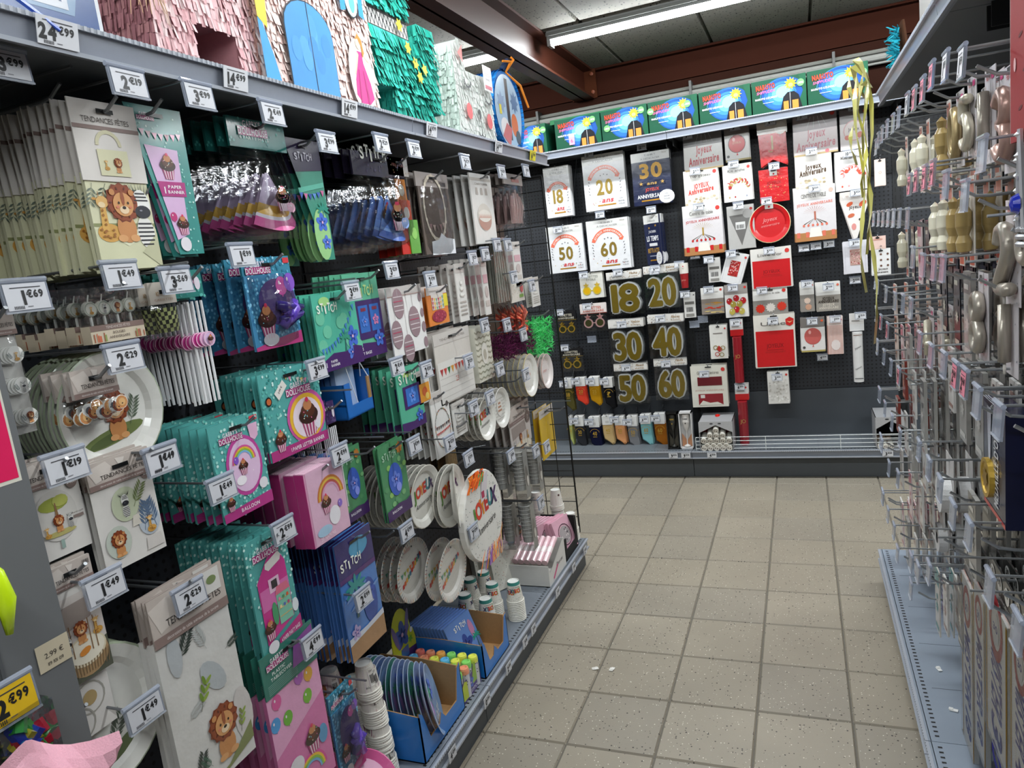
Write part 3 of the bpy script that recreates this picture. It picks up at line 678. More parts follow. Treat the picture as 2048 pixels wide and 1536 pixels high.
def m_cakebox(w, h):
    def dr(s):
        s.rect(-w / 2, -h * .1, w / 2, -h * .06, 'c8c2ba', 2); bars(s, w * .2, -h * .05, w * .2, h * .04)
        for i in range(3): s.poly([(-w * .3 + i * w * .22, -h * .3), (-w * .18 + i * w * .22, -h * .3), (-w * .2 + i * w * .22, -h * .2), (-w * .28 + i * w * .22, -h * .2)], 'b8b0a8', 2)
        s.ell(0, -h * .62, w * .34, h * .2, 'dcd6cc', 2); s.ell(0, -h * .66, w * .3, h * .15, 'b98f80', 3); s.ell(0, -h * .6, w * .3, h * .09, 'efeae0', 4)
        for i in range(9): s.poly([(-w * .28 + i * w * .065, -h * .63), (-w * .24 + i * w * .065, -h * .57), (-w * .21 + i * w * .065, -h * .63)], 'd8b0a0', 5)
        s.text('CAKE TOPPER', 0, -h * .16, h * .03, '8a827a', 3, 0, w * .6)
    return card(w, h, dr, .006, 'e8e6e2')
left((2.792,1.977,0.215,0.278), m_cakebox, 'cake_box_pack', 'white card pack printed with a frosted cake', 'cake pack', 9, .034, ((2.781,1.99), '2€19'), tp=-1.085)
def m_hand(w, h):
    def head(s): s.rect(-w * .1, -h * .15, w * .3, -h * .08, 'a86a62', 2); slot(s, w)
    def fill(t):
        s = Sh(); s.cm = 'foil'; s.d = .008
        for i in range(5): s.tube([(-w * .25 + i * w * .12, 0, -h * .9), (-w * .28 + i * w * .14, -.008, -h * .6), (-w * .2 + i * w * .1, -.004, -h * (.3 + .06 * abs(i - 2)))], .008, ('d0a8a4', 'e0c0ba', 'd8b4b0')[i % 3], 7)
        s.box(-w * .3, w * .3, -.004, 0, -h * .92, -h * .6, 'd9b6b2'); s.build('foil_balloon', t)
    return pouch(w, h, h * .2, head, fill, 'a39a95', .02)
left((3.173,2,0.24,0.238), m_hand, 'balloon_pack', 'clear bag with pale pink hand shaped balloon', 'balloon pack', 4, .03, ((3.072,2.013), '1€99'), tp=-1.085)

# second row
def m_confetti(w, h):
    def head(s): header_tf(s, w, h * .2)
    def fill(t):
        s = Sh(); s.cm = 'paper'; s.box(-w * .48, w * .48, 0, .001, -h, -h * .18, 'cfccc6'); s.build('backing_sheet', t)
        for r in range(3):
            for k in range(7):
                s = Sh(); s.cm = 'paper'; s.d = .0015; R = w * .24; s.lathe([(0, .0015), (R, .0015), (R, 0)], ('e9e7e1', 'dcdad3')[k % 2], 18, 'paper', 'y')
                if k == 6:
                    (giraffe, zebra, lion)[r](s, 0, R * .1, R * .42, 2)
                    for d in (-1, 1): leaf(s, d * R * .5, -R * .6, R, PI / 2 - d * .5, '5b6a68', 2, 4)
                s.build('table_disc', t, (-w * .26 + w * .08 * k, -.002 - .0016 * k, -h * (.36 + .25 * r)))
    return pouch(w, h, h * .2, head, fill, 'c9bfb8', .03)
left((0.772,1.643,0.057,0.203), m_confetti, 'table_disc_pack', 'clear bag of white table discs with giraffe zebra and lion', 'table decorations', 2, .03, ((0.803,1.681), '1€69'), off=-.01)
def m_candles(w, h):
    def mk(t):
        for i in range(4):
            s = Sh(); s.cm = 'paper'; R = w * .115; u = -w * .36 + i * w * .24
            s.d = .004; s.lathe([(0, .004), (R, .004), (R, -.004), (0, -.004)], 'e9e7da', 16, 'paper', 'y', (u, 0, -h * .38)); (giraffe, zebra, lion, giraffe)[i](s, u, -h * .36, R * .42, 2); s.ring(u, -h * .38, R * .82, R * .9, '9aa896', 2)
            s.tube([(u, 0, -h * .38 - R), (u, 0, -h * .8)], .0025, 'f0efe8'); s.tube([(u, 0, -h * .38 + R), (u + .004, 0, -h * .38 + R + .012)], .0012, 'f0efe8'); s.build('candle', t)
        s = Sh(); s.cm = 'paper'; s.d = .012; s.box(-w / 2, w / 2, -.012, .012, -h, -h * .68, 'cdbfa8'); s.rect(-w / 2, -h * .78, w / 2, -h * .68, '806a62', 1)
        s.text('TENDANCES FÊTES', 0, -h * .755, h * .05, 'cfc4bc', 2, 0, w * .45); s.text('BOUGIES', 0, -h * .86, h * .05, '5a4a44', 2); s.text('ANNIVERSAIRE', 0, -h * .94, h * .05, '5a4a44', 2)
        for i in range(14): x = rnd(.25, .48) * w * random.choice((-1, 1)); s.rect(x, -h * .98, x + .002, -h * rnd(.82, .88), random.choice(('8a9a5a', 'c86a4a', 'a0522d')), 2)
        s.build('card_tray', t)
        b = Sh(); b.cm = 'film'; b.box(-w / 2, w / 2, -.012, .012, -h * .68, 0, 'eeeeee'); b.build('clear_box', t)
    return mk
left((0.983,1.665,0.116,0.101), m_candles, 'candle_box', 'clear box of round safari cake candles on a beige tray', 'candles', 7, .03, ((0.987,1.702), '1€49'))
def m_cases(w, h):
    def head(s):
        for i in range(2): s.text('10', -w * .2 + i * w * .4, -h * .25, h * .08, 'b08a5a', 3)
        s.text('CAISSETTES', 0, -h * .34, h * .04, 'b4907a', 3, 0, w * .7); slot(s, w, v=-.02)
    def fill(t):
        s = Sh(); s.cm = 'paper'
        for i in range(6):
            R = w * .4; z = -h * .92 + i * h * .075
            for j in range(20): a, b = 2 * PI * j / 20, 2 * PI * (j + 1) / 20; r0, r1 = R * .92, R; s.face([(r0 * math.cos(a), r0 * .5 * math.sin(a) - .004, z), (r0 * math.cos(b), r0 * .5 * math.sin(b) - .004, z), (r1 * math.cos(b), r1 * .5 * math.sin(b) - .004, z + h * .07), (r1 * math.cos(a), r1 * .5 * math.sin(a) - .004, z + h * .07)], ('b9bf7e', '2c2b22')[(i + j) % 2])
        s.build('baking_cases', t)['kind'] = 'stuff'
    return pouch(w, h, h * .4, head, fill, 'd9d0c4', .03)
left((1.106,1.664,0.066,0.109), m_cases, 'baking_case_pack', 'clear bag of green striped paper baking cases', 'baking cases', 3, .03, None)
def m_straws(hcol, disc, logo):
    def f(w, h):
        def mk(t):
            s = Sh(); s.d = .003; s.cm = 'gloss'; s.box(-w / 2, w / 2, -.003, .003, -h * .2, 0, hcol); glitter(s, -w / 2, -h * .2, w / 2, 0, 20, 1, ('5cb8ae', '2f8a86') if logo == 'doll' else ('4a3a6a', '5a4a7a'))
            (logo_doll if logo == 'doll' else logo_st)(s, -w * .1, -h * .07, w * .55); s.ell(w * .3, -h * .1, w * .1, h * .05, 'e6dde8', 3); slot(s, w); s.build('header_card', t)
            for i in range(4):
                q = Sh(); q.cm = 'paper'; u = -w * .16 + i * w * .16; q.tube([(u, -.004, -h * .23), (u, -.004, -h)], w * .037, 'e8e8ea', 8); q.build('straw', t)
            for i in range(4):
                q = Sh(); q.cm = 'gloss'; R = w * .2; u = -w * .14 + i * w * .1; q.d = .012; q.lathe([(0, .012), (R, .012), (R, .010)], disc[i % len(disc)], 16, 'gloss', 'y', (u, -.003 * i, -h * .52)); q.d = .012 + .003 * i
                q.ring(u, -h * .52, R * .86, R, 'f2c4dc' if logo == 'doll' else '9ac0f0', 1, n=16)
                if i == 3: (cupcake if logo == 'doll' else hibiscus)(q, u, -h * .52, R * .55)
                q.build('paper_disc', t)
        return mk
    return f
left((1.177,1.683,0.079,0.282), m_straws('2a7f78', ('d04a9a', 'c83a8c', 'e2a8d0', 'd9bce0'), 'doll'), 'straw_pack', 'pack of white straws with pink paper discs', 'straws', 8, .026, ((1.111,1.684), '3€69'), off=0.0)
def m_balloonbag(w, h):
    def head(s): glitter(s, -w / 2, -h * .2, w / 2, 0, 40, 2, ('5ab0d0', '2a7a9a', '9ad0e8')); logo_doll(s, -w * .2, -h * .1, w * .5); s.rect(w * .35, -h * .08, w * .48, -h * .02, 'd8404a', 3); slot(s, w)
    def fill(t):
        s = Sh(); s.cm = 'gloss'; s.d = .006; s.box(-w / 2, w / 2, -.006, 0, -h, -h * .19, '3d7fa8'); glitter(s, -w / 2, -h * .9, w / 2, -h * .2, 120, 1, ('5aa8d0', '2a6a98', '8ac8e8', '74b8d8'), .003)
        s.ell(w * .1, -h * .5, w * .4, h * .26, '4a3a70', 2); balloon(s, w * .22, -h * .33, w * .12, 'd45aa8', 3); balloon(s, w * .4, -h * .3, w * .12, '8a5ac8', 4)
        s.poly([(-w / 2, -h), (w / 2, -h), (w / 2, -h * .86), (w * .0, -h * .9), (-w / 2, -h * .96)], 'b03a78', 3); cupcake(s, -w * .2, -h * .68, w * .2); s.ell(-w * .18, -h * .9, w * .16, h * .07, 'e8e6ee', 6); s.build('printed_back', t)
        for k in range(6): b = Sh(); b.cm = 'foil'; b.tube([(w * rnd(0, .4), -.012, -h * rnd(.5, .8)), (w * rnd(.1, .45), -.02, -h * rnd(.55, .75)), (w * rnd(0, .45), -.014, -h * rnd(.5, .85))], [.006, .016, .012], ('5a40b0', '7a5ad0', '4a3a9a')[k % 3], 8); b.build('balloon', t, smooth=True)
    return pouch(w, h, h * .19, head, fill, '3a88a4', .035)
left((1.427,1.7,0.172,0.217), m_balloonbag, 'balloon_pack', 'shiny blue pack of purple balloons with pink print', 'balloon pack', 5, .042, ((1.308,1.726), '1€99'), off=.01)
def m_seabanner(w, h):
    def dr(s):
        for i in range(8): s.ell(rnd(-.45, .45) * w, -rnd(.3, .8) * h, .1 * w, .09 * w, '6fc4a4', 2, 12)
        logo_st(s, -w * .2, -h * .24, w * .46); s.ell(-w * .24, -h * .1, w * .12, h * .06, 'a8d88a', 3)
        P = [(-w * .42 + i * w * .075, -h * .72 + h * (.5 * (i / 11.0) ** 2)) for i in range(12)]
        for p in P: s.poly([(p[0] - .006, p[1] + .004), (p[0] + .006, p[1] + .006), (p[0] + .001, p[1] - .014)], '4a86c8', 3)
        s.poly([(-w / 2, -h), (w / 2, -h), (w / 2, -h * .78), (w * .3, -h * .74), (w * .1, -h * .8), (-w * .2, -h * .78), (-w / 2, -h * .88)], '4a2a68', 4)
        s.text('1', -w * .4, -h * .94, h * .06, 'ece8f0', 6, .03); s.text('PAPER', -w * .22, -h * .9, h * .035, 'ece8f0', 6, .02); s.text('BANNER', -w * .2, -h * .95, h * .035, 'ece8f0', 6, .02)
        hibiscus(s, w * .3, -h * .62, w * .15); hibiscus(s, w * .24, -h * .83, w * .1, '5a80d8'); palm(s, w * .1, -h * .84, h * .3, '3f9a80', 4); slot(s, w)
    return card(w, h, dr, .006, '55b79e', edge='3f8f7c')
left((1.672,1.594,0.198,0.207), m_seabanner, 'banner_pack', 'sea green banner pack with purple wave print', 'party banner', 8, .018, None, tilt=.0)
def m_partybags(w, h):
    def dr(s):
        logo_st(s, w * .02, -h * .26, w * .6, 'b8d088'); s.rect(-w * .3, -h * .78, w * .5, -h * .32, '46306a', 2)
        for i in range(2): s.rect(-w * .2 + i * w * .34, -h * .7, w * .08 + i * w * .34, -h * .38, '3a6fc0', 3); s.rect(-w * .13 + i * w * .34, -h * .45, w * .02 + i * w * .34, -h * .41, '8a3a50', 4); hibiscus(s, -w * .06 + i * w * .34, -h * .57, w * .09, ('5a8ae0', 'e08ab8')[i], '31469c', 5)
        s.poly([(-w / 2, -h), (w / 2, -h), (w / 2, -h * .8), (w * .2, -h * .84), (-w / 2, -h * .8)], '4a2a68', 3); s.text('4 PCS', -w * .3, -h * .9, h * .035, 'f0ecf2', 5, .02); s.text('PARTY BAGS', -w * .2, -h * .955, h * .035, 'f0ecf2', 5, .02); hibiscus(s, w * .3, -h * .8, w * .14, '4a74d0', '2b3f94', 6); slot(s, w)
    return card(w, h, dr, .005, '63b493', edge='3f8f7c')
left((1.854,1.638,0.181,0.251), m_partybags, 'party_bag_pack', 'green party bag pack with two blue bags pictured', 'party bags', 6, .02, ((1.712,1.612), '3€99'), x=-1.215)
def m_eggs(w, h):
    def dr(s):
        s.rect(-w / 2, -h * .12, w / 2, 0, 'c8c2be', 2); s.text('TENDANCES FÊTES', 0, -h * .09, h * .035, 'e9e4e0', 3, 0, w * .6); s.rect(-w / 2, -h * .135, w / 2, -h * .12, 'b49a94', 3)
        for (u, v, r) in ((-.22, -.24, .16), (.18, -.55, .17), (-.36, -.68, .15), (-.08, -.92, .15), (.42, -.2, .05), (.44, -.44, .05), (.44, -.66, .06), (.44, -.9, .06)):
            s.ell(u * w, v * h, r * w, r * w * 1.35, '9a8288', 3, 16)
            if r > .1:
                for q in (-.6, -.2, .2, .6): s.rect(u * w - r * w * .8, v * h + q * r * w - .0016, u * w + r * w * .8, v * h + q * r * w + .0016, 'd8ccce' if q != .2 else 'b8506a', 4)
                s.poly([(u * w - .001, v * h + r * w * 1.3), (u * w + .001, v * h + r * w * 1.3), (u * w + .001, 0 - h * .14), (u * w - .001, -h * .14)], 'b8b0b0', 3)
    return card(w, h, dr, .004, 'eeecea')
left((2.06,1.581,0.223,0.216), m_eggs, 'napkin_pack', 'white card pack printed with striped mauve balloons', 'party pack', 4, .03, ((1.939,1.656), '3€19'))
def m_orange(w, h):
    def dr(s):
        s.rect(-w / 2, -h * .2, w / 2, 0, 'd4cdc8', 2); s.text('TENDANCES FÊTES', 0, -h * .13, h * .05, '9a8c84', 3, 0, w * .7); s.rect(-w * .3, -h * .6, w * .3, -h * .2, 'dcd4cc', 3)
        for i in range(3): bunting(s, -w * .3, -h * (.26 + .11 * i), w * .3, -h * (.24 + .11 * i), 6, ('c84a5a', 'e8b84a', '7aa88a'), 4)
        s.ell(0, -h * .78, w * .36, h * .16, 'a03048', 4); s.rect(w * .3, -h * .55, w / 2, -h * .22, 'e8d83a', 3); dotsfill(s, -w * .3, -h * .9, w * .3, -h * .66, 20, ('d86a80', '701a34'), 5, .003)
    return card(w, h, dr, .004, 'e8883a', edge='c86a2a')
left((2.281,1.562,0.154,0.132), m_orange, 'cake_pack', 'orange and yellow pack with red pom pom print', 'party pack', 8, .02, ((2.18,1.611), '2€99'))
def m_plain(draws=None, c='e4e2dd', th=.004, edge=None):
    def f(w, h):
        def dr(s):
            s.rect(-w / 2, -h * .16, w / 2, 0, 'd2ccc6', 2); s.text('TENDANCES FÊTES', 0, -h * .11, h * .035, '8a7e78', 3, 0, w * .7); slot(s, w)
            if draws: draws(s, w, h)
        return card(w, h, dr, th, c, edge=edge)
    return f
def d_cake(s, w, h):
    for i in range(3): s.ell(0, -h * (.34 + .1 * i), w * (.14 + .07 * i), h * .045, 'c9c4bc', 3, 12); s.ell(0, -h * (.33 + .1 * i), w * (.12 + .07 * i), h * .03, 'f2f0ea', 4, 12)
    for i in range(4): s.rect(-w * .35, -h * (.68 + .07 * i), w * .35, -h * (.65 + .07 * i), 'b8b2aa' if i < 3 else '9a948c', 3)
left((2.489,1.633,0.08,0.218), m_plain(d_cake), 'candle_pack', 'tall white pack with grey cake topper print', 'cake pack', 6, .03, ((2.543,1.667), '1€29'))
def d_pink(s, w, h): s.rect(-w * .4, -h * .45, w * .4, -h * .3, 'd8a8b0', 3); s.ell(0, -h * .6, w * .3, h * .1, 'c8bcb8', 3); s.rect(-w * .35, -h * .85, w * .35, -h * .75, 'cfc8c0', 3)
left((2.72,1.647,0.055,0.233), m_plain(d_pink), 'candle_pack', 'narrow white pack with pink label under the price hooks', 'cake pack', 6, .028, ((2.666,1.678), '1€29'))
def m_sticks(c1, c2):
    def f(w, h):
        def mk(t):
            for i in range(12):
                q = Sh(); q.cm = 'paper'; u = -w * .45 + i * w * .9 / 11; q.tube([(u * .8, -.003, -h * .02), (u * 1.05, -.004, -h)], .003, c1 if i % 2 else c2, 6); q.build('straw', t)
            b = Sh(); b.cm = 'film'; b.box(-w / 2, w / 2, -.008, 0, -h, 0, 'ffffff'); b.build('clear_bag', t)
        return mk
    return f
left((2.906,1.721,0.163,0.273), m_sticks('dcdacb', '8f8a7a'), 'straw_pack', 'clear bag of cream and grey striped straws', 'straws', 4, .03, ((2.8,1.709), '1€99'))
left((3.111,1.7,0.094,0.198), m_plain(d_pink), 'card_pack', 'slim white pack hanging against the wire grid', 'party pack', 3, .03, ((2.922,1.706), '1€99'))
def m_pomp(w, h):
    def head(s): dotsfill(s, -w / 2, -h * .3, w / 2, 0, 24, ('3a3a3a', 'c8a060')); s.ell(w * .3, -h * .12, w * .12, h * .08, 'd85a5a', 4); s.rect(w * .1, -h * .29, w * .4, -h * .23, '7ab03a', 4)
    def fill(t):
        s = Sh(); s.cm = 'tissue'
        for i in range(26): a = rnd(0, 6.28); s.tube([(rnd(-.1, .1) * w, -.01, -h * .75), (w * .3 * math.cos(a), -.012 - rnd(0, .012), -h * .72 + h * .2 * math.sin(a)), (w * .42 * math.cos(a), -.012, -h * .7 + h * .28 * math.sin(a))], [.004, .005, .002], random.choice(('f2795a', 'e85a48', 'f4906a')), 5)
        s.build('tissue_pompom', t)['kind'] = 'stuff'
    return pouch(w, h, h * .36, head, fill, 'e8e2d6', .03)
left((3.069,1.519,0.165,0.238), m_pomp, 'pompom_pack', 'clear bag with coral tissue pompom', 'decoration', 4, .035, ((2.948,1.567), '1€99'))
def m_fluff(c):
    def f(w, h):
        def mk(t):
            s = Sh(); s.cm = 'tissue'
            for i in range(420):
                u, v = rnd(-.42, .42) * w, -rnd(.15, .9) * h; a = rnd(0, 6.28); s.tube([(u, -.005, v), (u + .022 * math.cos(a), -rnd(.005, .03), v + .022 * math.sin(a))], [.002, .0005], c[i % len(c)], 3)
            s.build('feather_boa', t)['kind'] = 'stuff'
        return mk
    return f
left((2.996,1.328,0.444,0.141), m_fluff(('5a1a44', '7a2a5c', '4a1438')), 'feather_boa', 'plum purple feather boa on the hook above the plates', 'feather boa', 3, .05, ((2.804,1.378), '2€99'))
left((3.342,1.358,0.301,0.228), m_fluff(('4fe07a', '38c864', '7af09a')), 'feather_boa', 'bright green feather boa against the wire grid', 'feather boa', 2, .05, ((2.981,1.312), '1€99'))
left((3.305,1.527,0.112,0.139), m_plain(d_cake), 'card_pack', 'small white pack with grey print on the wire grid', 'party pack', 2, .03, ((3.161,1.515), '1€99'))

# third row
def m_tfbag(fillfn, hh=.45):
    def f(w, h):
        def head(s): header_tf(s, w, h * hh, 2); slot(s, w); bars(s, w * .3, -h * hh * .3, w * .16, h * hh * .14, 5)
        return pouch(w, h, h * hh, head, lambda t: fillfn(t, w, h), 'c4bab3', .02, 'gloss')
    return f
def f_cuts(t, w, h):
    for i in range(10):
        s = Sh(); s.cm = 'paper'; s.d = .002; R = h * .13; c = ('c98a54', 'dedcd8', '8f4526')[i % 3]
        s.lathe([(0, .002), (R, .002), (R, 0)], 'efece4', 12, 'paper', 'y'); s.ell(0, 0, R * .9, R * .9, c, 1, 12); s.ell(0, 0, R * .55, R * .55, ('dcae74', '55555c', 'd69a62')[i % 3], 2, 12); s.ell(0, -R * .2, R * .12, R * .1, '241a16', 3, 6)
        s.build('paper_cutout', t, (w * (-.36 + .085 * i), -.004 - .001 * i, -h * rnd(.66, .84)))
left((0.918,1.524,0.091,0.101), m_tfbag(f_cuts, .5), 'cutout_pack', 'clear bag of safari animal paper cut outs', 'table decorations', 4, .022, ((0.957,1.555), '2€29'))
def plate_thing(side, a, z, d, R, name, desc, cat, draw, n, step, rimc='e6e5e0', cols=None, tiltj=.03, sx=1.0, first_gap=0, lean=0.0):
    """dished paper plates hung one behind the other"""
    g = desc + ' stack'
    t = thing(name, 'front ' + desc if n > 1 else desc, cat, wpos(side, a, z, d), SIDE[side], g if n > 1 else None, 0, lean)
    s = Sh(); s.cm = 'gloss'
    s.lathe([(0, -.014), (R * .72, -.014), (R * .8, -.006), (R * .97, .001), (R, 0), (R * .97, -.003), (R * .8, -.010), (R * .72, -.018), (0, -.018)], rimc, 32, 'gloss', 'y', cols=cols)
    s.build('plate', t, smooth=False)
    p = Sh(); p.cm = 'gloss'; p.d = -.0135; draw(p, R); 
    if p.V: p.build('print', t)
    o = out(side)
    for i in range(1, n):
        c = dup(t); c['label'] = '%s, %s behind front' % (desc, ORD[i - 1]); q = Vector(t.location) - o * (step * i + first_gap); q.z += rnd(-.003, .003); c.location = q; c.rotation_euler = (lean + rnd(-tiltj, tiltj), rnd(-tiltj, tiltj), SIDE[side] + rnd(-tiltj, tiltj))
    return t
def d_grass(p, R):
    p.ell(0, -R * .42, R * .62, R * .13, '6f7d4a', 1, 16, rot=.18); p.ell(-R * .1, -R * .46, R * .4, R * .08, '55633a', 2, 12, rot=.2); lion(p, R * .1, R * .05, R * .26, 3); leaf(p, R * .35, -R * .3, R * .5, 1.2, '5d6a58', 3); p.ring(0, 0, R * .96, R * 1.0, 'a8b49a', 1, n=30)
plate_thing('L', *(0.975,1.432), -1.225, .115, 'paper_plate', 'white paper plate with green rim and lion on grass', 'plate', d_grass, 6, .022, cols=['e9e8e2'] * 3 + ['aab59c'] * 2 + ['d8d8d0'] * 3)
def m_letters(w, h):
    def dr(s):
        glitter(s, -w / 2, -h, w / 2, 0, 130, 2, TEAL[1:] + ('2f8a86',), .003)
        bunting(s, -w * .1, -h * .06, w * .48, -h * .2, 9, ('e8d87a', 'e79ab8', '9adcd0', 'f0e8e0'), 3, .1); logo_doll(s, w * .1, -h * .25, w * .42)
        s.ell(w * .18, -h * .62, w * .34, h * .32, 'cf5aa2', 3, 24); s.ell(w * .18, -h * .63, w * .3, h * .28, 'f0bc3c', 4, 24); s.ell(w * .18, -h * .64, w * .25, h * .24, 'f2e0ec', 5, 24); cupcake(s, w * .2, -h * .62, w * .18, 6); balloon(s, w * .34, -h * .76, w * .05, 'e8e4ee', 7)
        s.poly([(-w / 2, -h), (w / 2, -h), (w / 2, -h * .88), (-w / 2, -h * .88)], 'b2387f', 4); s.text('1 PAPER LETTER BANNER', w * .12, -h * .965, h * .045, 'f6eef4', 6, .02, w * .6)
        s.ell(-w * .4, -h * .32, w * .05, w * .05, '2a1a18', 4); s.ell(-w * .4, -h * .32, w * .035, w * .035, 'c86a3a', 5); cupcake(s, -w * .32, -h * .78, w * .1, 6); s.poly([(-w * .3, -h * .25), (-w * .14, -h * .12), (-w * .08, -h * .2), (-w * .24, -h * .34)], 'e8e6e0', 6); s.text('3.99 €', -w * .19, -h * .235, h * .03, '3a3a3e', 7, 0, None, rot=.8); slot(s, w)
    return card(w, h, dr, .004, '58aaa6', edge='2c7a74')
left((1.44,1.429,0.225,0.213), m_letters, 'letter_banner_pack', 'square teal letter banner pack with pink and yellow ring', 'party banner', 8, .019, ((1.504,1.431), '3€99'), off=.06)
def m_stpack(w, h):
    def dr(s):
        logo_st(s, -w * .05, -h * .24, w * .75); s.ell(-w * .05, -h * .12, w * .16, h * .05, 'b8dc7a', 2); s.rect(-w * .3, -h * .66, w * .4, -h * .3, '46286a', 3); s.rect(-w * .2, -h * .62, w * .3, -h * .34, '3f7ad0', 4); hibiscus(s, w * .05, -h * .48, w * .14, '6a9af0', '2b3f94', 5)
        s.poly([(-w / 2, -h), (w / 2, -h), (w / 2, -h * .82), (0, -h * .88), (-w / 2, -h * .84)], '4a2a68', 3); hibiscus(s, w * .25, -h * .82, w * .14, '4a74d0', '2b3f94', 5); slot(s, w)
    return card(w, h, dr, .004, '5cb898')
left((2.008,1.328,0.155,0.205), m_stpack, 'sticker_pack', 'slim green pack with purple panel beside the blue counter box', 'party pack', 6, .028, ((1.889,1.369), '2€49'))
def m_flags(s, w, h):
    s.rect(-w * .48, -h * .98, w * .48, -h * .4, 'e6e3dd', 3); bunting(s, -w * .44, -h * .5, w * .44, -h * .46, 9, ('b03a3a', 'c8443c', '3a7a4a', 'e0a03a', 'd06a4a'), 4, .02); s.text('23', 0, -h * .74, h * .08, 'c8503a', 4)
    for i in range(4): s.rect(-w * .45, -h * (.64 + .09 * i), w * .45, -h * (.635 + .09 * i), 'b8b4ae', 4)
left((2.355,1.398,0.295,0.25), m_plain(m_flags, 'd9d3cb'), 'flag_pack', 'beige topped pack with red and green flags', 'bunting', 5, .03, ((2.391,1.295), '3€29'))
def m_zig(w, h):
    def mk(t):
        s = Sh(); s.cm = 'gloss'; s.d = .012; s.box(-w / 2, w / 2, -.012, .012, -h, 0, 'd8d6c6')
        for i in range(9):
            v = -h * (.06 + .105 * i); d = h * .03
            for k in range(4): u = -w / 2 + k * w / 4; s.poly([(u, v), (u + w / 8, v - d), (u + w / 8, v - 2 * d), (u, v - d)], '9b9a86', 1); s.poly([(u + w / 8, v - d), (u + w / 4, v), (u + w / 4, v - d), (u + w / 8, v - 2 * d)], '9b9a86', 1)
        s.ell(0, -h * .5, w * .2, h * .2, 'e6e4da', 2); s.ell(0, -h * .52, w * .1, h * .1, 'b8b4a4', 3); s.build('printed_bag', t)
    return mk
left((2.608,1.379,0.152,0.215), m_zig, 'sweet_bag', 'grey and cream zigzag paper sweet bags', 'sweet bags', 3, .03, ((2.575,1.406), '2€99'))
def m_orangesmall(s, w, h): s.rect(-w * .4, -h * .95, w * .4, -h * .4, 'e8a03a', 3); s.ell(0, -h * .65, w * .2, h * .14, 'd86a3a', 4); s.ell(w * .15, -h * .8, w * .15, h * .1, 'f2d06a', 4)
left((2.101,1.299,0.087,0.112), m_plain(m_orangesmall), 'card_pack', 'small white pack with orange print behind the flags', 'party pack', 8, .024, ((2.067,1.325), '2€09'))
def d_garl(s, w, h):
    s.ring(0, -h * .58, w * .4, w * .42, '6a5a54', 3, n=24, sq=1.25)
    for i in range(26): a = i * .2417; s.ell(w * .41 * math.cos(a), -h * .58 + w * .51 * math.sin(a), w * .022, w * .022, ('c86a5a', 'e0b060', '6a8a70', 'd8d0c8')[i % 4], 4, 6)
    bunting(s, -w * .38, -h * .52, w * .38, -h * .5, 7, ('5a3a38', '8a6a60', '3a3a40'), 4, .05); bunting(s, -w * .38, -h * .62, w * .38, -h * .58, 9, ('c8342c', 'd8503a', 'b02a2a'), 4, .05); s.ell(w * .36, -h * .24, w * .07, w * .07, '5a5350', 4)
left((2.194,1.208,0.137,0.23), m_plain(d_garl, 'ebe9e5'), 'garland_pack', 'white pack with oval ring of tiny flags', 'garland', 7, .024, ((1.923,1.111), '1€99'), off=-.04)
left((2.332,1.138,0.108,0.126), m_plain(d_cake), 'card_pack', 'white headed clear pack beside speckled plates', 'party pack', 5, .03, ((2.158,1.052), '2€39'))
left((2.297,1.071,0.096,0.248), m_sticks('d3b27a', 'c4a066'), 'skewer_pack', 'bundle of long pale wooden skewers', 'skewers', 3, .03, None, x=-1.23)
def d_joy(small=False):
    def f(p, R):
        for i in range(70): a = rnd(0, 6.28); r = R * rnd(.72, .95); p.ell(r * math.cos(a), r * math.sin(a), .0035, .0016, ('3a3a40', '8a6a4a', '5a7a70')[i % 3], 1, 5, rot=a)
        for ch, c, u, v, ro in (('J', '5f8f3a', -.46, -.05, .15), ('O', 'd8442c', -.24, .02, .1), ('Y', 'e08a2c', -.02, .06, .1), ('E', 'c8342c', .16, .08, .05), ('U', '3f7f86', .36, .12, -.05), ('X', '4a2f5c', .56, .1, -.1)): p.text(ch, u * R, v * R, R * .36, c, 2, .045, None, 'c', rot=ro, cond=.8)
        p.text('Anniversaire', .04 * R, -.3 * R, R * .17, '2a2628', 2, .0, R * .98, 'c', .35, .1)
    return f
SPK = ['edebe4'] * 3 + ['e4e1d6'] * 2 + ['dad8d0'] * 3
plate_thing('L', *(2.036,0.879), -1.20, .108, 'paper_plate', 'large white plate with JOYEUX Anniversaire lettering under the green balloon packs', 'plate', d_joy(), 11, .022, cols=SPK, lean=.1)
plate_thing('L', *(2.17,0.833), -1.155, .112, 'paper_plate', 'white JOYEUX Anniversaire plate tilted away on its hook', 'plate', d_joy(), 3, .02, cols=SPK, lean=.02).rotation_euler.z += .45
plate_thing('L', *(2.538,1.019), -1.17, .085, 'paper_plate', 'small speckled JOYEUX Anniversaire plate high on its hook', 'plate', d_joy(), 8, .024, cols=SPK)
def d_ck(p, R):
    for i in range(7): p.rect(-R * .66, R * (-.55 + .16 * i), R * .66, R * (-.5 + .16 * i), 'c9c6be', 1)
    p.ell(0, 0, R * .34, R * .42, 'ece9e2', 2)
    for i in range(3): p.rect(-R * (.14 + .05 * i), R * (.18 - .18 * i), R * (.14 + .05 * i), R * (.28 - .18 * i), 'b98a70', 3)
plate_thing('L', *(2.7,1.027), -1.17, .085, 'paper_plate', 'grey striped plate with a tiered cake picture', 'plate', d_ck, 9, .026, cols=['e3e1db'] * 8)
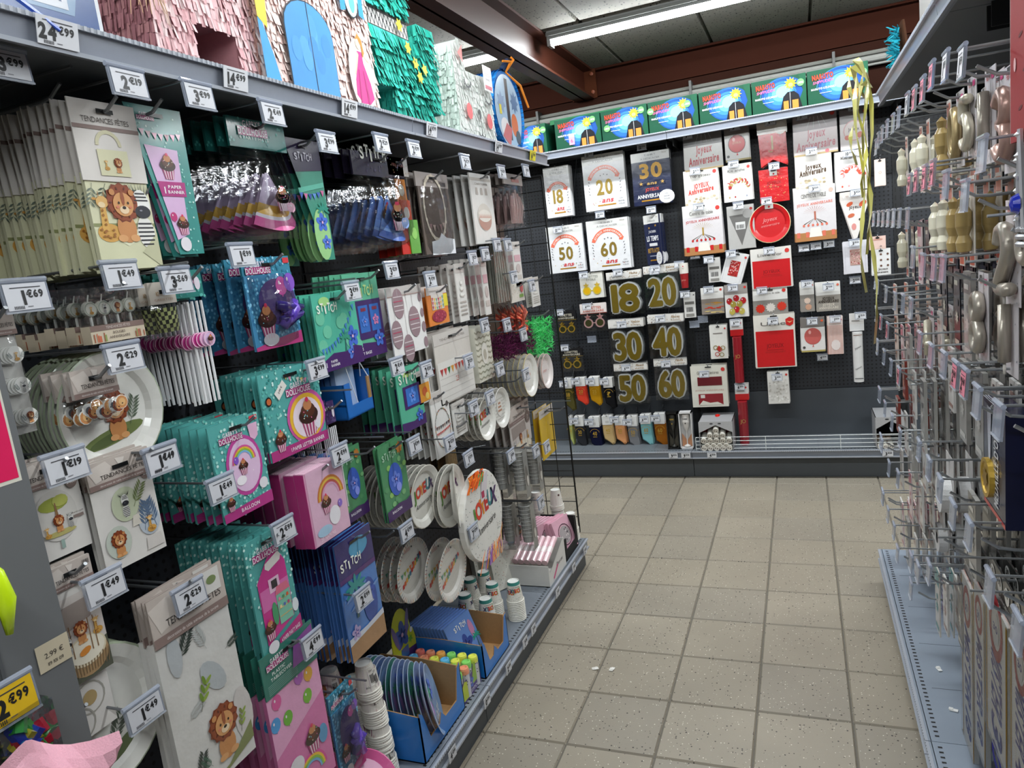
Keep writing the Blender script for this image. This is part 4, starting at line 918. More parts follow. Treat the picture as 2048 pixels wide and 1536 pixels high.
def d_sp(p, R):
    for i in range(50): a = rnd(0, 6.28); r = R * rnd(.5, .95); p.ell(r * math.cos(a), r * math.sin(a), .003, .0014, ('9a5a4a', '6a6a6a', 'c8a060')[i % 3], 1, 5, rot=a)
    p.text('JOYEUX', 0, -.05 * R, R * .14, 'c86a5a', 2, 0, R * .6)
plate_thing('L', *(3.073,1.092), -1.17, .10, 'paper_plate', 'cream plate with gold rim and speckles', 'plate', d_sp, 12, .026, cols=['eeece6'] * 3 + ['d6c486'] * 2 + ['dcdad4'] * 3)
plate_thing('L', *(3.249,1.077), -1.15, .085, 'paper_plate', 'pinkish white plate against the wire grid', 'plate', d_sp, 3, .02, cols=['ebe3e0'] * 3 + ['d8b8b0'] * 2 + ['dcdad4'] * 3)
for px, pr, lb in (((2.673,1.214), '1€99', 'small striped cake plates'), ((2.954,1.137), '1€99', 'gold rimmed speckled plates'), ((2.54,1.125), '1€39', 'grey striped plates'), ((2.382,1.121), '1€99', 'small speckled plates'), ((2.286,0.957), '1€99', 'large tilted plates')):
    hook('L', px[0], px[1] - .05, .4, 'display hook priced %s over the %s' % (pr, lb), pr, px[0], px[1], tagd=.02)

# fourth row
def d_balloonpic(s, w, h):
    s.ell(0, -h * .58, w * .36, h * .26, 'd2cec8', 3, 24); s.ell(-w * .02, -h * .46, w * .26, h * .07, '9aa24a', 4, 12); s.ell(w * .1, -h * .44, w * .14, h * .06, 'b4b860', 5, 10); s.poly([(-w * .03, -h * .6), (w * .03, -h * .6), (w * .01, -h * .45), (-w * .01, -h * .45)], '8a6a4a', 5)
    lion(s, 0, -h * .63, h * .055, 6); zebra(s, w * .2, -h * .64, h * .045, 6); giraffe(s, -w * .22, -h * .68, h * .045, 6); s.ell(0, -h * .76, w * .28, h * .03, 'b9b070', 5, 12); s.rect(-w * .03, -h * .92, w * .03, -h * .83, '9ab0a8', 4)
    s.ell(w * .36, -h * .3, w * .1, w * .1, '7a6a64', 4); s.text('34cm', w * .36, -h * .31, h * .03, 'f0ece8', 5, .02, w * .16); s.text('Peut être gonflé', w * .36, -h * .62, h * .014, '5a504c', 4, 0, w * .2); s.rect(w * .27, -h * .67, w * .45, -h * .64, '8a7a74', 4)
def m_tfcard(pic, hh=.27, th=.004, c='dedad5'):
    def f(w, h):
        def dr(s): pic(s, w, h)
        def mk(t):
            s = Sh(); s.cm = 'gloss'; s.d = .001; s.box(-w / 2, w / 2, -.001, 0, -h, -h * hh, c); pic(s, w, h); s.build('printed_sheet', t)
            s = Sh(); s.cm = 'gloss'; s.d = .003; s.box(-w / 2, w / 2, -.003, .002, -h * hh, 0, 'c4bab3'); header_tf(s, w, h * hh, 2); slot(s, w); bars(s, w * .3, -h * hh * .34, w * .16, h * hh * .2, 5); s.build('header_card', t)
        return mk
    return f
left((0.803,1.388,0.105,0.172), m_tfcard(d_balloonpic), 'balloon_pack', 'white pack picturing a round safari balloon with tree', 'balloon pack', 4, .014, ((0.804,1.397), '1€19'), x=-1.2)
def d_three(s, w, h):
    s.ell(-w * .02, -h * .45, w * .22, h * .16, 'c5ccb0', 3); zebra(s, -w * .03, -h * .41, h * .07, 4); leaf(s, w * .1, -h * .5, .05, 1.0, '6d7a4a', 4); s.poly([(w * .05, -h * .58), (w * .2, -h * .58), (w * .22, -h * .68), (w * .02, -h * .68)], 'ddd6ca', 3)
    s.ell(-w * .24, -h * .76, w * .2, h * .15, 'c3cabe', 3); lion(s, -w * .24, -h * .73, h * .075, 5); s.ell(w * .3, -h * .68, w * .18, h * .14, 'b9c2cc', 3); giraffe(s, w * .3, -h * .66, h * .065, 5)
    for d in (-1, 1): leaf(s, w * .3 + d * w * .1, -h * .76, .06, PI / 2 + d * .2, '5a6f8a', 4)
    s.poly([(w * .2, -h * .83), (w * .44, -h * .83), (w * .48, -h * .95), (w * .18, -h * .95)], 'd3cdc8', 3); s.ell(w * .38, -h * .24, w * .08, w * .08, '7a6a64', 4); s.text('x3', w * .38, -h * .255, h * .03, 'f0ece8', 5, .02)
left((0.93,1.356,0.134,0.206), m_tfcard(d_three, .24), 'centrepiece_pack', 'white table centrepiece pack with zebra lion and giraffe', 'table decorations', 3, .016, ((0.992,1.35), '1€49'), off=.04)
def m_doll_balloon(w, h):
    def dr(s):
        glitter(s, -w / 2, -h, w / 2, 0, 120, 2, TEAL[1:], .003); logo_doll(s, -w * .12, -h * .15, w * .46); s.ell(w * .06, -h * .5, w * .36, h * .32, 'c0489a', 3, 24); s.ell(w * .06, -h * .5, w * .31, h * .28, 'e5c3e2', 4, 24); rainbow(s, w * .06, -h * .46, w * .24, 5)
        cupcake(s, w * .02, -h * .5, w * .1, 6); balloon(s, w * .22, -h * .6, w * .05, 'f2eef4'); balloon(s, -w * .1, -h * .42, w * .05, '8a5ac8', 6); s.ell(-w * .06, -h * .64, w * .1, h * .05, 'f6f0f6', 6)
        s.poly([(-w / 2, -h), (w / 2, -h), (w / 2, -h * .87), (-w / 2, -h * .91)], 'b63a86', 5); s.text('BALLOON', w * .02, -h * .96, h * .04, 'f4e4ee', 6, .025); s.ell(w * .36, -h * .76, w * .09, h * .06, 'e8e6ec', 6); s.poly([(w * .24, -h * .1), (w * .44, -h * .1), (w * .42, -h * .24), (w * .34, -h * .28), (w * .26, -h * .24)], 'e6b8d6', 4); s.rect(w * .3, -h * .07, w * .46, -h * .02, 'd84a54', 4); slot(s, w)
        cupcake(s, -w * .34, -h * .82, w * .09, 7)
    return card(w, h, dr, .004, '5aaba7', edge='8f9a96')
left((1.229,1.349,0.157,0.216), m_doll_balloon, 'balloon_pack', 'teal balloon pack with pink ringed rainbow balloon', 'balloon pack', 9, .024, ((1.124,1.247), '1€49'), off=.02)
left((1.044,1.393,0.056,0.147), m_doll_balloon, 'balloon_pack', 'teal balloon pack deep on its hook left of the others', 'balloon pack', 2, .02, ((0.993,1.352), '1€49'), x=-1.36)
def m_napkin(w, h):
    def mk(t):
        s = Sh(); s.cm = 'foil'; s.d = .03; s.box(-w / 2, w / 2, -.03, 0, -h, 0, 'd89aba'); s.box(-w / 2 - .001, w / 2 - .001, -.0295, -.0005, -h - .001, -.002, 'c03a80')
        s.rect(-w * .46, -h, w * .5, 0, 'dfb4cc', 1); rainbow(s, w * .1, -h * .45, w * .36, 2, ('c87a3a', 'e0b84a', 'c05a50', 'd8a0c0')); cupcake(s, -w * .06, -h * .5, w * .14, 4); s.ell(w * .12, -h * .72, w * .15, h * .13, 'ece8ee', 3); s.ell(-w * .2, -h * .85, w * .2, h * .07, 'a8c8e0', 3); balloon(s, w * .3, -h * .6, w * .06, '8a6ac8', 4); s.text('20 NAPKINS', -w * .14, -h * .96, h * .05, 'f2d8e4', 5, .02, w * .4)
        for i in range(5): s.box(-w * .49, w * .49, -.029 + .006 * i, -.027 + .006 * i, 0, .001, 'f0d6e2')
        s.build('wrapped_napkins', t)
    return mk
left((1.474,1.165,0.156,0.194), m_napkin, 'napkin_pack', 'thick pink napkin pack with rainbow print', 'napkins', 7, .036, ((1.54,1.196), '2€99'))
def m_st_balloon(w, h):
    def dr(s):
        for i in range(14): s.ell(rnd(-.45, .45) * w, -rnd(.1, .85) * h, .08 * w, .06 * w, ('5a9a6a', '7ab47a', '8fc46a')[i % 3], 2, 10)
        logo_st(s, -w * .14, -h * .2, w * .55, 'a9c8b0'); s.star(w * .3, -h * .12, w * .14, 'b8783a', 4, 8, .7); s.ell(0, -h * .5, w * .27, h * .22, '3a5fc0', 4, 24); hibiscus(s, 0, -h * .5, w * .17, '6a86e0', '27389a', 5); s.ell(w * .08, -h * .62, w * .1, h * .06, '8a9af0', 6)
        s.poly([(-w / 2, -h), (w / 2, -h), (w / 2, -h * .82), (w * .3, -h * .85), (0, -h * .83), (-w / 2, -h * .86)], '43265e', 5); s.text('BALLOON', -w * .12, -h * .92, h * .035, 'f0ecf4', 6, .025); slot(s, w)
    return card(w, h, dr, .004, '4f8f62', edge='4a6a56')
left((1.844,1.122,0.145,0.234), m_st_balloon, 'balloon_pack', 'green balloon pack with round blue balloon', 'balloon pack', 2, .012, ((1.71,1.129), '1€99') if False else None)
left((1.693,1.149,0.11,0.212), m_st_balloon, 'balloon_pack', 'green balloon pack set back and shaded', 'balloon pack', 3, .02, None, x=-1.235)
left((1.575,1.31,0.05,0.299), m_straws('40285a', ('3f86d8', '5a9ae8', '8ab8f0', 'c8a8d8'), 'st'), 'straw_pack', 'pack of white straws with blue paper discs', 'straws', 7, .028, ((1.54,1.196), '2€99') if False else None)
def m_pinata_disc(w, h):
    def mk(t):
        s = Sh(); s.cm = 'paper'; R = w / 2; s.lathe([(0, .014), (R * .98, .014), (R, .01), (R, -.01), (R * .98, -.014), (0, -.014)], 'e6e4de', 32, 'paper', 'y', (0, 0, -R)); s.build('drum', t)
        p = Sh(); p.d = .0145; d_joy()(p, R); dotsfill(p, -R * .6, -R * .6, R * .6, R * .6, 60, ('3a3a40', '8a6a4a', '5a7a70'), 1, .0015, True); p.build('print', t, (0, 0, -R))
        q = Sh(); q.cm = 'tissue'
        for i in range(40): u = rnd(-.22, .1) * w; q.tube([(u, -.005, -.005), (u - rnd(.0, .04), -.025, rnd(-.02, .012)), (u - rnd(.02, .06), -.02, -rnd(.02, .055))], .0022, ('f0702c', 'f4902c', 'e85a2c', '4fc06a')[min(3, int(rnd(0, 3.3)))], 4)
        q.build('streamers', t)['kind'] = 'stuff'
        q = Sh(); q.cm = 'tissue'
        for i in range(26): u = rnd(.1, .5) * w; q.tube([(u, -.0, -h * .5), (u - rnd(0, .05), -.01, -h * .75), (u - rnd(.02, .16), -.02, -h * 1.0)], .0015, random.choice(('e8a86a', 'f0c890', 'e8884a', '9a6ab0')), 4)
        q.build('ribbons', t)['kind'] = 'stuff'
        c = Sh(); c.d = .016; c.poly([(w * .02, -h * .1), (w * .2, -h * .05), (w * .1, -h * .3), (-.06 * w, -h * .33)], 'd8d0d4', 1); c.rect(-w * .02, -h * .29, w * .05, -h * .22, 'b03a5a', 2); c.build('hang_tag', t)
    return mk
left((2.37, .86, .35, .37), m_pinata_disc, 'round_pinata', 'big round white JOYEUX pinata with orange streamers', 'pinata', 1, .05, ((2.247,0.69), '7€99'), x=-1.17)

# fifth and sixth rows
def d_log(s, w, h):
    s.rect(-w / 2, -h, w / 2, -h * .27, 'd3cac4', 3); s.poly([(-w / 2, -h), (w / 2, -h), (w / 2, -h * .72), (-w / 2, -h * .84)], '56584a', 4); s.poly([(-w * .44, -h * .34), (w * .24, -h * .33), (w * .26, -h * .5), (-w * .42, -h * .55)], 'a2958e', 4)
    s.ell(.0, -h * .82, w * .48, h * .16, 'a98a64', 5, 20); s.ell(-.01 * w, -h * .76, w * .46, h * .13, 'dccfb2', 6, 20); s.ell(-.01 * w, -h * .755, w * .42, h * .11, 'eae2cf', 7, 20)
    for i in range(14): s.poly([(-w * .46 + i * w * .07, -h * .83), (-w * .43 + i * w * .07, -h * .83), (-w * .42 + i * w * .065, -h * .95), (-w * .44 + i * w * .065, -h * .95)], '7f684c', 6)
    lion(s, -w * .05, -h * .56, h * .06, 8); giraffe(s, w * .3, -h * .55, h * .06, 8); zebra(s, -w * .36, -h * .62, h * .05, 8); s.ell(-w * .05, -h * .76, w * .14, h * .03, 'd88a3a', 9, 10, rot=.3)
    for x in (-.3, .12, .24): s.rect(w * x, -h * .78, w * x + .002, -h * .5, '8a6a4a', 8)
    s.ell(w * .36, -h * .3, w * .11, w * .11, '75665f', 10); s.text('7', w * .36, -h * .31, h * .045, 'f0ece8', 11, .03); s.text('pièces', w * .36, -h * .34, h * .018, 'f0ece8', 11, .0)
left((0.793,1.206,0.084,0.212), m_tfcard(d_log, .2), 'cake_decoration_pack', 'cake decoration pack picturing a log cake with animals', 'cake decorations', 4, .012, ((0.823,1.172), '1€49'))
def d_leafcloth(s, w, h):
    for (u, v, l, a, c) in ((-.25, -.34, .34, 1.0, '353d36'), (.34, -.42, .2, .3, '3f4a42'), (-.3, -.92, .3, 1.2, '39423c'), (.1, -.36, .3, 1.9, 'b4b7b5'), (.2, -.2, .3, 1.3, 'c0c2c1'), (-.3, -.62, .25, .4, 'b9bcba')): leaf(s, u * w, v * h, l * w, a, c, 3, 7)
    s.ell(w * .12, -h * .5, w * .12, h * .1, 'b3b8bb', 3, 14, rot=.6); s.ell(-w * .3, -h * .3, w * .09, h * .1, 'b6babd', 3, 12); branch(s, -w * .12, -h * .62, w * .34, 1.15)
    lion(s, w * .12, -h * .74, h * .085, 4); s.poly([(-w / 2, -h), (-w * .1, -h), (w / 2, -h * .93), (w / 2, -h * .84), (w * .1, -h * .96)], '7f8656', 3); branch(s, w * .34, -h * .86, w * .25, 1.3, '7c8a46', 4); leaf(s, -w * .12, -h * .9, w * .2, 2.2, '4a6a58', 4); s.ell(w * .42, -h * .78, w * .14, h * .14, 'cfc9c6', 2, 14)
def m_cloth(w, h):
    def mk(t):
        s = Sh(); s.cm = 'foil'; s.d = .008; s.box(-w / 2, w / 2, -.008, .004, -h, -h * .2, 'd5d3cf'); d_leafcloth(s, w, h); s.build('folded_cloth', t)
        s = Sh(); s.cm = 'gloss'; s.d = .01; s.box(-w / 2, w / 2, -.01, -.008, -h * .22, 0, 'a4968f'); header_tf(s, w, h * .22, 2); slot(s, w); s.rect(w * .22, -h * .12, w * .44, -h * .01, 'dcd9d4', 5); s.ell(w * .32, -h * .06, w * .07, h * .02, '7a8a5a', 6); s.build('header_card', t)
    return mk
left((0.996,1.078,0.191,0.44), m_cloth, 'tablecloth_pack', 'folded white tablecloth with lion and leaves', 'tablecloth', 4, .012, ((0.991,1.07), '2€29'), x=-1.17)
left((0.807,1.156,0.061,0.315), m_cloth, 'tablecloth_pack', 'white leaf tablecloth hung far back by the pegboard', 'tablecloth', 2, .012, None, x=-1.45)
def m_gablebag(w, h):
    def dr(s):
        glitter(s, -w / 2, -h * .7, w / 2, 0, 80, 2, TEAL[1:], .003); logo_doll(s, -w * .06, -h * .13, w * .62); s.poly([(-w * .36, -h * .9), (w * .36, -h * .8), (w * .36, -h * .3), (w * .2, -h * .16), (-w * .05, -h * .2), (-w * .36, -h * .36)], 'c8388c', 3)
        s.poly([(-w * .12, -h * .24), (w * .22, -h * .19), (w * .28, -h * .23), (w * .24, -h * .27), (-w * .06, -h * .31), (-w * .14, -h * .28)], 'e9e4e0', 4); s.rect(-w * .34, -h * .62, w * .36, -h * .44, 'd870b0', 4); s.rect(-w * .12, -h * .5, w * .14, -h * .38, 'e8c0d8', 5); s.rect(-w * .06, -h * .47, w * .08, -h * .4, '3a3436', 6)
        s.rect(w * .0, -h * .8, w * .34, -h * .54, '7fbfa6', 5); s.poly([(-w * .02, -h * .54), (w * .36, -h * .54), (w * .3, -h * .47), (w * .04, -h * .47)], 'd8708a', 6)
        for i in range(3): s.rect(w * .02, -h * (.6 + .07 * i), w * .32, -h * (.592 + .07 * i), 'd9b87a', 6)
        for i in range(6): s.rect(w * (.04 + .1 * (i % 3)), -h * (.6 + .07 * (i // 3)) + .001, w * (.09 + .1 * (i % 3)), -h * (.57 + .07 * (i // 3)), ('e88aa8', '4a8a5a', 'd8603a', 'f0d8a0', '5a70b8', 'b84a7a')[i], 7)
        s.ell(-w * .08, -h * .68, w * .07, h * .1, '4a9a6a', 6); cupcake(s, -w * .26, -h * .77, w * .15, 7); s.ell(-w * .26, -h * .93, w * .13, h * .05, 'e8e6ec', 8); s.poly([(-w * .1, -h), (w / 2, -h * .94), (w / 2, -h * .82), (-w * .1, -h * .9)], 'b8307c', 6); s.text('4 PAPER PARTY BAGS', w * .2, -h * .935, h * .035, 'f4e8ee', 7, .025, w * .5, rot=.09); s.ell(w * .42, -h * .72, w * .08, h * .06, 'dfe6ea', 6); slot(s, w)
    return card(w, h, dr, .005, '55a5a1', edge='2a726c')
left((1.256,1.068,0.14,0.285), m_gablebag, 'party_bag_pack', 'teal pack of pink party bags with dolls house print', 'party bags', 10, .022, ((1.283,1.089), '2€99'))
def m_seacloth(w, h):
    def dr(s):
        s.poly([(-w / 2, -h * .3), (w / 2, -h * .3), (w / 2, 0), (-w / 2, 0)], '38306a', 2); s.ell(w * .1, -h * .12, w * .26, h * .08, '4f9ac0', 3); logo_st(s, -w * .16, -h * .24, w * .56); s.rect(-w / 2, -h * .34, w / 2, -h * .3, '54306e', 3)
        palm(s, -w * .18, -h * .68, h * .34, '2f8f8c', 4); s.ell(w * .2, -h * .62, w * .2, h * .2, '2f4fa0', 3); s.poly([(-w / 2, -h), (w / 2, -h), (w / 2, -h * .82), (0, -h * .84), (-w / 2, -h * .86)], 'a8805a', 4); s.poly([(-w / 2, -h * .86), (0, -h * .84), (w / 2, -h * .82), (w / 2, -h * .77), (0, -h * .8), (-w / 2, -h * .8)], 'cfd4e0', 5)
        for i in range(6): s.ell(rnd(-.4, .4) * w, -h * rnd(.38, .6), w * .12, h * .012, '6f96d0', 4, 8, rot=.3)
        hibiscus(s, w * .2, -h * .56, w * .16, '3a56b0', '22327a', 5); hibiscus(s, -w * .3, -h * .78, w * .12, 'b8a8d8', '6a5aa8', 6); slot(s, w)
    return card(w, h, dr, .004, '4f7fc4', m='foil', edge='3a4a80')
left((1.585,0.931,0.175,0.34), m_seacloth, 'tablecloth_pack', 'blue beach print tablecloth pack with palm tree', 'tablecloth', 15, .014, ((1.539,0.79), '2€99'), off=.02)
def m_pinkcloth(w, h):
    def mk(t):
        s = Sh(); s.cm = 'foil'; s.d = .006; s.box(-w / 2, w / 2, -.006, .004, -h, -h * .24, 'd97aae'); s.poly([(-w / 2, -h * .62), (w / 2, -h * .46), (w / 2, -h * .24), (-w / 2, -h * .24)], 'e7a6cc', 1)
        for (u, v, c) in ((-.2, -.44, '6fb03a'), (.2, -.42, '7ab83a'), (.28, -.3, 'e0a83a'), (.1, -.27, 'b060b8'), (-.42, -.42, '4a9ad8'), (-.34, -.3, 'd85a9a')): balloon(s, u * w, v * h, w * .085, c, 3)
        cupcake(s, w * .16, -h * .68, w * .16, 4); s.ell(-w * .2, -h * .76, w * .14, h * .06, 'e8e2e8', 3); s.ell(w * .36, -h * .72, w * .09, h * .06, '5a9ac8', 3); rainbow(s, w * .05, -h * .9, w * .3, 3); balloon(s, -w * .34, -h * .9, w * .06, '6a4ab0'); s.build('folded_cloth', t)
        s = Sh(); s.cm = 'gloss'; s.d = .009; s.box(-w / 2, w / 2, -.009, -.006, -h * .25, 0, '35786a'); logo_doll(s, -w * .22, -h * .06, w * .4); s.text('PLASTIC', -w * .22, -h * .135, h * .02, 'dfe8e4', 3, .02); s.text('TABLECOVER', -w * .18, -h * .165, h * .02, 'dfe8e4', 3, .02)
        for i in range(6): s.rect(-w * .44, -h * (.18 + .01 * i), w * .1, -h * (.183 + .01 * i), '8fb8ac', 2)
        s.poly([(w * .02, -h * .19), (w * .48, -h * .2), (w * .48, -h * .02), (w * .1, -h * .05)], '8a4a9a', 2); cupcake(s, w * .32, -h * .11, w * .09, 4); slot(s, w); s.build('header_card', t)
    return mk
left((1.261,0.799,0.193,0.414), m_pinkcloth, 'tablecloth_pack', 'pink plastic tablecloth pack with cat balloons', 'tablecloth', 8, .022, ((1.311,0.785), '4€99'))
def d_gar(p, R):
    for i in range(52): a = i * 2 * PI / 52; p.poly([(R * .84 * math.cos(a), R * .84 * math.sin(a)), (R * .99 * math.cos(a - .02), R * .99 * math.sin(a - .02)), (R * .99 * math.cos(a + .02), R * .99 * math.sin(a + .02))], ('b04a3c', 'd89a4a', '4a7a80', '5a3a50')[i % 4], 28)
    bunting(p, -R * .6, R * .05, R * .62, R * .32, 7, ('5f9a86', '8aa84a', 'c8a23a', 'd8824a', 'c85a4a', 'b03a50', '5a2f5c'), 2, .06)
    for i in range(11): x = -R * .55 + i * R * .115; p.poly([(x, -R * .42 + i * R * .06), (x + R * .1, -R * .4 + i * R * .06), (x + R * .1, -R * .26 + i * R * .06), (x, -R * .28 + i * R * .06)], ('c8403c', 'd86a3a', 'e0a84a', '5f9a6a', '4a7a9a')[i % 5], 2)
    for i in range(5): p.poly([(-R * .7, R * (-.7 + .25 * i)), (R * .7, R * (-.4 + .25 * i)), (R * .7, R * (-.395 + .25 * i)), (-R * .7, R * (-.695 + .25 * i))], 'b9b5ad', 1)
    p.rect(-R * .3, R * .62, R * .1, R * .78, 'c9b0ac', 2); p.rect(R * .14, R * .66, R * .22, R * .8, '4a4a4e', 2)
GAR = ['dcd9d3'] * 8
plate_thing('L', *(2.13,0.57), -1.19, .112, 'paper_plate', 'white plate with coloured flag garland and striped rim', 'plate', d_gar, 2, .05, cols=GAR, lean=.06)
plate_thing('L', *(2.02,0.618), -1.28, .112, 'paper_plate', 'flag garland plate set back in shadow', 'plate', d_gar, 4, .03, cols=GAR, lean=.04)
hook('L', (1.769,0.89)[0], (1.769,0.89)[1] - .045, .4, 'display hook priced 4€99 above the flag garland plates', '4€99', *(1.804,0.873), tagd=.02)
def d_lbl(p, R):
    p.rect(-R * .75, -R * .1, R * .2, R * .9, 'e0dbd6', 29); p.rect(-R * .75, R * .66, -R * .2, R * .8, 'a8928c', 30); bars(p, -R * .1, R * .68, R * .26, R * .14, 30)
    for (u, v) in ((-.1, .4), (-.3, .12), (-.6, .35)): p.ring(u * R, v * R, R * .2, R * .22, 'a8a49a', 30); p.ell(u * R, v * R, R * .1, R * .1, 'b49a6a', 30)
    leaf(p, R * .1, -R * .5, R * .5, 1.0, '4a564a', 2); p.ell(R * .2, -R * .6, R * .36, R * .1, '5f6e48', 1, 12, rot=.4); lion(p, -R * .3, -R * .4, R * .25, 3); p.ring(0, 0, R * .96, R, 'a8b49a', 1, n=30)
plate_thing('L', *(0.8,0.901), -1.2, .135, 'paper_plate', 'large white plate with green rim and product label', 'plate', d_lbl, 4, .012, cols=['e9e8e2'] * 3 + ['aab59c'] * 2 + ['d8d8d0'] * 3)
hook('L', (0.779,0.962)[0] - .02, (0.779,0.962)[1] - .02, .4, 'display hook priced 1€49 carrying the large green rimmed plate', '1€49', *(0.844,0.918), tagd=.02)
left((1.437,0.558,0.109,0.261), m_balloonbag, 'balloon_pack', 'teal and purple balloon pack behind the cup stacks', 'balloon pack', 1, .03, None, x=-1.2)
def m_cupsbag(w, h):
    w = .085
    def mk(t):
        n = 9
        for i in range(n):
            s = Sh(); s.cm = 'paper'; R = w * (.36); z = -h * (.16 + .075 * i) ; s.lathe([(R * (1 - .02 * i), .0), (R * (1 - .02 * i) + .002, .003), (R * (1 - .02 * i), .006), (R * .8, -h * .1)], 'e6e3dc', 16); s.build('paper_cup', t, (0, -R, z))
        s = Sh(); s.cm = 'paper'; s.d = w * .74; s.box(-w * .3, w * .3, -w * .745, -w * .74, -h, -h * .12, 'd9d6ce'); s.ell(-w * .05, -h * .6, w * .18, h * .2, 'b3aba2', 1); s.ell(w * .05, -h * .7, w * .12, h * .1, 'cfc9c0', 2); s.build('card_band', t)
        b = Sh(); b.cm = 'film'; b.box(-w * .42, w * .42, -w * .75, 0, -h, -h * .1, 'ffffff'); b.poly([(-w * .42, -h * .1), (w * .42, -h * .1), (w * .1, 0), (-w * .1, 0)], 'ffffff', 1); b.build('clear_bag', t)
    return mk
left((2.846,0.831,0.17,0.244), m_cupsbag, 'cup_pack', 'clear bag of striped paper cups on the upper hook', 'paper cups', 2, .09, ((2.676,0.847), '1€99'), x=-1.22)
left((3.017,0.784,0.146,0.223), m_cupsbag, 'cup_pack', 'clear bag of striped paper cups beside the grid', 'paper cups', 1, .09, ((2.966,0.782), '1€99'), x=-1.22)
left((2.858,0.579,0.169,0.238), m_cupsbag, 'cup_pack', 'clear bag of striped paper cups on the lower hook', 'paper cups', 2, .09, ((2.953,0.542), '1€99'), x=-1.22)
left((3.01,0.974,0.259,0.271), m_tfcard(d_log, .3), 'card_pack', 'beige headed pack with cake picture below speckled plates', 'cake decorations', 4, .035, ((3.115,0.758), '1€99'), x=-1.23)
left((3.42,0.859,0.214,0.252), m_plain(None, 'e0b820'), 'card_pack', 'yellow pack seen through the wire grid', 'party pack', 2, .03, None, x=-1.25)
# empty hooks and hooks of the near bay
hook('L', .98, 2.0, .38, 'bare display hook with white ticket strip under the top shelf', None, (0.989,2.044)[0], (0.989,2.044)[1], ticket=None)
hook('L', (0.862,2.045)[0] - .02, (0.862,2.045)[1] - .05, .4, 'display hook priced 3€99 at the top left edge', '3€99', *(0.857,2.044), tagd=.02)
hook('L', .53, 1.02, .42, 'display hook with yellow price ticket by the grey post', '2€99', (0.603,1.097)[0], (0.605,1.106)[1], bg='e3b81c', tagd=.05, tw=.08, th=.055)
def m_wand(w, h):
    def mk(t):
        s = Sh(); s.cm = 'gloss'; s.d = .004; s.box(-w / 2, w / 2, -.004, 0, -h * .3, 0, '1a1a1e'); s.build('header_card', t)
        for i in range(16): b = Sh(); b.cm = 'foil'; b.tube([(rnd(-.3, .4) * w, -.01, -h * rnd(.3, .9)), (rnd(-.3, .45) * w, -.02, -h * rnd(.3, .9))], .012, random.choice(('2a4ac8', '3aa04a', 'c8203a', 'd8c83a', '2a8ac8')), 7); b.build('foil_piece', t)
        b = Sh(); b.cm = 'film'; b.box(-w / 2, w / 2, -.04, 0, -h, -h * .2, 'ffffff'); b.build('clear_bag', t)
    return mk
left((0.619,1.084,0.067,0.121), m_wand, 'foil_pack', 'black topped bag of bright foil pieces by the grey post', 'party pack', 1, .03, None, x=-1.12, nohook=True)
t = thing('fabric_bow', 'pale pink crumpled fabric at the bottom left corner', 'fabric', wpos('L', *(0.568,1.054), -1.05), SIDE['L'])
s = Sh(); s.cm = 'fabric'
for i in range(18):
    for j in range(8):
        def q(a, b): return (-.16 + .0155 * a, -.02 * math.sin(a * .8 + b * .5) - .018 * math.cos(b * .9 + a * .3) - .02, -.02 - .02 * b + .016 * math.sin(a * .75) - .0007 * (a - 9) ** 2)
        s.face([q(i, j), q(i, j + 1), q(i + 1, j + 1), q(i + 1, j)], 'f0b4c4')
s.build('cloth', t, smooth=True)
s = Sh(); s.cm = 'foil'; s.tube([(0, 0, .02), (.004, -.008, .0), (.006, -.012, -.04), (.0, -.012, -.09)], [.005, .011, .014, .005], 'd2f51e', 9); tag(s.build('neon_pouch', None, wpos('L', *(0.611,1.277), -1.08), (0, 0, SIDE['L']), True), 'neon yellow shiny pouch at the left edge', 'pouch')

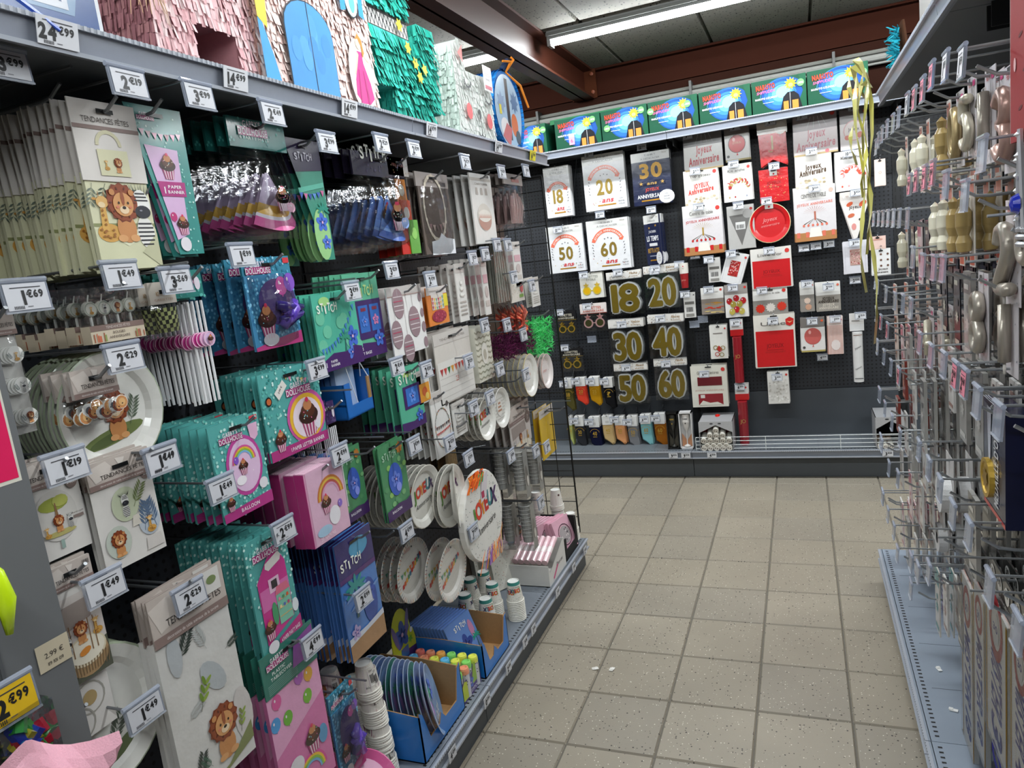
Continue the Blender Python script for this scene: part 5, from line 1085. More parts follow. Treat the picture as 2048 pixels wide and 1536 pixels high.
# ------------------------------------------------------------------ goods standing on the left base shelf
Z0 = .1512
def wrap(s, rad, R):
    """bends a flat print round a cone standing on z; rad(z) gives the cone's radius"""
    s.V = [((rad(z) - y) * math.sin(x / R), -(rad(z) - y) * math.cos(x / R), z) for x, y, z in s.V]
CH = .085; CR0, CR1 = .0245, .035
def crad(z): return CR1 - (CR1 - CR0) * z / CH
def cup_proto(kind):
    t = thing('paper_cup', 'cup', 'paper cup')
    s = Sh(); s.cm = 'paper'
    body, band = {'joy': ('ebe8de', '3f8f86'), 'plain': ('ece8e0', 'ece8e0'), 'doll': ('e9e4dc', 'e9e4dc')}[kind]
    s.lathe([(0, CH - .004), (CR0 - .002, CH - .004), (CR0 - .001, CH), (CR0, CH), (CR0 + .0016, CH - .014), (CR1 - .0005, .004), (CR1 + .002, .0042), (CR1 + .003, .002), (CR1 + .002, 0), (CR1 - .001, .0)], body, 22, cols=['f4f4f0', 'f4f4f0', 'f0eee6', band, body, 'f2efe6', 'f2efe6', 'f2efe6', 'f2efe6'])
    s.build('cup_wall', t, smooth=False)
    p = Sh(); p.d = .0003
    if kind == 'joy':
        for i in range(90): a = rnd(-.07, .07); p.ell(a, rnd(.01, .055), .0011, .0006, ('3a3a40', 'b08a50', '5a7a70')[i % 3], 1, 5, rot=rnd(0, 3))
        for ch, c, u in zip('JOYEUX', ('5f8f3a', 'd8442c', 'e08a2c', 'c8342c', '3f7f86', '4a2f5c'), (.02, .012, .004, -.004, -.012, -.02)): p.text(ch, u, .058, .016, c, 2, .045, None, 'c', rot=PI, cond=.8)
        p.text('Anniversaire', 0, .067, .005, '2f2a2c', 2, .01, .04, 'c', rot=PI)
        wrap(p, crad, .03)
    elif kind == 'doll':
        p.rect(-.02, .004, .02, .075, 'c9b9c4', 1); p.rect(-.004, .02, .014, .06, 'efece8', 2); bars(p, -.002, .03, .014, .025, 3); p.rect(.02, .008, .045, .07, 'a04a70', 1); p.ell(.032, .045, .01, .016, 'c8844a', 2); p.rect(-.05, .004, .05, .012, 'b84a66', 2); p.text('20cl', .005, .063, .006, '4a4448', 3); wrap(p, crad, .03)
    else:
        for i in range(9): p.rect(-.02, .012 + .006 * i, rnd(0, .03), .014 + .006 * i, ('a09890', 'c09080')[i % 2], 1)
        p.ell(.0, .06, .006, .005, '5a3a3a', 2); wrap(p, crad, .03)
    p.build('cup_print', t)
    return t
CUPS = {k: None for k in ('joy', 'plain', 'doll')}
def cups(kind, x, y, n, desc, rz, lean=0.0, gaps=0):
    z = Z0
    for i in range(n):
        if CUPS[kind] is None: CUPS[kind] = t = cup_proto(kind)
        else: t = dup(CUPS[kind])
        top = i == n - 1
        t['label'] = 'top cup of ' + desc if top else '%s cup from the base of %s' % (ORD[i], desc); t['group'] = 'cups in ' + desc
        t.location = (x + lean * (z - Z0), y, z); t.rotation_euler = (0, lean, rz + (0 if top else rnd(-3, 3)))
        z += .0075 + (.024 if gaps and i % 8 == 7 else 0)
RZ = PI / 2 - .7
cups('joy', -1.165, 2.575, 12, 'speckled stack standing alone by the white tray', RZ - .25)
cups('joy', -1.215, 2.40, 13, 'front speckled stack beside the cardboard tray', RZ)
cups('joy', -1.235, 2.515, 14, 'second speckled stack behind the front one', RZ - .4)
cups('joy', -1.31, 2.41, 14, 'shaded speckled stack nearest the flag plates', RZ + 1.2)
cups('joy', -1.34, 2.53, 15, 'speckled stack third from the aisle', RZ + 1.0)
cups('joy', -1.34, 2.66, 11, 'speckled stack at the back of the group', RZ + .8)
cups('plain', -1.235, 3.40, 20, 'tall white stack in the far corner', RZ, 0, 1)
cups('plain', -1.33, 3.36, 20, 'pale pink stack left of the far corner stack', RZ, 0, 1)
cups('plain', -1.40, 3.25, 8, 'low white stack behind the pink napkins', RZ)
cups('plain', -1.17, 3.41, 9, 'short white stack beside the far corner', RZ)
cups('doll', -1.225, 1.62, 29, 'tall leaning stack with bar code print', RZ + .2, -.06, 1)
cups('doll', -1.30, 1.625, 24, 'middle stack behind the leaning stack', RZ, 0, 1)
cups('doll', -1.30, 1.53, 32, 'low stack beside the purple balloon pack', RZ, 0, 1)
# blue counter trays with brown inner board
def tray(name, label, x0, x1, y0, y1, h_back, h_front, h_end, out_c='2278cc', in_c='b08a5c', notch=True, z=Z0, th=.004):
    """open card tray: y0/y1 ends, x1 front with a cut-down middle"""
    t = thing(name, label, 'tray', ((x0 + x1) / 2, (y0 + y1) / 2, z))
    a, b = (x1 - x0) / 2, (y1 - y0) / 2
    s = Sh(); s.cm = 'board'; s.box(-a, a, -b, b, 0, .004, 'c69a68'); s.build('bottom', t)
    def wall(nm, pts):          # pts of the outline in 3D, extruded inwards
        o_, n_ = pts
        s = Sh(); s.cm = 'board'; P = [Vector(p) for p in o_]; Q = [p + Vector(n_) * th for p in P]
        s.face(P, out_c, 'gloss'); s.face(Q[::-1], in_c)
        for i in range(len(P)): s.face([P[i], Q[i], Q[(i + 1) % len(P)], P[(i + 1) % len(P)]][::-1], 'a87f50')
        s.build(nm, t)
    wall('back_wall', ([(-a, b, 0), (-a, -b, 0), (-a, -b, h_end), (-a, 0, h_back), (-a, b, h_end)], (1, 0, 0)))
    f = [(a, -b, 0), (a, b, 0), (a, b, h_end)] + ([(a, b - .02, h_end * .95), (a, b - .05, h_front), (a, .01, h_front), (a, -.015, h_front + .03), (a, -.03, h_front), (a, -b + .05, h_front), (a, -b + .02, h_end * .9)] if notch else []) + [(a, -b, h_end)]
    wall('front_wall', (f, (-1, 0, 0)))
    e = [(-a, -b, 0), (a, -b, 0), (a, -b, h_end * .92), (0, -b, h_end), (-a, -b, h_end)]
    wall('end_wall', (e, (0, 1, 0))); wall('end_wall', ([(p[0], b, p[2]) for p in e][::-1], (0, -1, 0)))
    return t
tray('counter_tray', 'blue and brown card tray packed with upright blue plates', -1.43, -1.125, 1.68, 1.965, .2, .06, .17)
def round_plate(x, y, z, R, yaw, lean, c, pr, i):
    t = thing('paper_plate', 'upright blue plate in the near blue tray, %s from the pegboard' % ORD[i], 'plate', (x, y, z + R), 0, 'blue plates in the tray')
    t.rotation_euler = (lean, 0, yaw)
    s = Sh(); s.cm = 'gloss'; s.lathe([(0, -.004), (R * .75, -.004), (R * .97, .004), (R, .003), (R * .97, .001), (R * .75, -.007), (0, -.007)], 'd0d8e6', 30, 'gloss', 'y', cols=[c, c, 'b9c8e0', 'c9d2e4', 'dfe3ea', 'd5dae4']); s.build('plate', t)
    p = Sh(); p.d = -.0035
    if pr: logo_st(p, 0, -R * .5, R * .8); hibiscus(p, R * .1, R * .3, R * .3, '6a8ae8'); p.ell(-R * .5, R * .1, R * .12, R * .3, 'b08ac8', 2); palm(p, -R * .3, -R * .1, R * .6, '5ab08a'); p.build('print', t)
for i in range(13):
    round_plate(-1.405 + .0205 * i, 1.83 + .003 * (i % 3), Z0 + .006, .112, PI / 2 + .15 + .03 * i, -.04 - .012 * i, ('8fb0dc', '5fb0a8', '9ab4e4', '7a9cd6')[i % 4], True, i)
# display box of bubble tubes
t = thing('display_box', 'yellow and purple display box holding bright capped bubble tubes', 'box', (-1.255, 2.045, Z0))
s = Sh(); s.cm = 'gloss'; s.box(-.135, .12, -.075, .075, 0, .003, '6a5a9a'); s.box(.117, .12, -.075, .075, 0, .06, '5a4a8a'); s.box(-.135, -.132, -.075, .075, 0, .1, '4a3a70'); s.box(-.135, .12, -.075, -.0725, 0, .05, '6f8f3a'); s.box(-.135, .12, .0725, .075, 0, .05, '6f8f3a'); s.build('box', t)
p = Sh(); p.cm = 'gloss'; p.d = .0; p.rect(-.075, 0, .075, .075, '5a4488', 1)
p.poly([(-.07, .01), (-.02, .005), (-.02, .06), (-.05, .075), (-.07, .06)], 'c2d21c', 2); p.poly([(.0, .03), (.07, .03), (.07, .09), (.03, .1)], '8fb82a', 2); hibiscus(p, -.005, .045, .022, '5a70c0'); p.text('STITCH', .02, .008, .012, 'ece8f4', 3, .02, .05); p.build('front_panel', t, (.1215, 0, 0), (0, 0, PI / 2))
b = Sh(); b.cm = 'gloss'; b.d = .002; pts = [(.105 * math.cos(a) if abs(math.cos(a)) < .99 else .0, 0) for a in (0,)]
b.poly([(-.07, .08), (.085, .08), (.085, .15), (.075, .19), (.06, .175)] + [(.065 * math.cos(a) - .005, .2 + .1 * math.sin(a)) for a in [PI * k / 12 for k in range(13)]] + [(-.07, .2)], 'c8cf1e', 1)
b.poly([(.085, .08), (-.07, .08), (-.07, .2), (.085, .15)][::-1], 'c8cf1e', -4)
b.poly([(-.02, .08), (.085, .08), (.085, .12), (.03, .13), (-.01, .11)], '55306f', 2); hibiscus(b, 0, .2, .05, '4a5fa8', '2a3470', 3); b.ell(-.045, .21, .012, .05, '7a6a9a', 3, rot=.3); b.ell(.04, .23, .012, .05, '7a6a9a', 3, rot=-.3); b.star(.05, .16, .02, '6fae2a', 3, 6); b.ell(.06, .19, .01, .01, 'e8e8ea', 4); b.rect(-.02, .11, .03, .15, '3f6aa8', 3)
b.build('header_board', t, (-.134, 0, 0), (0, 0, PI / 2))
capc = ('8fe070', 'ecf060', 'fbb45c', '6cc6f4', '6cc6f4', '8fe070', 'fa8478', 'b4f070', 'ecf060', 'f8a07c')
k = 0; tubep = None
for i in range(6):
    for j in range(4):
        c = capc[(i * 3 + j * 2 + (i * j) % 3) % 10]; x, y = -1.365 + .0425 * i + (j % 2) * .008, 1.988 + .0375 * j
        t = thing('bubble_tube', 'bubble tube with %s cap, %s row from the pegboard, %s from the near tray' % ({'8fe070': 'green', 'ecf060': 'yellow', 'fbb45c': 'orange', '6cc6f4': 'blue', 'fa8478': 'red', 'b4f070': 'lime', 'f8a07c': 'coral'}[c], ORD[i], ORD[j]), 'bubble tube', (x, y, Z0 + .004), RZ, 'bubble tubes in the display box')
        s = Sh(); s.cm = 'gloss'; s.lathe([(.016, 0), (.017, .09)], 'd8d8dc', 14); s.d = .0172
        for q in range(5): s.ell(rnd(-.008, .008), rnd(.05, .085), .0022, .002, '4a4450', 1, 6)
        s.build('tube', t)
        s = Sh(); s.cm = 'gloss'; s.lathe([(.0178, .086), (.0178, .1), (.016, .106), (.011, .107), (.009, .104), (0, .104)], c, 16); s.build('cap', t)
# second blue tray with blue napkin packs
tray('counter_tray', 'blue and brown card tray of leaning blue napkin packs', -1.43, -1.12, 2.135, 2.365, .13, .045, .14)
def napk(w, h, c, draw, th=.012):
    def mk(t):
        s = Sh(); s.cm = 'foil'; s.d = th; s.box(-w / 2, w / 2, -th, 0, 0, h, c); draw(s); s.build('wrapped_pack', t)
    return mk
for i in range(12):
    t = thing('napkin_pack', ('frontmost blue napkin pack leaning in the tray' if i == 11 else 'blue napkin pack leaning in the tray, %s behind the frontmost' % ORD[10 - i]), 'napkins', (-1.395 + .0155 * i, 2.235, Z0 + .006), PI / 2 - .15, 'blue napkin packs in the tray', 0, -.22 - .012 * i)
    def dn(s):
        s.rect(-.082, 0, .082, .165, '6a8fd0', 1); logo_st(s, .0, .125, .075); hibiscus(s, 0, .06, .04, '3a4f98', '22306a', 3); s.ell(.055, .1, .014, .035, 'c88ab0', 3); s.ell(-.06, .05, .026, .016, 'c88ab0', 3, rot=-.6); palm(s, .06, .02, .06); s.ell(.03, .025, .02, .014, '2f3f8a', 4); s.rect(-.075, .07, -.06, .085, 'd8dce8', 3)
    napk(.165, .165, '6488c4', dn)(t)
# speckled napkins, white tray of pink runners, black tray of pink napkins
for i in range(5):
    t = thing('napkin_pack', 'dark speckled napkin pack behind the cups' if i == 1 else '%s speckled cream napkin pack from the pegboard, behind the cups' % ORD[i], 'napkins', (-1.50 + .042 * i, 2.86, Z0), PI / 2 - .5, 'speckled napkin packs', 0, -.12)
    def dn(s): dotsfill(s, -.08, .005, .08, .16, 70, ('3a3a40', 'b08a50', '5a7a70', 'c85a4a'), 1, .0018, True)
    napk(.165, .165, 'e9e6da' if i != 1 else '4a4038', dn, .034)(t)
tw = thing('display_box', 'white card box of pink patterned table runner rolls', 'box', (-1.225, 2.985, Z0), .0)
a, b = .11, .125
for nm, q in (('bottom', (-a, a, -b, b, 0, .003)), ('end_wall', (-a, a, -b, -b + .003, 0, .1)), ('end_wall', (-a, a, b - .003, b, 0, .135)), ('back_wall', (-a, -a + .003, -b, b, 0, .135))):
    s = Sh(); s.cm = 'paper'; s.box(*q, 'dad8d3'); s.build(nm, tw)
s = Sh(); s.cm = 'paper'; s.poly([(-b, 0), (b, 0), (b, .135), (b - .03, .135), (-b + .02, .06), (-b, .1)], 'dedcd8', 1); s.poly([(-b, 0), (-b, .1), (-b + .02, .06), (b - .03, .135), (b, .135), (b, 0)], 'c9c7c2', -3); s.text('Deux ans', .03, .05, .02, '5a4a50', 3, .0, .09, 'c', .3); s.poly([(-.07, .02), (.0, .06), (.01, .05), (-.06, .01)], 'd8588a', 3); s.build('front_wall', tw, (a, 0, 0), (0, 0, PI / 2))
for i in range(7):
    t = thing('table_runner', 'pink dotted table runner roll in the white box, %s from its back' % ('first', 'second', 'third', 'fourth', 'fifth', 'sixth', 'seventh')[i], 'table runner', (-1.31 + .029 * i, 2.88, Z0 + .108), 0, 'pink runner rolls in the white box', 0, -(PI / 2 - .3))
    s = Sh(); s.cm = 'foil'; r = .0145
    s.lathe([(0, -.0), (r, 0), (r, .06), (r, .062), (r, .1), (r, .17), (r * .6, .172), (r * .55, .168), (0, .168)], 'ecc9cf', 14, 'foil', 'z', (0, 0, 0), ['e8c6cc', 'edc9d0', 'd98ba2', 'f2e2e2', 'ecc4cc', 'f3dde0', 'e9d0d4', 'd6b8bc']); s.build('roll', t)
tk = thing('display_box', 'black card box of pink napkin packs at the end of the shelf', 'box', (-1.235, 3.235, Z0))
a, b = .115, .105
for nm, q in (('bottom', (-a, a, -b, b, 0, .004)), ('end_wall', (-a, a, -b, -b + .004, 0, .11)), ('end_wall', (-a, a, b - .004, b, 0, .16)), ('back_wall', (-a, -a + .004, -b, b, 0, .16))):
    s = Sh(); s.cm = 'board'; s.box(*q, '121212'); s.build(nm, tk)
s = Sh(); s.cm = 'board'; s.box(a - .004, a, -b, b, 0, .05, '121212'); s.box(a - .004, a, -b, -b + .03, .05, .11, '121212'); s.box(a - .004, a, b - .03, b, .05, .16, '121212'); s.build('front_wall', tk)
for i in range(8):
    x = -1.32 + .019 * i if i < 5 else -1.21 + .02 * (i - 4)
    t = thing('napkin_pack', 'pink napkin pack in the black box, %s from the pegboard' % ORD[i], 'napkins', (x, 3.215 if i < 5 else 3.26, Z0 + .006), PI / 2 - .25, 'pink napkin packs in the black box', 0, -.05 if i < 5 else -.3)
    def dn(s): s.ring(0, .08, .05, .055, '5a4a50', 1); s.ell(0, .08, .045, .045, 'b8aeb0', 2); dotsfill(s, -.03, .05, .03, .11, 14, ('4a4048', 'e8dcdc'), 3, .004)
    napk(.15, .165, 'f0b9cc', dn, .015)(t)
t = thing('ribbon_bag', 'small clear bag of orange ribbon scraps above the white box', 'party pack', (-1.30, 3.02, .34), PI / 2)
s = Sh(); s.cm = 'tissue'
for i in range(24): s.tube([(rnd(-.04, .04), -.01, rnd(-.06, .06)), (rnd(-.04, .04), -.03, rnd(-.06, .06)), (rnd(-.04, .04), -.012, rnd(-.07, .05))], .002, random.choice(('f0802c', 'e8a83a', '6a4a90', 'd85a3a')), 4)
s.build('ribbons', t)['kind'] = 'stuff'
hook('L', 3.02, .42, .3, 'unpriced hook with clear bag of orange ribbon scraps', None, 3.02, .47, ticket=None)
# pink plates on the shelf at the lower edge
for i in range(6):
    t = thing('paper_plate', 'pink rimmed plate leaning by the cups, %s from the pegboard' % ORD[i], 'plate', (-1.25 + .014 * i, 1.405 + .008 * i, Z0 + .1), PI / 2 - .5, 'pink plates by the cups', 0, -.5 - .05 * i)
    s = Sh(); s.cm = 'gloss'; R = .1; s.lathe([(0, -.006), (R * .75, -.006), (R * .97, .004), (R, .003), (R * .75, -.01), (0, -.01)], 'd8609a', 28, 'gloss', 'y', cols=['e6b0cc', 'd8609a', 'cf4f8c', 'e8e0e4', 'e8e0e4']); s.build('plate', t)
# price tickets on the left rails
for (y, z), tx, lb in (((3.131,0.201), '1€99', 'below the black napkin box'), ((2.871,0.203), '1€49', 'below the white runner box'), ((2.542,0.165), '1€99', 'below the lone cup stack'), ((2.442,0.15), '1€99', 'just left of the one under the cups'), ((2.261,0.129), '2€99', 'below the blue napkin tray'), ((2.054,0.125), '0€99', 'below the bubble tubes'), ((1.775,0.118), '4€99', 'below the blue plate tray'), ((3.334,0.193), '2€49', 'at the far end of the base rail')):
    rail_ticket((-1.0865, y, .1235), PI / 2, 'white ticket %s on the base rail %s' % (tx, lb), tx, .05, .038, lean=0)
for (y, z), tx, lb, bg in (((0.908,2.068), '24€99', 'under the blue box', 'd8d9de'), ((1.311,2.066), '14€99', 'under the rose castle', 'd8d9de'), ((1.736,2.062), '14€99', 'under the princess castle', 'd8d9de'), ((2.207,2.054), '14€99', 'under the teal crocodile', 'd8d9de'), ((2.783,2.052), '14€99', 'under the white cat', 'd8d9de'), ((3.187,2.042), '16€90', 'at the end of the top rail', 'e6d822')):
    rail_ticket((-1.084, y, 2.066), PI / 2, '%s ticket %s on the top rail %s' % ('yellow' if bg[0] == 'e' else 'white', tx, lb), tx, .072, .043, bg, .18)
# blue counter box hung on hooks
t = thing('counter_box', 'blue card box of clear packs hung among the blue straws', 'box', (-1.27, 1.73, 1.238), .1)
s = Sh(); s.cm = 'gloss'; s.box(-.075, .075, -.08, .08, 0, .004, '1663b4'); s.box(-.075, .075, -.08, -.076, 0, .1, '1a6cc0'); s.box(.071, .075, -.08, .08, 0, .035, '1a6cc0'); s.box(.071, .075, -.08, -.045, .035, .1, '1a6cc0'); s.box(.071, .075, .06, .08, .035, .1, 'a8804e'); s.box(-.075, .075, .076, .08, 0, .12, '1a6cc0'); s.box(-.075, -.071, -.08, .08, 0, .14, '1a6cc0'); s.build('box', t)
s = Sh(); s.cm = 'foil'
for i in range(5): s.box(-.06 + .02 * i, -.045 + .02 * i, -.05, .06, .006, .13 + .01 * (i % 3), ('8ab0e0', 'b8d0f0', '7aa0d8')[i % 3])
s.build('clear_packs', t)
s = Sh(); s.cm = 'gloss'
for p in ([(.03, -.02, .12), (.05, -.04, .2), (.02, .0, .24)], [(.02, .04, .12), (.06, .03, .18), (.08, .06, .1)], [(.0, -.04, .13), (.07, -.05, .16), (.085, -.03, .04)], [(.02, 0, .24), (.06, .06, .17), (.05, .07, .1)]): s.tube(p, .0016, 'dfe3ec', 5)
s.build('cable_ties', t)

# ------------------------------------------------------------------ pinatas on the left top shelf
ZS = 2.0895
def fringe(s, o, du, dv, nrm, w, h, rows, cols, sw=.007, inside=None, out_=.006):
    """rows of cut tissue fringe over a flat face: o = lower corner, du and dv unit vectors"""
    o, du, dv, nrm = Vector(o), Vector(du), Vector(dv), Vector(nrm); rh = h / rows
    for r in range(rows):
        v = h - rh * r; u = 0
        while u < w - .002:
            e = min(w, u + sw * rnd(.7, 1.3)); m = (u + e) / 2
            if inside is None or inside(m, v - rh * .5):
                L = rh * rnd(1.05, 1.5); q = rnd(.2, 1.6) * out_; sk = rnd(-.004, .004)
                a = o + du * u + dv * v + nrm * .001; b = o + du * e + dv * v + nrm * .001
                c = o + du * (e + sk) + dv * max(v - L, .0) + nrm * q; d = o + du * (u + sk) + dv * max(v - L, .0) + nrm * q * rnd(.6, 1.3)
                s.face([d, c, b, a], random.choice(cols), 'tissue')
            u = e
    return s
PINK = ('f2ced0', 'ecc0c3', 'f7dcdc', 'e6b4b8'); PALE = ('f5dcd4', 'efcfc8', 'fae6df', 'eac8c0')
def pin(name, label, y, w, d, x=-1.13, z=ZS): return thing(name, label, 'pinata', (x, y, z), PI / 2)
# rose castle with an arched hole
t = pin('castle_pinata', 'rose pink castle pinata with dark arched doorway', 1.325, .32, .3)
s = Sh(); s.cm = 'board'; s.box(-.16, -.06, .004, .3, 0, .4, 'c98e94'); s.box(.065, .16, .004, .3, 0, .4, 'c98e94'); s.box(-.06, .065, .004, .3, .11, .4, 'c98e94'); s.box(-.16, .16, .29, .3, 0, .4, '3a2226'); s.build('card_body', t)
s = Sh(); fringe(s, (-.165, 0, 0), (1, 0, 0), (0, 0, 1), (0, -1, 0), .33, .42, 18, PINK, inside=lambda u, v: not (.105 < u < .228 and v < .105)); s.build('front_fringe', t)['kind'] = 'stuff'
s = Sh(); fringe(s, (-.16, .3, 0), (0, -1, 0), (0, 0, 1), (-1, 0, 0), .3, .42, 16, ('b98086', 'a9737a', 'c08a8c')); s.build('side_fringe', t)['kind'] = 'stuff'  # darker rose paints the shade of the near side into the fringe
s = Sh()
for i in range(40): s.tube([(-.17, rnd(0, .05), .3), (-.19 + rnd(-.04, .03), -.02, .22), (-.2 + rnd(-.08, .05), -.03, rnd(.05, .16))], [.002, .003, .0005], random.choice(('d8b08a', 'e2c0a8', 'c8a090')), 4, 'tissue')
s.build('tassel', t)['kind'] = 'stuff'
# princess castle
t = pin('castle_pinata', 'pale pink castle pinata with blue door and lady in pink', 1.70, .52, .25, -1.12)
s = Sh(); s.cm = 'board'; s.box(-.25, .25, .004, .24, 0, .42, 'd8b4ac'); s.build('card_body', t)
s = Sh(); fringe(s, (-.255, 0, 0), (1, 0, 0), (0, 0, 1), (0, -1, 0), .51, .43, 20, PALE, .009); s.build('front_fringe', t)['kind'] = 'stuff'
s = Sh(); fringe(s, (-.25, .24, 0), (0, -1, 0), (0, 0, 1), (-1, 0, 0), .24, .43, 18, ('c9a096', 'bd948c')); fringe(s, (.25, 0, 0), (0, 1, 0), (0, 0, 1), (1, 0, 0), .24, .43, 18, PALE); s.build('side_fringe', t)['kind'] = 'stuff'  # near side's duller tones are shade put into the colour; far side stays pale
p = Sh(); p.cm = 'paper'; p.d = .012; D = [(-.155, .004), (.04, .004), (.04, .15)] + [(-.0575 + .0975 * math.cos(a), .15 + .07 * math.sin(a)) for a in [PI * k / 10 for k in range(1, 10)]] + [(-.155, .15)]
p.poly([(u * 1.03 + .001, v * 1.015) for u, v in D], '16202c', 1); p.poly(D, '3f8fd2', 2); p.rect(-.059, .004, -.056, .22, '16202c', 3)
for i in range(9): p.ell(rnd(-.14, .02), rnd(.03, .17), .02, .03, ('4694d6', '3a88cc', '4f9cda')[i % 3], 2.1 + .08 * i, 10)
p.build('blue_door', t)
p = Sh(); p.cm = 'paper'; p.d = .012; p.ell(.16, .285, .034, .05, '16202c', 1); p.ell(.16, .285, .031, .046, 'cfe6e6', 2); p.ell(.163, .28, .014, .03, '5fb0ac', 3)
for d in (-1, 1): p.poly([(.16 + d * .032, .25), (.16 + d * .058, .243), (.16 + d * .056, .3), (.16 + d * .042, .315), (.16 + d * .034, .29)][::d], '2f8fcf', 4)
p.build('blue_window', t)
p = Sh(); p.cm = 'paper'; p.d = .012
p.ell(.165, .085, .062, .1, 'f3ece6', 1, 18); p.poly([(.15, .12), (.18, .12), (.205, .07), (.215, .03), (.19, .012), (.15, .01), (.125, .03), (.13, .07)], 'd42a86', 2); p.poly([(.15, .12), (.18, .12), (.176, .15), (.154, .15)], 'd42a86', 2); p.poly([(.14, .01), (.15, .1), (.153, .1), (.147, .01)], 'b01f70', 3); p.poly([(.18, .01), (.172, .1), (.175, .1), (.19, .012)], 'b01f70', 3)
p.ell(.164, .172, .014, .017, 'edc8ae', 3, 12); p.poly([(.15, .18), (.165, .197), (.182, .185), (.19, .15), (.178, .135), (.178, .165), (.165, .184)], 'c9822c', 4); p.poly([(.155, .148), (.14, .11), (.13, .085), (.134, .083), (.145, .105), (.16, .14)], 'edc8ae', 2); p.poly([(.178, .146), (.2, .13), (.215, .125), (.214, .13), (.2, .137), (.18, .152)], 'edc8ae', 2)
p.build('lady_cutout', t)
p = Sh(); p.cm = 'paper'; p.d = .014; p.poly([(-.255, 0), (-.2, .0), (-.215, .06), (-.24, .13), (-.255, .14)], '3f9fe0', 1); p.poly([(-.255, .14), (-.225, .12), (-.215, .22), (-.235, .32), (-.255, .32)], 'e7d23a', 2); p.poly([(-.245, .32), (-.225, .34), (-.2, .27), (-.195, .22), (-.215, .2), (-.22, .25)], 'e84aa8', 3); p.build('paper_streamers', t)
s = Sh(); fringe(s, (-.1, -.01, .41), (1, 0, 0), (0, 0, 1), (0, -1, 0), .34, .06, 2, ('e85aa0', 'f07ab4')); s.build('pink_roof', t)['kind'] = 'stuff'
# teal crocodile
t = pin('crocodile_pinata', 'teal crocodile pinata with zigzag teeth', 2.16, .3, .3, -1.15)
TL = ('2fae9c', '1f9a88', '45c2ae', '1a8a7a')
s = Sh(); s.cm = 'board'; s.box(-.04, .2, .0, .12, 0, .16, '1d8f80'); s.box(-.13, .2, .0, .12, .1, .21, '1d8f80'); s.box(-.17, .12, .0, .12, .205, .27, '1d8f80'); s.box(-.14, .1, .005, .115, .27, .33, 'd8d4cf'); s.box(-.17, .1, .0, .12, .325, .5, '1d8f80'); s.box(.17, .27, .0, .12, .06, .34, '1d8f80'); s.build('card_body', t)
s = Sh()
for (x0, x1, z0, z1) in ((-.05, .21, 0, .16), (-.14, .21, .1, .21), (-.18, .13, .205, .27), (-.18, .11, .325, .5), (.16, .28, .06, .34)):
    n = max(2, int((z1 - z0) / .024)); fringe(s, (x0, 0, z0), (1, 0, 0), (0, 0, 1), (0, -1, 0), x1 - x0, z1 - z0, n, TL, .009, None, .012); fringe(s, (x0 + .006, .12, z0), (0, -1, 0), (0, 0, 1), (-1, 0, 0), .12, z1 - z0, n, ('1f9a88', '18897a', '35b09c'), .01)
s.build('fringe', t)['kind'] = 'stuff'
p = Sh(); p.cm = 'paper'
for f in (0, 1):
    q = Sh(); q.cm = 'paper'; q.d = .001; W = .11 if f else .24
    q.rect(0, .0, W, .055, 'c9c6c4', 1); n = 6 if f else 11
    for i in range(n):
        a = W * i / n; e = W / n
        q.poly([(a, .03), (a + e / 2, .052), (a + e, .03), (a + e, .024), (a + e / 2, .046), (a, .024)], '16161a', 2); q.poly([(a, .03), (a + e / 2, .004), (a + e, .03), (a + e, .036), (a + e / 2, .01), (a, .036)], '16161a', 3)
    q.rect(0, -.004, W, .004, '16161a', 4); q.rect(0, .05, W, .057, '16161a', 4)
    q.build('teeth_strip', t, (-.142, .116, .27) if f else (-.14, .003, .27), (0, 0, -PI / 2) if f else (0, 0, 0))
p.d = .014
for i, (u, v) in enumerate(((.02, .3), (.06, .24), (.1, .2), (.12, .16), (.16, .19))): p.star(u, v, .022, 'e8c82a', 1, 6, .6, rot=i)
p.ell(-.1, .42, .014, .022, 'f0efe8', 2); p.ell(-.1, .418, .007, .014, '16161a', 3); p.build('yellow_spots', t)
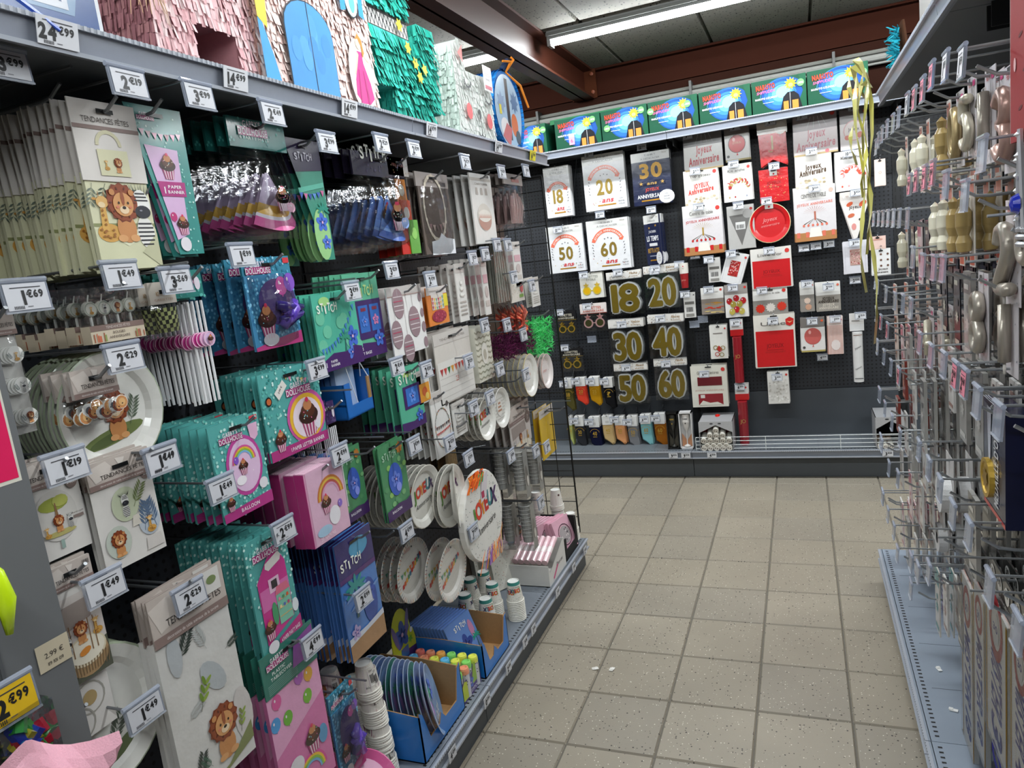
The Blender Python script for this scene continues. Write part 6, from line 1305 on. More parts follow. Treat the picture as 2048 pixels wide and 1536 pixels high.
# white cat
WH = ('e6e9e4', 'dfe3de', 'f0f1ed', 'd8dfd8'); MINT = ('b9c9bf', 'adbdb3', 'c4d2c8')
def catshape(t, cols, face):
    P = [(-.165, 0), (.16, 0), (.165, .235), (.11, .262), (.02, .255), (-.06, .25), (-.1, .36), (-.165, .33)]
    s = Sh(); s.cm = 'board'; s.face([(u, 0, v) for u, v in P], 'dfe0da'); s.face([(u, .1, v) for u, v in P][::-1], 'b9beb8')
    for i in range(len(P)): a, b = P[i], P[(i + 1) % len(P)]; s.face([(a[0], 0, a[1]), (a[0], .1, a[1]), (b[0], .1, b[1]), (b[0], 0, b[1])], 'c9d2cb')
    s.build('card_body', t)
    def ins(u, v):
        x = u - .17
        if v < .235: return True
        if x > -.06: return v < .255
        return v < .25 + .11 * min(1, (-.06 - x) / .04) * 1.0 if x > -.1 else v < .33 + .03 * (x + .165) / .065
    s = Sh(); fringe(s, (-.17, 0, 0), (1, 0, 0), (0, 0, 1), (0, -1, 0), .34, .36, 17, cols, .008, ins, .004); fringe(s, (-.165, .1, 0), (0, -1, 0), (0, 0, 1), (-1, 0, 0), .1, .33, 13, MINT, .008); fringe(s, (-.1, .1, .25), (0, -1, 0), (-.3, 0, .95), (1, 0, .2), .1, .1, 4, WH, .008)
    s.build('fringe', t)['kind'] = 'stuff'
    if not face: return
    def pr(nm): p = Sh(); p.cm = 'paper'; p.d = .015; return p
    p = pr(0); p.poly([(-.15, .3), (-.112, .27), (-.105, .335)], 'e2726c', 1); p.build('ear_patch', t)
    for u, v in ((-.1, .1), (.09, .085)): p = pr(0); p.ell(u, v, .027, .03, 'dd5a5c', 1, 16); p.build('red_cheek', t)
    for u, v in ((-.09, .2), (.1, .165)):
        p = pr(0); p.ring(u, v + .02, .028, .037, '16161a', 1, PI * 1.08, PI * 1.92, 10)
        for k in range(4): a = PI * (1.2 + .17 * k); p.poly([(u + .034 * math.cos(a), v + .02 + .034 * math.sin(a)), (u + .052 * math.cos(a + .08), v + .02 + .052 * math.sin(a + .08)), (u + .034 * math.cos(a + .2), v + .02 + .034 * math.sin(a + .2))], '16161a', 1)
        p.build('closed_eye', t)
    p = pr(0); p.ell(-.008, .108, .013, .011, '16161a', 1, 12); p.ell(-.003, .092, .008, .013, '16161a', 1, 10); p.rect(-.005, .03, -.001, .085, '16161a', 1)
    for d in (-1, 1): p.ring(-.003 + d * .016, .032, .013, .018, '16161a', 1, PI, 2 * PI, 8)
    p.build('nose_and_mouth', t)
    c = Sh(); c.cm = 'gloss'; c.d = .03; c.box(.04, .125, -.03, -.0295, .195, .29, 'e9e4e2'); c.text('FIESTA', .08, .25, .012, 'b8704a', 1, .03, .05); c.text('confetti', .08, .236, .01, '4a3a48', 1, .02, .04); c.rect(.05, .203, .115, .217, 'cf2f58', 1); c.rect(.11, .28, .122, .29, 'cf2f58', 1); dotsfill(c, .045, .26, .12, .285, 16, ('4a4a4e', 'b89a5a'), 1, .0015); c.build('hang_tag', t)
    c = Sh(); c.cm = 'paper'; c.d = .012; c.ring(0, 0, .026, .028, '5f6a66', 1); c.text('PINATA', 0, .002, .006, '5f6a66', 1, 0, .03); c.build('side_stamp', t, (-.166, .05, .25), (0, 0, -PI / 2))
t = pin('cat_pinata', 'white cat pinata with closed eyes and red cheeks', 2.735, .33, .1, -1.14); catshape(t, WH, True)
t = pin('cat_pinata', 'white pinata standing behind the cat one', 2.66, .33, .1, -1.34); catshape(t, WH, False)
# blue drum
t = pin('drum_pinata', 'bright blue round pinata with picture front and orange ribbon', 3.14, .3, .12, -1.16)
s = Sh(); s.cm = 'board'; s.lathe([(0, 0), (.17, 0), (.17, -.13), (0, -.13)], '1a74c4', 30, 'board', 'y', (0, 0, .172)); s.build('card_body', t)
s = Sh(); n = 60
for r in range(7):
    for i in range(n):
        a, b = 2 * PI * i / n, 2 * PI * (i + .9) / n; y = .13 - .0186 * r; R = .171
        s.face([(R * math.cos(a), y, .172 + R * math.sin(a)), (R * math.cos(b), y, .172 + R * math.sin(b)), ((R + .006) * math.cos(b), y - .028, .172 + (R + .006) * math.sin(b)), ((R + .006) * math.cos(a), y - .028, .172 + (R + .006) * math.sin(a))], random.choice(('1f82d6', '166cbc', '2f95e4')), 'tissue')
s.build('fringe', t)['kind'] = 'stuff'
p = Sh(); p.cm = 'gloss'; p.d = .003; p.ell(0, .172, .155, .155, 'a9c4dc', 1, 30); p.rect(-.02, .05, .015, .31, '23262e', 2); p.ell(.06, .12, .04, .05, 'd8703a', 2); p.ell(-.06, .1, .05, .04, 'e8e4e6', 2); p.star(-.08, .2, .05, '8aa0c0', 2, 7, .6); p.star(.08, .22, .05, '5f7fa8', 2, 8, .6); p.rect(-.11, .15, -.085, .19, 'e0d03a', 3); p.poly([(-.1, .06), (-.02, .02), (.02, .1), (-.04, .12)], 'c86a6a', 3); p.ell(.09, .07, .03, .03, '3a3f4a', 3); p.build('round_picture', t)
s = Sh(); s.cm = 'tissue'
for a, b in (((.0, -.01, .335), (.14, -.05, .2)), ((.0, -.01, .335), (.03, -.03, .4)), ((0, -.01, .335), (-.05, -.02, .37))): s.tube([a, ((a[0] + b[0]) / 2 + .02, a[1] - .03, (a[2] + b[2]) / 2 + .02), b], [.004, .006, .005], 'e88a2c', 5)
s.tube([(-.02, 0, .345), (.0, -.02, .38), (.03, 0, .345)], .012, '2a3a58', 6); s.build('ribbon', t)
# blue boxed pinata at the near end
t = pin('boxed_pinata', 'dark blue boxed pinata sign at the near end', .93, .3, .1, -1.14)
s = Sh(); s.cm = 'gloss'; s.d = .0; s.box(-.14, .12, 0, .1, 0, .3, 'dfe3e8'); s.rect(-.135, .012, .112, .3, '0f4688', 1); s.poly([(-.08, .035), (.065, .035), (.075, .07), (.065, .1), (-.08, .1), (-.09, .07)], '6f8fb0', 2); s.rect(-.075, .042, .055, .095, 'c9ccd4', 3); s.text('PIÑATA', -.01, .055, .026, '123a70', 4, .04, .11); s.star(-.01, .16, .04, 'e8e0d8', 2, 9, .7); s.ell(-.1, .2, .03, .05, '3f86c0', 2); s.build('box', t)
s = Sh(); s.cm = 'gloss'; s.tube([(-.14, -.02, .1), (-.1, -.05, .03), (-.02, -.06, -.02)], [.004, .006, .003], '2f5fd0', 6); s.build('ribbon', t)

# ------------------------------------------------------------------ back wall: goods on hooks
def back(box, mk, name, desc, cat, n=1, step=.018, tk=None, y=5.04, tilt=0.0, jit=.004, yaw=0.0):
    xc, zt, w, h = box
    t = hang('B', xc, zt, y, mk(w, h), name, desc, cat, n, step, jit, tilt)
    if yaw: t.rotation_euler.z += yaw
    D = BP - y + .022
    if tk: hook('B', xc, zt - .016, D, 'hook priced %s with %s' % (tk[1], desc), tk[1], tk[0][0], tk[0][1], 'd2d3d8', tw=.062, th=.036, tagd=.012)
    else: hook('B', xc, zt - .016, D, 'unpriced hook with ' + desc, None, xc, zt + .02, ticket=None)
    return t
def m_shirt(num, style='w', word='ans'):
    def f(w, h):
        def mk(t):
            s = Sh(); s.cm = 'foil'; s.d = .012; c = 'e2e2e4' if style == 'w' else '1d2340'; s.box(-w / 2, w / 2, -.012, .004, -h, 0, c); s.rect(-w / 2, -h * .17, w / 2, 0, 'dcdbd8', 1)
            s.text('T-SHIRT', 0, -h * .075, h * .035, '8a8a8a', 3, 0, w * .3); s.text('À DÉDICACER', 0, -h * .14, h * .035, '8a8a8a', 3, 0, w * .5); s.text('fête', w * .36, -h * .06, h * .03, '9a9080', 3, 0, w * .12, 'c', .3)
            if style == 'w':
                r = w * .34; a0 = PI * .14
                s.ring(0, -h * .52, r * .93, r * 1.2, 'e9765c', 3, a0, PI - a0, 14)
                for d in (-1, 1): u, v = d * r * 1.07 * math.cos(a0), -h * .52 + r * 1.07 * math.sin(a0); s.poly([(u - .012, v + .012), (u + .016, v + .004), (u + .004, v - .018), (u - .02, v - .012)], 'e9765c', 2)
                s.text('JOYEUX ANNIVERSAIRE', 0, -h * .52 + r * .99, r * .13, 'f6e6de', 4, .02, r * 2.2, arc=r * .99)
                for i in range(3): s.star((i - 1) * w * .08, -h * .38 + (.0 if i != 1 else .006), w * .022, '55555c', 3)
                s.text(num, 0, -h * .72, h * .27, '9a8038', 3, .03, w * .4, m='gold'); s.text(word, w * .04, -h * .87, h * .09, 'd2383c', 4, .02, w * .28, 'c', .3)
                s.rect(-w * .2, -h * .93, w * .24, -h * .905, 'c08a28', 3, m='gold')
                for d in (-1, 1):
                    for i in range(5): s.ell(d * w * .37 + d * .004 * (i % 2), -h * (.48 + .055 * i), .007, .0025, '4a4a50', 3, 6, rot=.9 * d)
                for i, q in enumerate(('ON', 'SIGNE', 'TOUS!')): s.text(q, w * .37, -h * (.84 + .05 * i), h * .025, '77777c', 3, 0, w * (.08 if i == 0 else .15))
                for i in range(10): s.ell(rnd(-.4, .4) * w, -h * rnd(.75, .93), .003, .003, ('c85a4a', 'c8a23a', '5a9a8a')[i % 3], 3, 6)
            else:
                if num == '30':
                    s.text('30', 0, -h * .48, h * .27, 'a8823c', 3, .04, w * .6, m='gold'); s.rect(-w * .35, -h * .64, w * .35, -h * .54, '0f1430', 3); s.text('ans', 0, -h * .62, h * .06, 'b8924a', 4, .02, w * .26, 'c', .2); s.star(-w * .28, -h * .59, .014, 'b8924a', 4); s.star(w * .28, -h * .59, .014, 'b8924a', 4)
                    s.text('JOYEUX', 0, -h * .74, h * .06, 'c84a3a', 3, .02, w * .36); s.text('ANNIVERSAIRE', -w * .04, -h * .87, h * .075, 'e6e6ea', 3, .02, w * .72)
                else:
                    s.star(-w * .2, -h * .26, w * .08, 'a8823c', 3); s.star(w * .25, -h * .22, w * .08, 'a8823c', 3); s.text("J'AI ENFIN", 0, -h * .36, h * .05, 'd8d8de', 3, .02, w * .5); s.text('LE TEMPS', 0, -h * .52, h * .1, 'e6e6ea', 3, .03, w * .8); s.rect(-w * .25, -h * .63, w * .3, -h * .57, 'd8d8de', 3); s.text('RETRAITE', 0, -h * .76, h * .09, 'a8823c', 3, .03, w * .8); s.rect(-w * .3, -h * .84, w * .2, -h * .82, '8f93a8', 3)
                s.rect(-w * .3, -h * .93, w * .28, -h * .905, 'c08a28', 3, m='gold'); s.ell(w * .36, -h * .88, w * .2, h * .13, 'd9d8da', 4, 16)
                for i, q in enumerate(('ON', 'SIGNE', 'TOUS!')): s.text(q, w * .36, -h * (.84 + .05 * i), h * .025, '77777c', 5, 0, w * (.08 if i == 0 else .15))
            s.build('bagged_shirt', t)
        return mk
    return f
for bx, num, st, n, tp, pr, d in (((-1.555,2.22,0.187,0.344), '18', 'w', 5, (-1.577,1.804), '12€99', 'white shirt pack with gold eighteen'), ((-1.217,2.253,0.291,0.371), '20', 'w', 4, (-1.263,1.867), '12€99', 'white shirt pack with gold twenty'), ((-0.895,2.215,0.256,0.342), '30', 'n', 4, (-0.91,1.853), '12€99', 'navy shirt pack with gold thirty'),
                           ((-1.541,1.813,0.267,0.328), '50', 'w', 2, (-1.3,2.276), '12€99', 'white shirt pack with gold fifty'), ((-1.229,1.816,0.295,0.345), '60', 'w', 6, (-0.938,2.266), '12€99', 'white shirt pack with gold sixty'), ((-0.914,1.805,0.122,0.331), 'r', 'n', 6, (-0.924,1.444), '9€99', 'navy retirement shirt pack')):
    back(bx, m_shirt(num, st), 'shirt_pack', d, 'shirt pack', n, .02, (tp, pr), yaw=-.5 if num == 'r' else 0)
def m_bignum(num):
    def f(w, h):
        def mk(t):
            s = Sh(); s.cm = 'gloss'; s.d = .008; s.box(-w / 2, w / 2, -.008, .002, -h * .18, 0, 'e0ddd8'); dotsfill(s, -w / 2, -h * .17, w / 2, -.004, 26, ('4a4a4e', 'b88a5a', '8a7a70'), 2, .003, True); s.text('fiesta', w * .28, -h * .08, h * .05, '9a7a4a', 3, .02, w * .24, 'c', .3); s.text('& confettis', w * .28, -h * .14, h * .035, '9a7a4a', 3, .0, w * .24, 'c', .3); s.text('GONFLABLE', -w * .2, -h * .12, h * .025, '77777c', 3, 0, w * .3); s.build('header_card', t)
            H = h * .74
            for k, (R_, c, m) in enumerate(((.0185, 'f4f4f0', 'paper'), (.0085, 'a88e2e', 'gold'))):
                p = Sh(); p.d = .002 + .007 * k
                for j in range(8): p.text(num, R_ * math.cos(j * PI / 4), -h * .91 + R_ * math.sin(j * PI / 4), H * .86, c, 1 + .12 * j, 0, w * .74, m=m)
                p.build('white_outline' if k == 0 else 'gold_number', t)
            b = Sh(); b.cm = 'film'; b.box(-w / 2, w / 2, -.012, .001, -h, -h * .16, 'ffffff'); b.build('clear_bag', t)
        return mk
    return f
for bx, num, n, tp in (((-1.146,1.449,0.246,0.304), '18', 3, (-1.178,1.461)), ((-0.888,1.463,0.236,0.298), '20', 3, (-0.916,1.46)), ((-1.162,1.111,0.252,0.312), '30', 5, (-1.184,1.095)), ((-0.883,1.123,0.248,0.31), '40', 5, (-0.911,1.115)), ((-1.157,0.798,0.241,0.297), '50', 3, (-1.181,0.785)), ((-0.875,0.817,0.227,0.298), '60', 3, (-0.899,0.797))):
    back(bx, m_bignum(num), 'number_pack', 'clear pack of big gold number ' + {'18': 'eighteen', '20': 'twenty', '30': 'thirty', '40': 'forty', '50': 'fifty', '60': 'sixty'}[num], 'number decoration', n, .016, (tp, '6€99'))
def m_glasses(hc, txt, tc, fc, lens, num):
    def f(w, h):
        def mk(t):
            full = num is None
            s = Sh(); s.cm = 'gloss'; s.d = .002; s.box(-w / 2, w / 2, -.002, .001, -h * (1 if full else .36), 0, hc); s.text('LUNETTES', 0, -h * .2, h * .09, tc, 2, .02, w * .6); s.text(txt, 0, -h * .31, h * .08, tc, 2, .02, w * (.4 if full else .8)); 
            if not full: s.rect(-w / 2, -h * .36, w / 2, -h * .345, 'b8983a' if hc[0] == '1' else 'd8503a', 2)
            s.build('header_card', t)
            g = Sh(); g.cm = 'gloss'; g.d = .004
            for d in (-1, 1):
                u, v = d * w * .22, -h * .7; g.ring(u, v, w * .13, w * .18, fc, 2, n=18); g.ell(u, v, w * .135, w * .135, lens, 1, 16)
                g.star(u + d * .003, v + w * .22, w * .14, fc if not full else 'c9a83a', 2)
                if num: g.text(num, u, v + w * .19, w * .07, '3a2a10' if hc[0] == '1' else 'd8503a', 3, .02)
            g.rect(-w * .08, -h * .71, w * .08, -h * .68, fc, 2); g.build('glasses', t)
            if not full: b = Sh(); b.cm = 'film'; b.box(-w / 2, w / 2, -.008, .001, -h, -h * .34, 'ffffff'); b.build('clear_bag', t)
        return mk
    return f
back((-1.381,1.463,0.169,0.18), m_glasses('dcdad2', 'ÉTOILE', '9a9a92', 'c9b23a', 'd8a80c', None), 'party_glasses', 'cream card with round yellow glasses', 'party glasses', 3, .02, ((-1.424,1.469), '4€99'))
back((-1.388,1.246,0.194,0.2), m_glasses('e6dcd8', 'ANNIVERSAIRE', 'c8604a', 'e8b4b0', '4a4a20', '50'), 'party_glasses', 'clear bag of pink starred birthday glasses', 'party glasses', 2, .02, ((-1.422,1.244), '4€99'))
back((-1.596,1.208,0.151,0.188), m_glasses('17171a', 'ANNIVERSAIRE', 'd8d2c0', 'c8a030', '3a3a14', '40'), 'party_glasses', 'upper black card of gold starred glasses', 'party glasses', 2, .02, ((-1.632,1.219), '4€99'))
back((-1.585,0.933,0.166,0.171), m_glasses('17171a', 'ANNIVERSAIRE', 'd8d2c0', 'c8a030', '3a3a14', '60'), 'party_glasses', 'lower black card of gold starred glasses', 'party glasses', 2, .02, ((-1.622,0.96), '4€99'))
def m_sock(c, num, mark='c9a240', foot='b'):
    def f(w, h):
        def mk(t):
            s = Sh(); s.cm = 'fabric'
            P = [(-.44, -.24), (.44, -.24), (.46, -.6), (.52, -.82), (.5, -.96), (.3, -1.0), (.02, -.9), (-.36, -.8), (-.44, -.6)]
            n = len(P); th = .009
            rim = [(u * w, v * h) for u, v in P]; inn = [(u * w * .82, (v + .58) * h * .86 - .58 * h) for u, v in P]
            s.face([(u, -th, v) for u, v in inn], c); s.face([(u, th, v) for u, v in inn][::-1], c)
            for i in range(n):
                a, b, d, e = rim[i], rim[(i + 1) % n], inn[(i + 1) % n], inn[i]
                s.face([(a[0], 0, a[1]), (b[0], 0, b[1]), (d[0], -th, d[1]), (e[0], -th, e[1])][::-1], c); s.face([(a[0], 0, a[1]), (e[0], th, e[1]), (d[0], th, d[1]), (b[0], 0, b[1])][::-1], c)
            s.d = th + .0004
            s.text(num, 0, -h * .55, h * .12, mark, 1, .02, w * .36); s.ring(0, -h * .5, h * .14, h * .15, mark, 1, PI * .1, PI * .9, 8); s.rect(-w * .16, -h * .6, w * .16, -h * .585, mark, 1)
            s.build('sock', t)
            q = Sh(); q.cm = 'paper'; q.d = .012; q.box(-w * .42, w * .42, -.012, .012, -h * .3, -h * .0, 'e3e2df'); q.rect(-w * .15, -h * .24, w * .15, -h * .16, 'c8c6c2', 1); q.build('card_band', t)
        return mk
    return f
for i, (bx, c, num, tp, d) in enumerate((((-1.639,0.712,0.077,0.251), '4f4a22', '18', (-1.66,0.692), 'olive green'), ((-1.54,0.711,0.089,0.208), 'd8402c', '20', (-1.566,0.706), 'red orange'), ((-1.437,0.709,0.088,0.214), 'b8860c', '25', (-1.456,0.701), 'mustard yellow'), ((-1.332,0.7,0.081,0.235), '0c0c10', '?', (-1.351,0.695), 'black'),
        ((-1.649,0.421,0.027,0.222), 'b8c070', '18', None, 'pale lime'), ((-1.58,0.42,0.079,0.245), '2e2f33', '30', (-1.609,0.408), 'charcoal'), ((-1.466,0.412,0.093,0.255), '0d1030', '40', (-1.495,0.397), 'dark navy'), ((-1.365,0.417,0.088,0.219), 'd2b27c', '40', None, 'sand'), ((-1.275,0.41,0.08,0.213), 'e8a06a', '50', (-1.304,0.41), 'peach'), ((-1.181,0.411,0.084,0.25), '7f7f82', '50', (-1.21,0.388), 'grey'), ((-1.084,0.419,0.085,0.233), '86c4c8', '60', (-1.088,0.407), 'pale turquoise'), ((-0.984,0.423,0.09,0.25), '9a5a14', '60', (-1.005,0.411), 'brown'))):
    back(bx, m_sock(c, num), 'sock_pack', 'pair of %s birthday socks' % d, 'socks', 3, .022, (tp, '6€99') if tp else None, jit=.002)
# boxed champagne glasses standing on the base shelf
def glass_box(bx, c, gc, liq, desc):
    xc, zt, w, h = bx; y = 4.93
    t = thing('glass_box', desc, 'gift box', (xc, y, .1962)); s = Sh(); s.cm = 'gloss'; h = zt - .1962; e = .006
    s.box(-w / 2, -w / 2 + e, -.03, .03, 0, h, c); s.box(w / 2 - e, w / 2, -.03, .03, 0, h, c); s.box(-w / 2, w / 2, -.03, .03, 0, .01, c); s.box(-w / 2, w / 2, -.03, .03, h - .01, h, c); s.box(-w / 2, w / 2, .025, .03, 0, h, c); s.build('box', t)
    g = Sh(); g.cm = 'gloss'; R = w * .36; g.lathe([(R * .7, .014), (R * .7, .018), (.004, .03), (.004, h * .45), (R * .5, h * .55), (R * .85, h * .72), (R * .75, h * .93)], gc, 16); g.build('flute_glass', t)
    p = Sh(); p.cm = 'gloss'; p.d = -.01; p.poly([(-w * .4, .012), (w * .4, .012), (w * .38, h * .4), (.0, h * .2), (-w * .38, h * .4)], liq, 1); p.build('card_insert', t)
    p = Sh(); p.d = .031; p.text('FEMME', 0, h * .8, h * .04, 'b8983a' if c[0] == '1' else '2a2a2c', 1, .02, w * .36); p.ell(0, h * .7, w * .05, w * .06, 'b8983a' if c[0] == '1' else '2a2a2c', 1); p.build('print', t)
glass_box((-0.873,0.457,0.079,0.268), '151514', '3a3a36', '4a463c', 'black box with dark champagne flute on the back shelf')
glass_box((-0.782,0.458,0.088,0.27), 'e2e2e2', 'e6e2de', 'c98f6a', 'white box with champagne flute on the back shelf')
def m_simple(fn, c='e4e2de', hdr=True, th=.006, title=None, dotc='cf3a34', m='gloss', tc='5a5450'):
    def f(w, h):
        def dr(s):
            if title: s.text(title, -w * .02, -h * .2, h * .075, tc, 4, .0, w * .6)
            if dotc: s.ell(w * .4, -h * .1, w * .055, w * .055, dotc, 4, 14)
            fn(s, w, h); slot(s, w * .7, v=-.01)
        return card(w, h, dr, th, c, m=m)
    return f
RED = 'c4161c'
def p_joy(c, top, bg, w2=.8):
    def fn(s, w, h):
        s.rect(-w / 2, -h * .42, w / 2, 0, top, 1); s.text('Joyeux', w * .02, -h * .6, h * .2, c, 3, .03, w * .42, 'c', .12, .06); s.text('Anniversaire', 0, -h * .86, h * .2, c, 3, .03, w * w2, 'c', .12, .06); s.rect(-w / 2, -h, w / 2, -h * .96, 'b8a070', 2)
        for i in range(4): s.poly([(-w * .1 + i * w * .08, -h * .12), (-w * .09 + i * w * .08, -h * .12), (-w * .2 + i * w * .16, -h * .4)], 'e8e8e4', 3)
    return fn
back((-0.55,2.31,0.241,0.263), m_simple(p_joy('c2363a', '6f6a67', ''), title=None), 'banner_pack', 'white pack with red Joyeux Anniversaire script', 'party banner', 3, .02, ((-0.637,2.285), '9€99'))
def p_ball(c, ring='5a1a1c', t='JOYEUX'):
    def fn(s, w, h): s.rect(-w / 2, -h * .28, w / 2, 0, '77716d', 1); s.ell(0, -h * .54, w * .36, w * .38, ring, 2, 20); s.ell(0, -h * .54, w * .335, w * .355, c, 3, 20); s.text(t, 0, -h * .54, h * .06, 'f0c8a8', 4, .0, w * .36); s.ell(-w * .12, -h * .42, w * .06, w * .09, 'f2b0a8', 4, 8); s.poly([(-w * .04, -h * .85), (w * .04, -h * .85), (0, -h * .78)], c, 3); s.ell(-w * .38, -h * .86, w * .06, w * .06, '4a4643', 4, 10); s.rect(-w / 2, -h, w / 2, -h * .95, 'b0a060', 2)
    return fn
back((-0.339,2.297,0.148,0.228), m_simple(p_ball('d01c20')), 'balloon_pack', 'white pack with round red balloon', 'balloon pack', 3, .02, ((-0.343,2.29), '2€99'))
def p_ban(s, w, h): s.rect(-w / 2, -h * .36, w / 2, 0, 'cdc6be', 1); s.ell(w * .3, -h * .28, w * .2, h * .12, 'd9d4cc', 2, 16); s.rect(-w * .03, -h * .68, w * .03, -h * .4, 'b8a068', 2); s.ring(-w * .06, -h * .68, w * .05, w * .08, 'b8a068', 2, PI, 2 * PI, 8); dotsfill(s, -w * .45, -h * .9, w * .45, -h * .4, 40, ('e03038', 'a01016'), 2, .004)
def sh_ban(w, h): return card(w, h, lambda s: p_ban(s, w, h), .012, RED, shape=[(-w * .5, 0), (-w * .42, -h), (0, -h * .87), (w * .46, -h), (w * .44, 0)], m='foil', edge='a8925a')
back((-0.128,2.313,0.173,0.311), sh_ban, 'banner_pack', 'red glitter banner cut with a swallow tail', 'party banner', 3, .02, ((-0.13,2.283), '4€99'))
back((0.122,2.29,0.247,0.256), m_simple(p_joy('cf7f88', '8a7c7c', '', .9), 'e3d6d6'), 'banner_pack', 'pink pack with rose Joyeux Anniversaire script', 'party banner', 3, .02, ((0.053,2.286), '9€99'))
def p_plate(s, w, h): s.rect(-w / 2, -h * .35, w / 2, 0, '7a7070', 1); s.ell(0, -h * .54, w * .38, w * .4, 'd9a8a8', 2, 18); s.ell(0, -h * .54, w * .34, w * .36, 'eadcd8', 3, 18); s.text('Joyeux', 0, -h * .54, h * .08, '3a3232', 4, .02, w * .4); s.ell(w * .22, -h * .66, w * .12, h * .07, 'd8705a', 4, rot=.6); s.ell(-w * .24, -h * .7, w * .1, h * .06, 'd8705a', 4, rot=-.4)
back((0.336,2.267,0.151,0.236), m_simple(p_plate, 'e2d8d6'), 'plate_pack', 'pinkish pack with round Joyeux plate', 'plates', 3, .02, ((0.338,2.287), '2€99'))
def p_top(c, gold=False):
    def fn(s, w, h):
        s.text('JOYEUX' if not gold else 'Joyeux', 0, -h * .5, h * .13, c, 3, .04, w * .44, 'c', .1, .08); s.text('Anniversaire', -w * .02, -h * .64, h * .14, c, 3, .05, w * .74, 'c', .15, .1)
        for i in range(26): s.ell(rnd(-.46, .46) * w, -h * rnd(.76, .96), w * .045, h * .03, ('d8cfba', 'c8b898', 'e8e2d4', 'a89878')[i % 4], 2 + .05 * i, 10)
    return fn
back((-0.577,2.052,0.221,0.231), m_simple(p_top('d23a30'), 'e2dfd8', title='Top gâteau'), 'cake_topper_pack', 'white pack with red cake topper script', 'cake topper', 4, .02, ((-0.606,2.059), '2€79'))
back((0.102,2.072,0.21,0.241), m_simple(p_top('4a3018', True), 'e2ddd6', dotc='d8707a'), 'cake_topper_pack', 'white pack with dark gold cake topper script', 'cake topper', 3, .02, ((0.095,2.071), '2€79'))
def p_arch(c1, c2, wide=1.0):
    def fn(s, w, h):
        for i in range(30): a = PI * (.05 + .9 * (i / 29.0)); r = w * .3 * rnd(.82, 1.18); s.ell(r * math.cos(a) * 1.1, -h * .66 + r * math.sin(a), w * .065, w * .065, (c1, c2, 'e6e0d6')[i % 3], 3 + .04 * i, 10)
        for i in range(4): s.ell(-w * .3 + i * w * .2, -h * .88, w * .03, w * .035, (c1, c2, 'd8d8d8', '9aa0b0')[i], 3, 8)
    return fn
back((-0.35,2.049,0.177,0.231), m_simple(p_arch('b09a60', 'b02a26'), 'e3e1dd', title='Kit arche'), 'balloon_kit', 'white box with red and gold balloon arch', 'balloon kit', 2, .03, ((-0.366,2.066), '10€99'))
back((0.317,2.026,0.183,0.236), m_simple(p_arch('d8503a', 'd8a0a0'), 'e5e2df', title='Kit arche', dotc='d8604a'), 'balloon_kit', 'white box with coral balloon arch', 'balloon kit', 2, .03, ((0.304,2.025), '10€99'))
def p_redn(s, w, h): s.text('JOYEUX', 0, -h * .46, h * .1, '7a1014', 3, .0, w * .5); s.text('ANNIVERSAIRE', 0, -h * .56, h * .035, '8a1a1c', 3, .0, w * .5); dotsfill(s, -w * .45, -h * .95, w * .45, -h * .1, 50, ('d8a060', 'e04040'), 2, .003); s.rect(-w * .14, -h * .2, w * .12, 0, 'dedbd6', 4); s.ell(0, -h * .15, .006, .006, RED, 5, 8)
back((-0.13,1.986,0.171,0.205), m_simple(p_redn, RED, dotc=None, m='foil', th=.01), 'napkin_pack', 'red JOYEUX napkin packs under a swallow tail banner', 'napkins', 4, .018, ((-0.124,2.015), '2€29'), jit=.008)
def p_centre(c, col):
    def fn(s, w, h):
        s.rect(-w / 2, -h, w / 2, -h * .24, 'd5d0d2', 1); s.text('JOYEUX ANNIVERSAIRE', 0, -h * .34, h * .05, c, 3, .02, w * .86, 'c', 0, .04)
        for i in range(13): a = PI * (.1 + .8 * i / 12.0); s.poly([(0, -h * .5), (w * .3 * math.cos(a) + .0012, -h * .52 + h * .16 * math.sin(a)), (w * .3 * math.cos(a) - .0012, -h * .52 + h * .16 * math.sin(a))], col, 3)
        for i in range(6): u = (-.28 + .11 * i) * w; s.poly([(0, -h * .58), (u + .001, -h * .68), (u - .001, -h * .7)], '4a4030', 3); s.ell(u, -h * .71, w * .03, w * .035, c, 4, 8)
        s.rect(-w * .02, -h * .62, w * .02, -h * .46, col, 4); s.rect(-w / 2, -h, w / 2, -h * .84, 'b07a4a', 3); s.poly([(-w * .16, -h * .93), (w * .16, -h * .93), (w * .12, -h * .76), (-w * .12, -h * .76)], 'e8e2da', 4)
        for u in (-.42, -.2, .2, .42): s.rect(u * w - w * .04, -h * .93, u * w + w * .04, -h * .83, RED if c[0] == 'b' else 'd8705a', 5)
    return fn
back((-0.586,1.829,0.252,0.326), m_simple(p_centre('b8201f', 'a8883a'), title='Centre de table'), 'centrepiece_pack', 'pack with red table centrepiece on wood', 'table decorations', 4, .02, ((-0.601,1.83), '3€49'))
back((0.1,1.846,0.24,0.334), m_simple(p_centre('d8705a', 'b0604a'), 'e6e2de', title='CENTRE DE TABLE', dotc='e0b8a8'), 'centrepiece_pack', 'tall white pack with coral table centrepiece', 'table decorations', 3, .02, ((0.102,1.847), '3€49'))
def p_grey(s, w, h): s.poly([(-w * .42, -h * .22), (w * .4, -h * .2), (0, -h * .92)], '6a6866', 2); s.ell(w * .26, -h * .2, w * .18, w * .18, '9a9896', 3, 14); s.rect(-w * .2, -h * .55, w * .16, -h * .38, 'd5d4d2', 3); bars(s, -w * .16, -h * .53, w * .28, h * .09, 4)
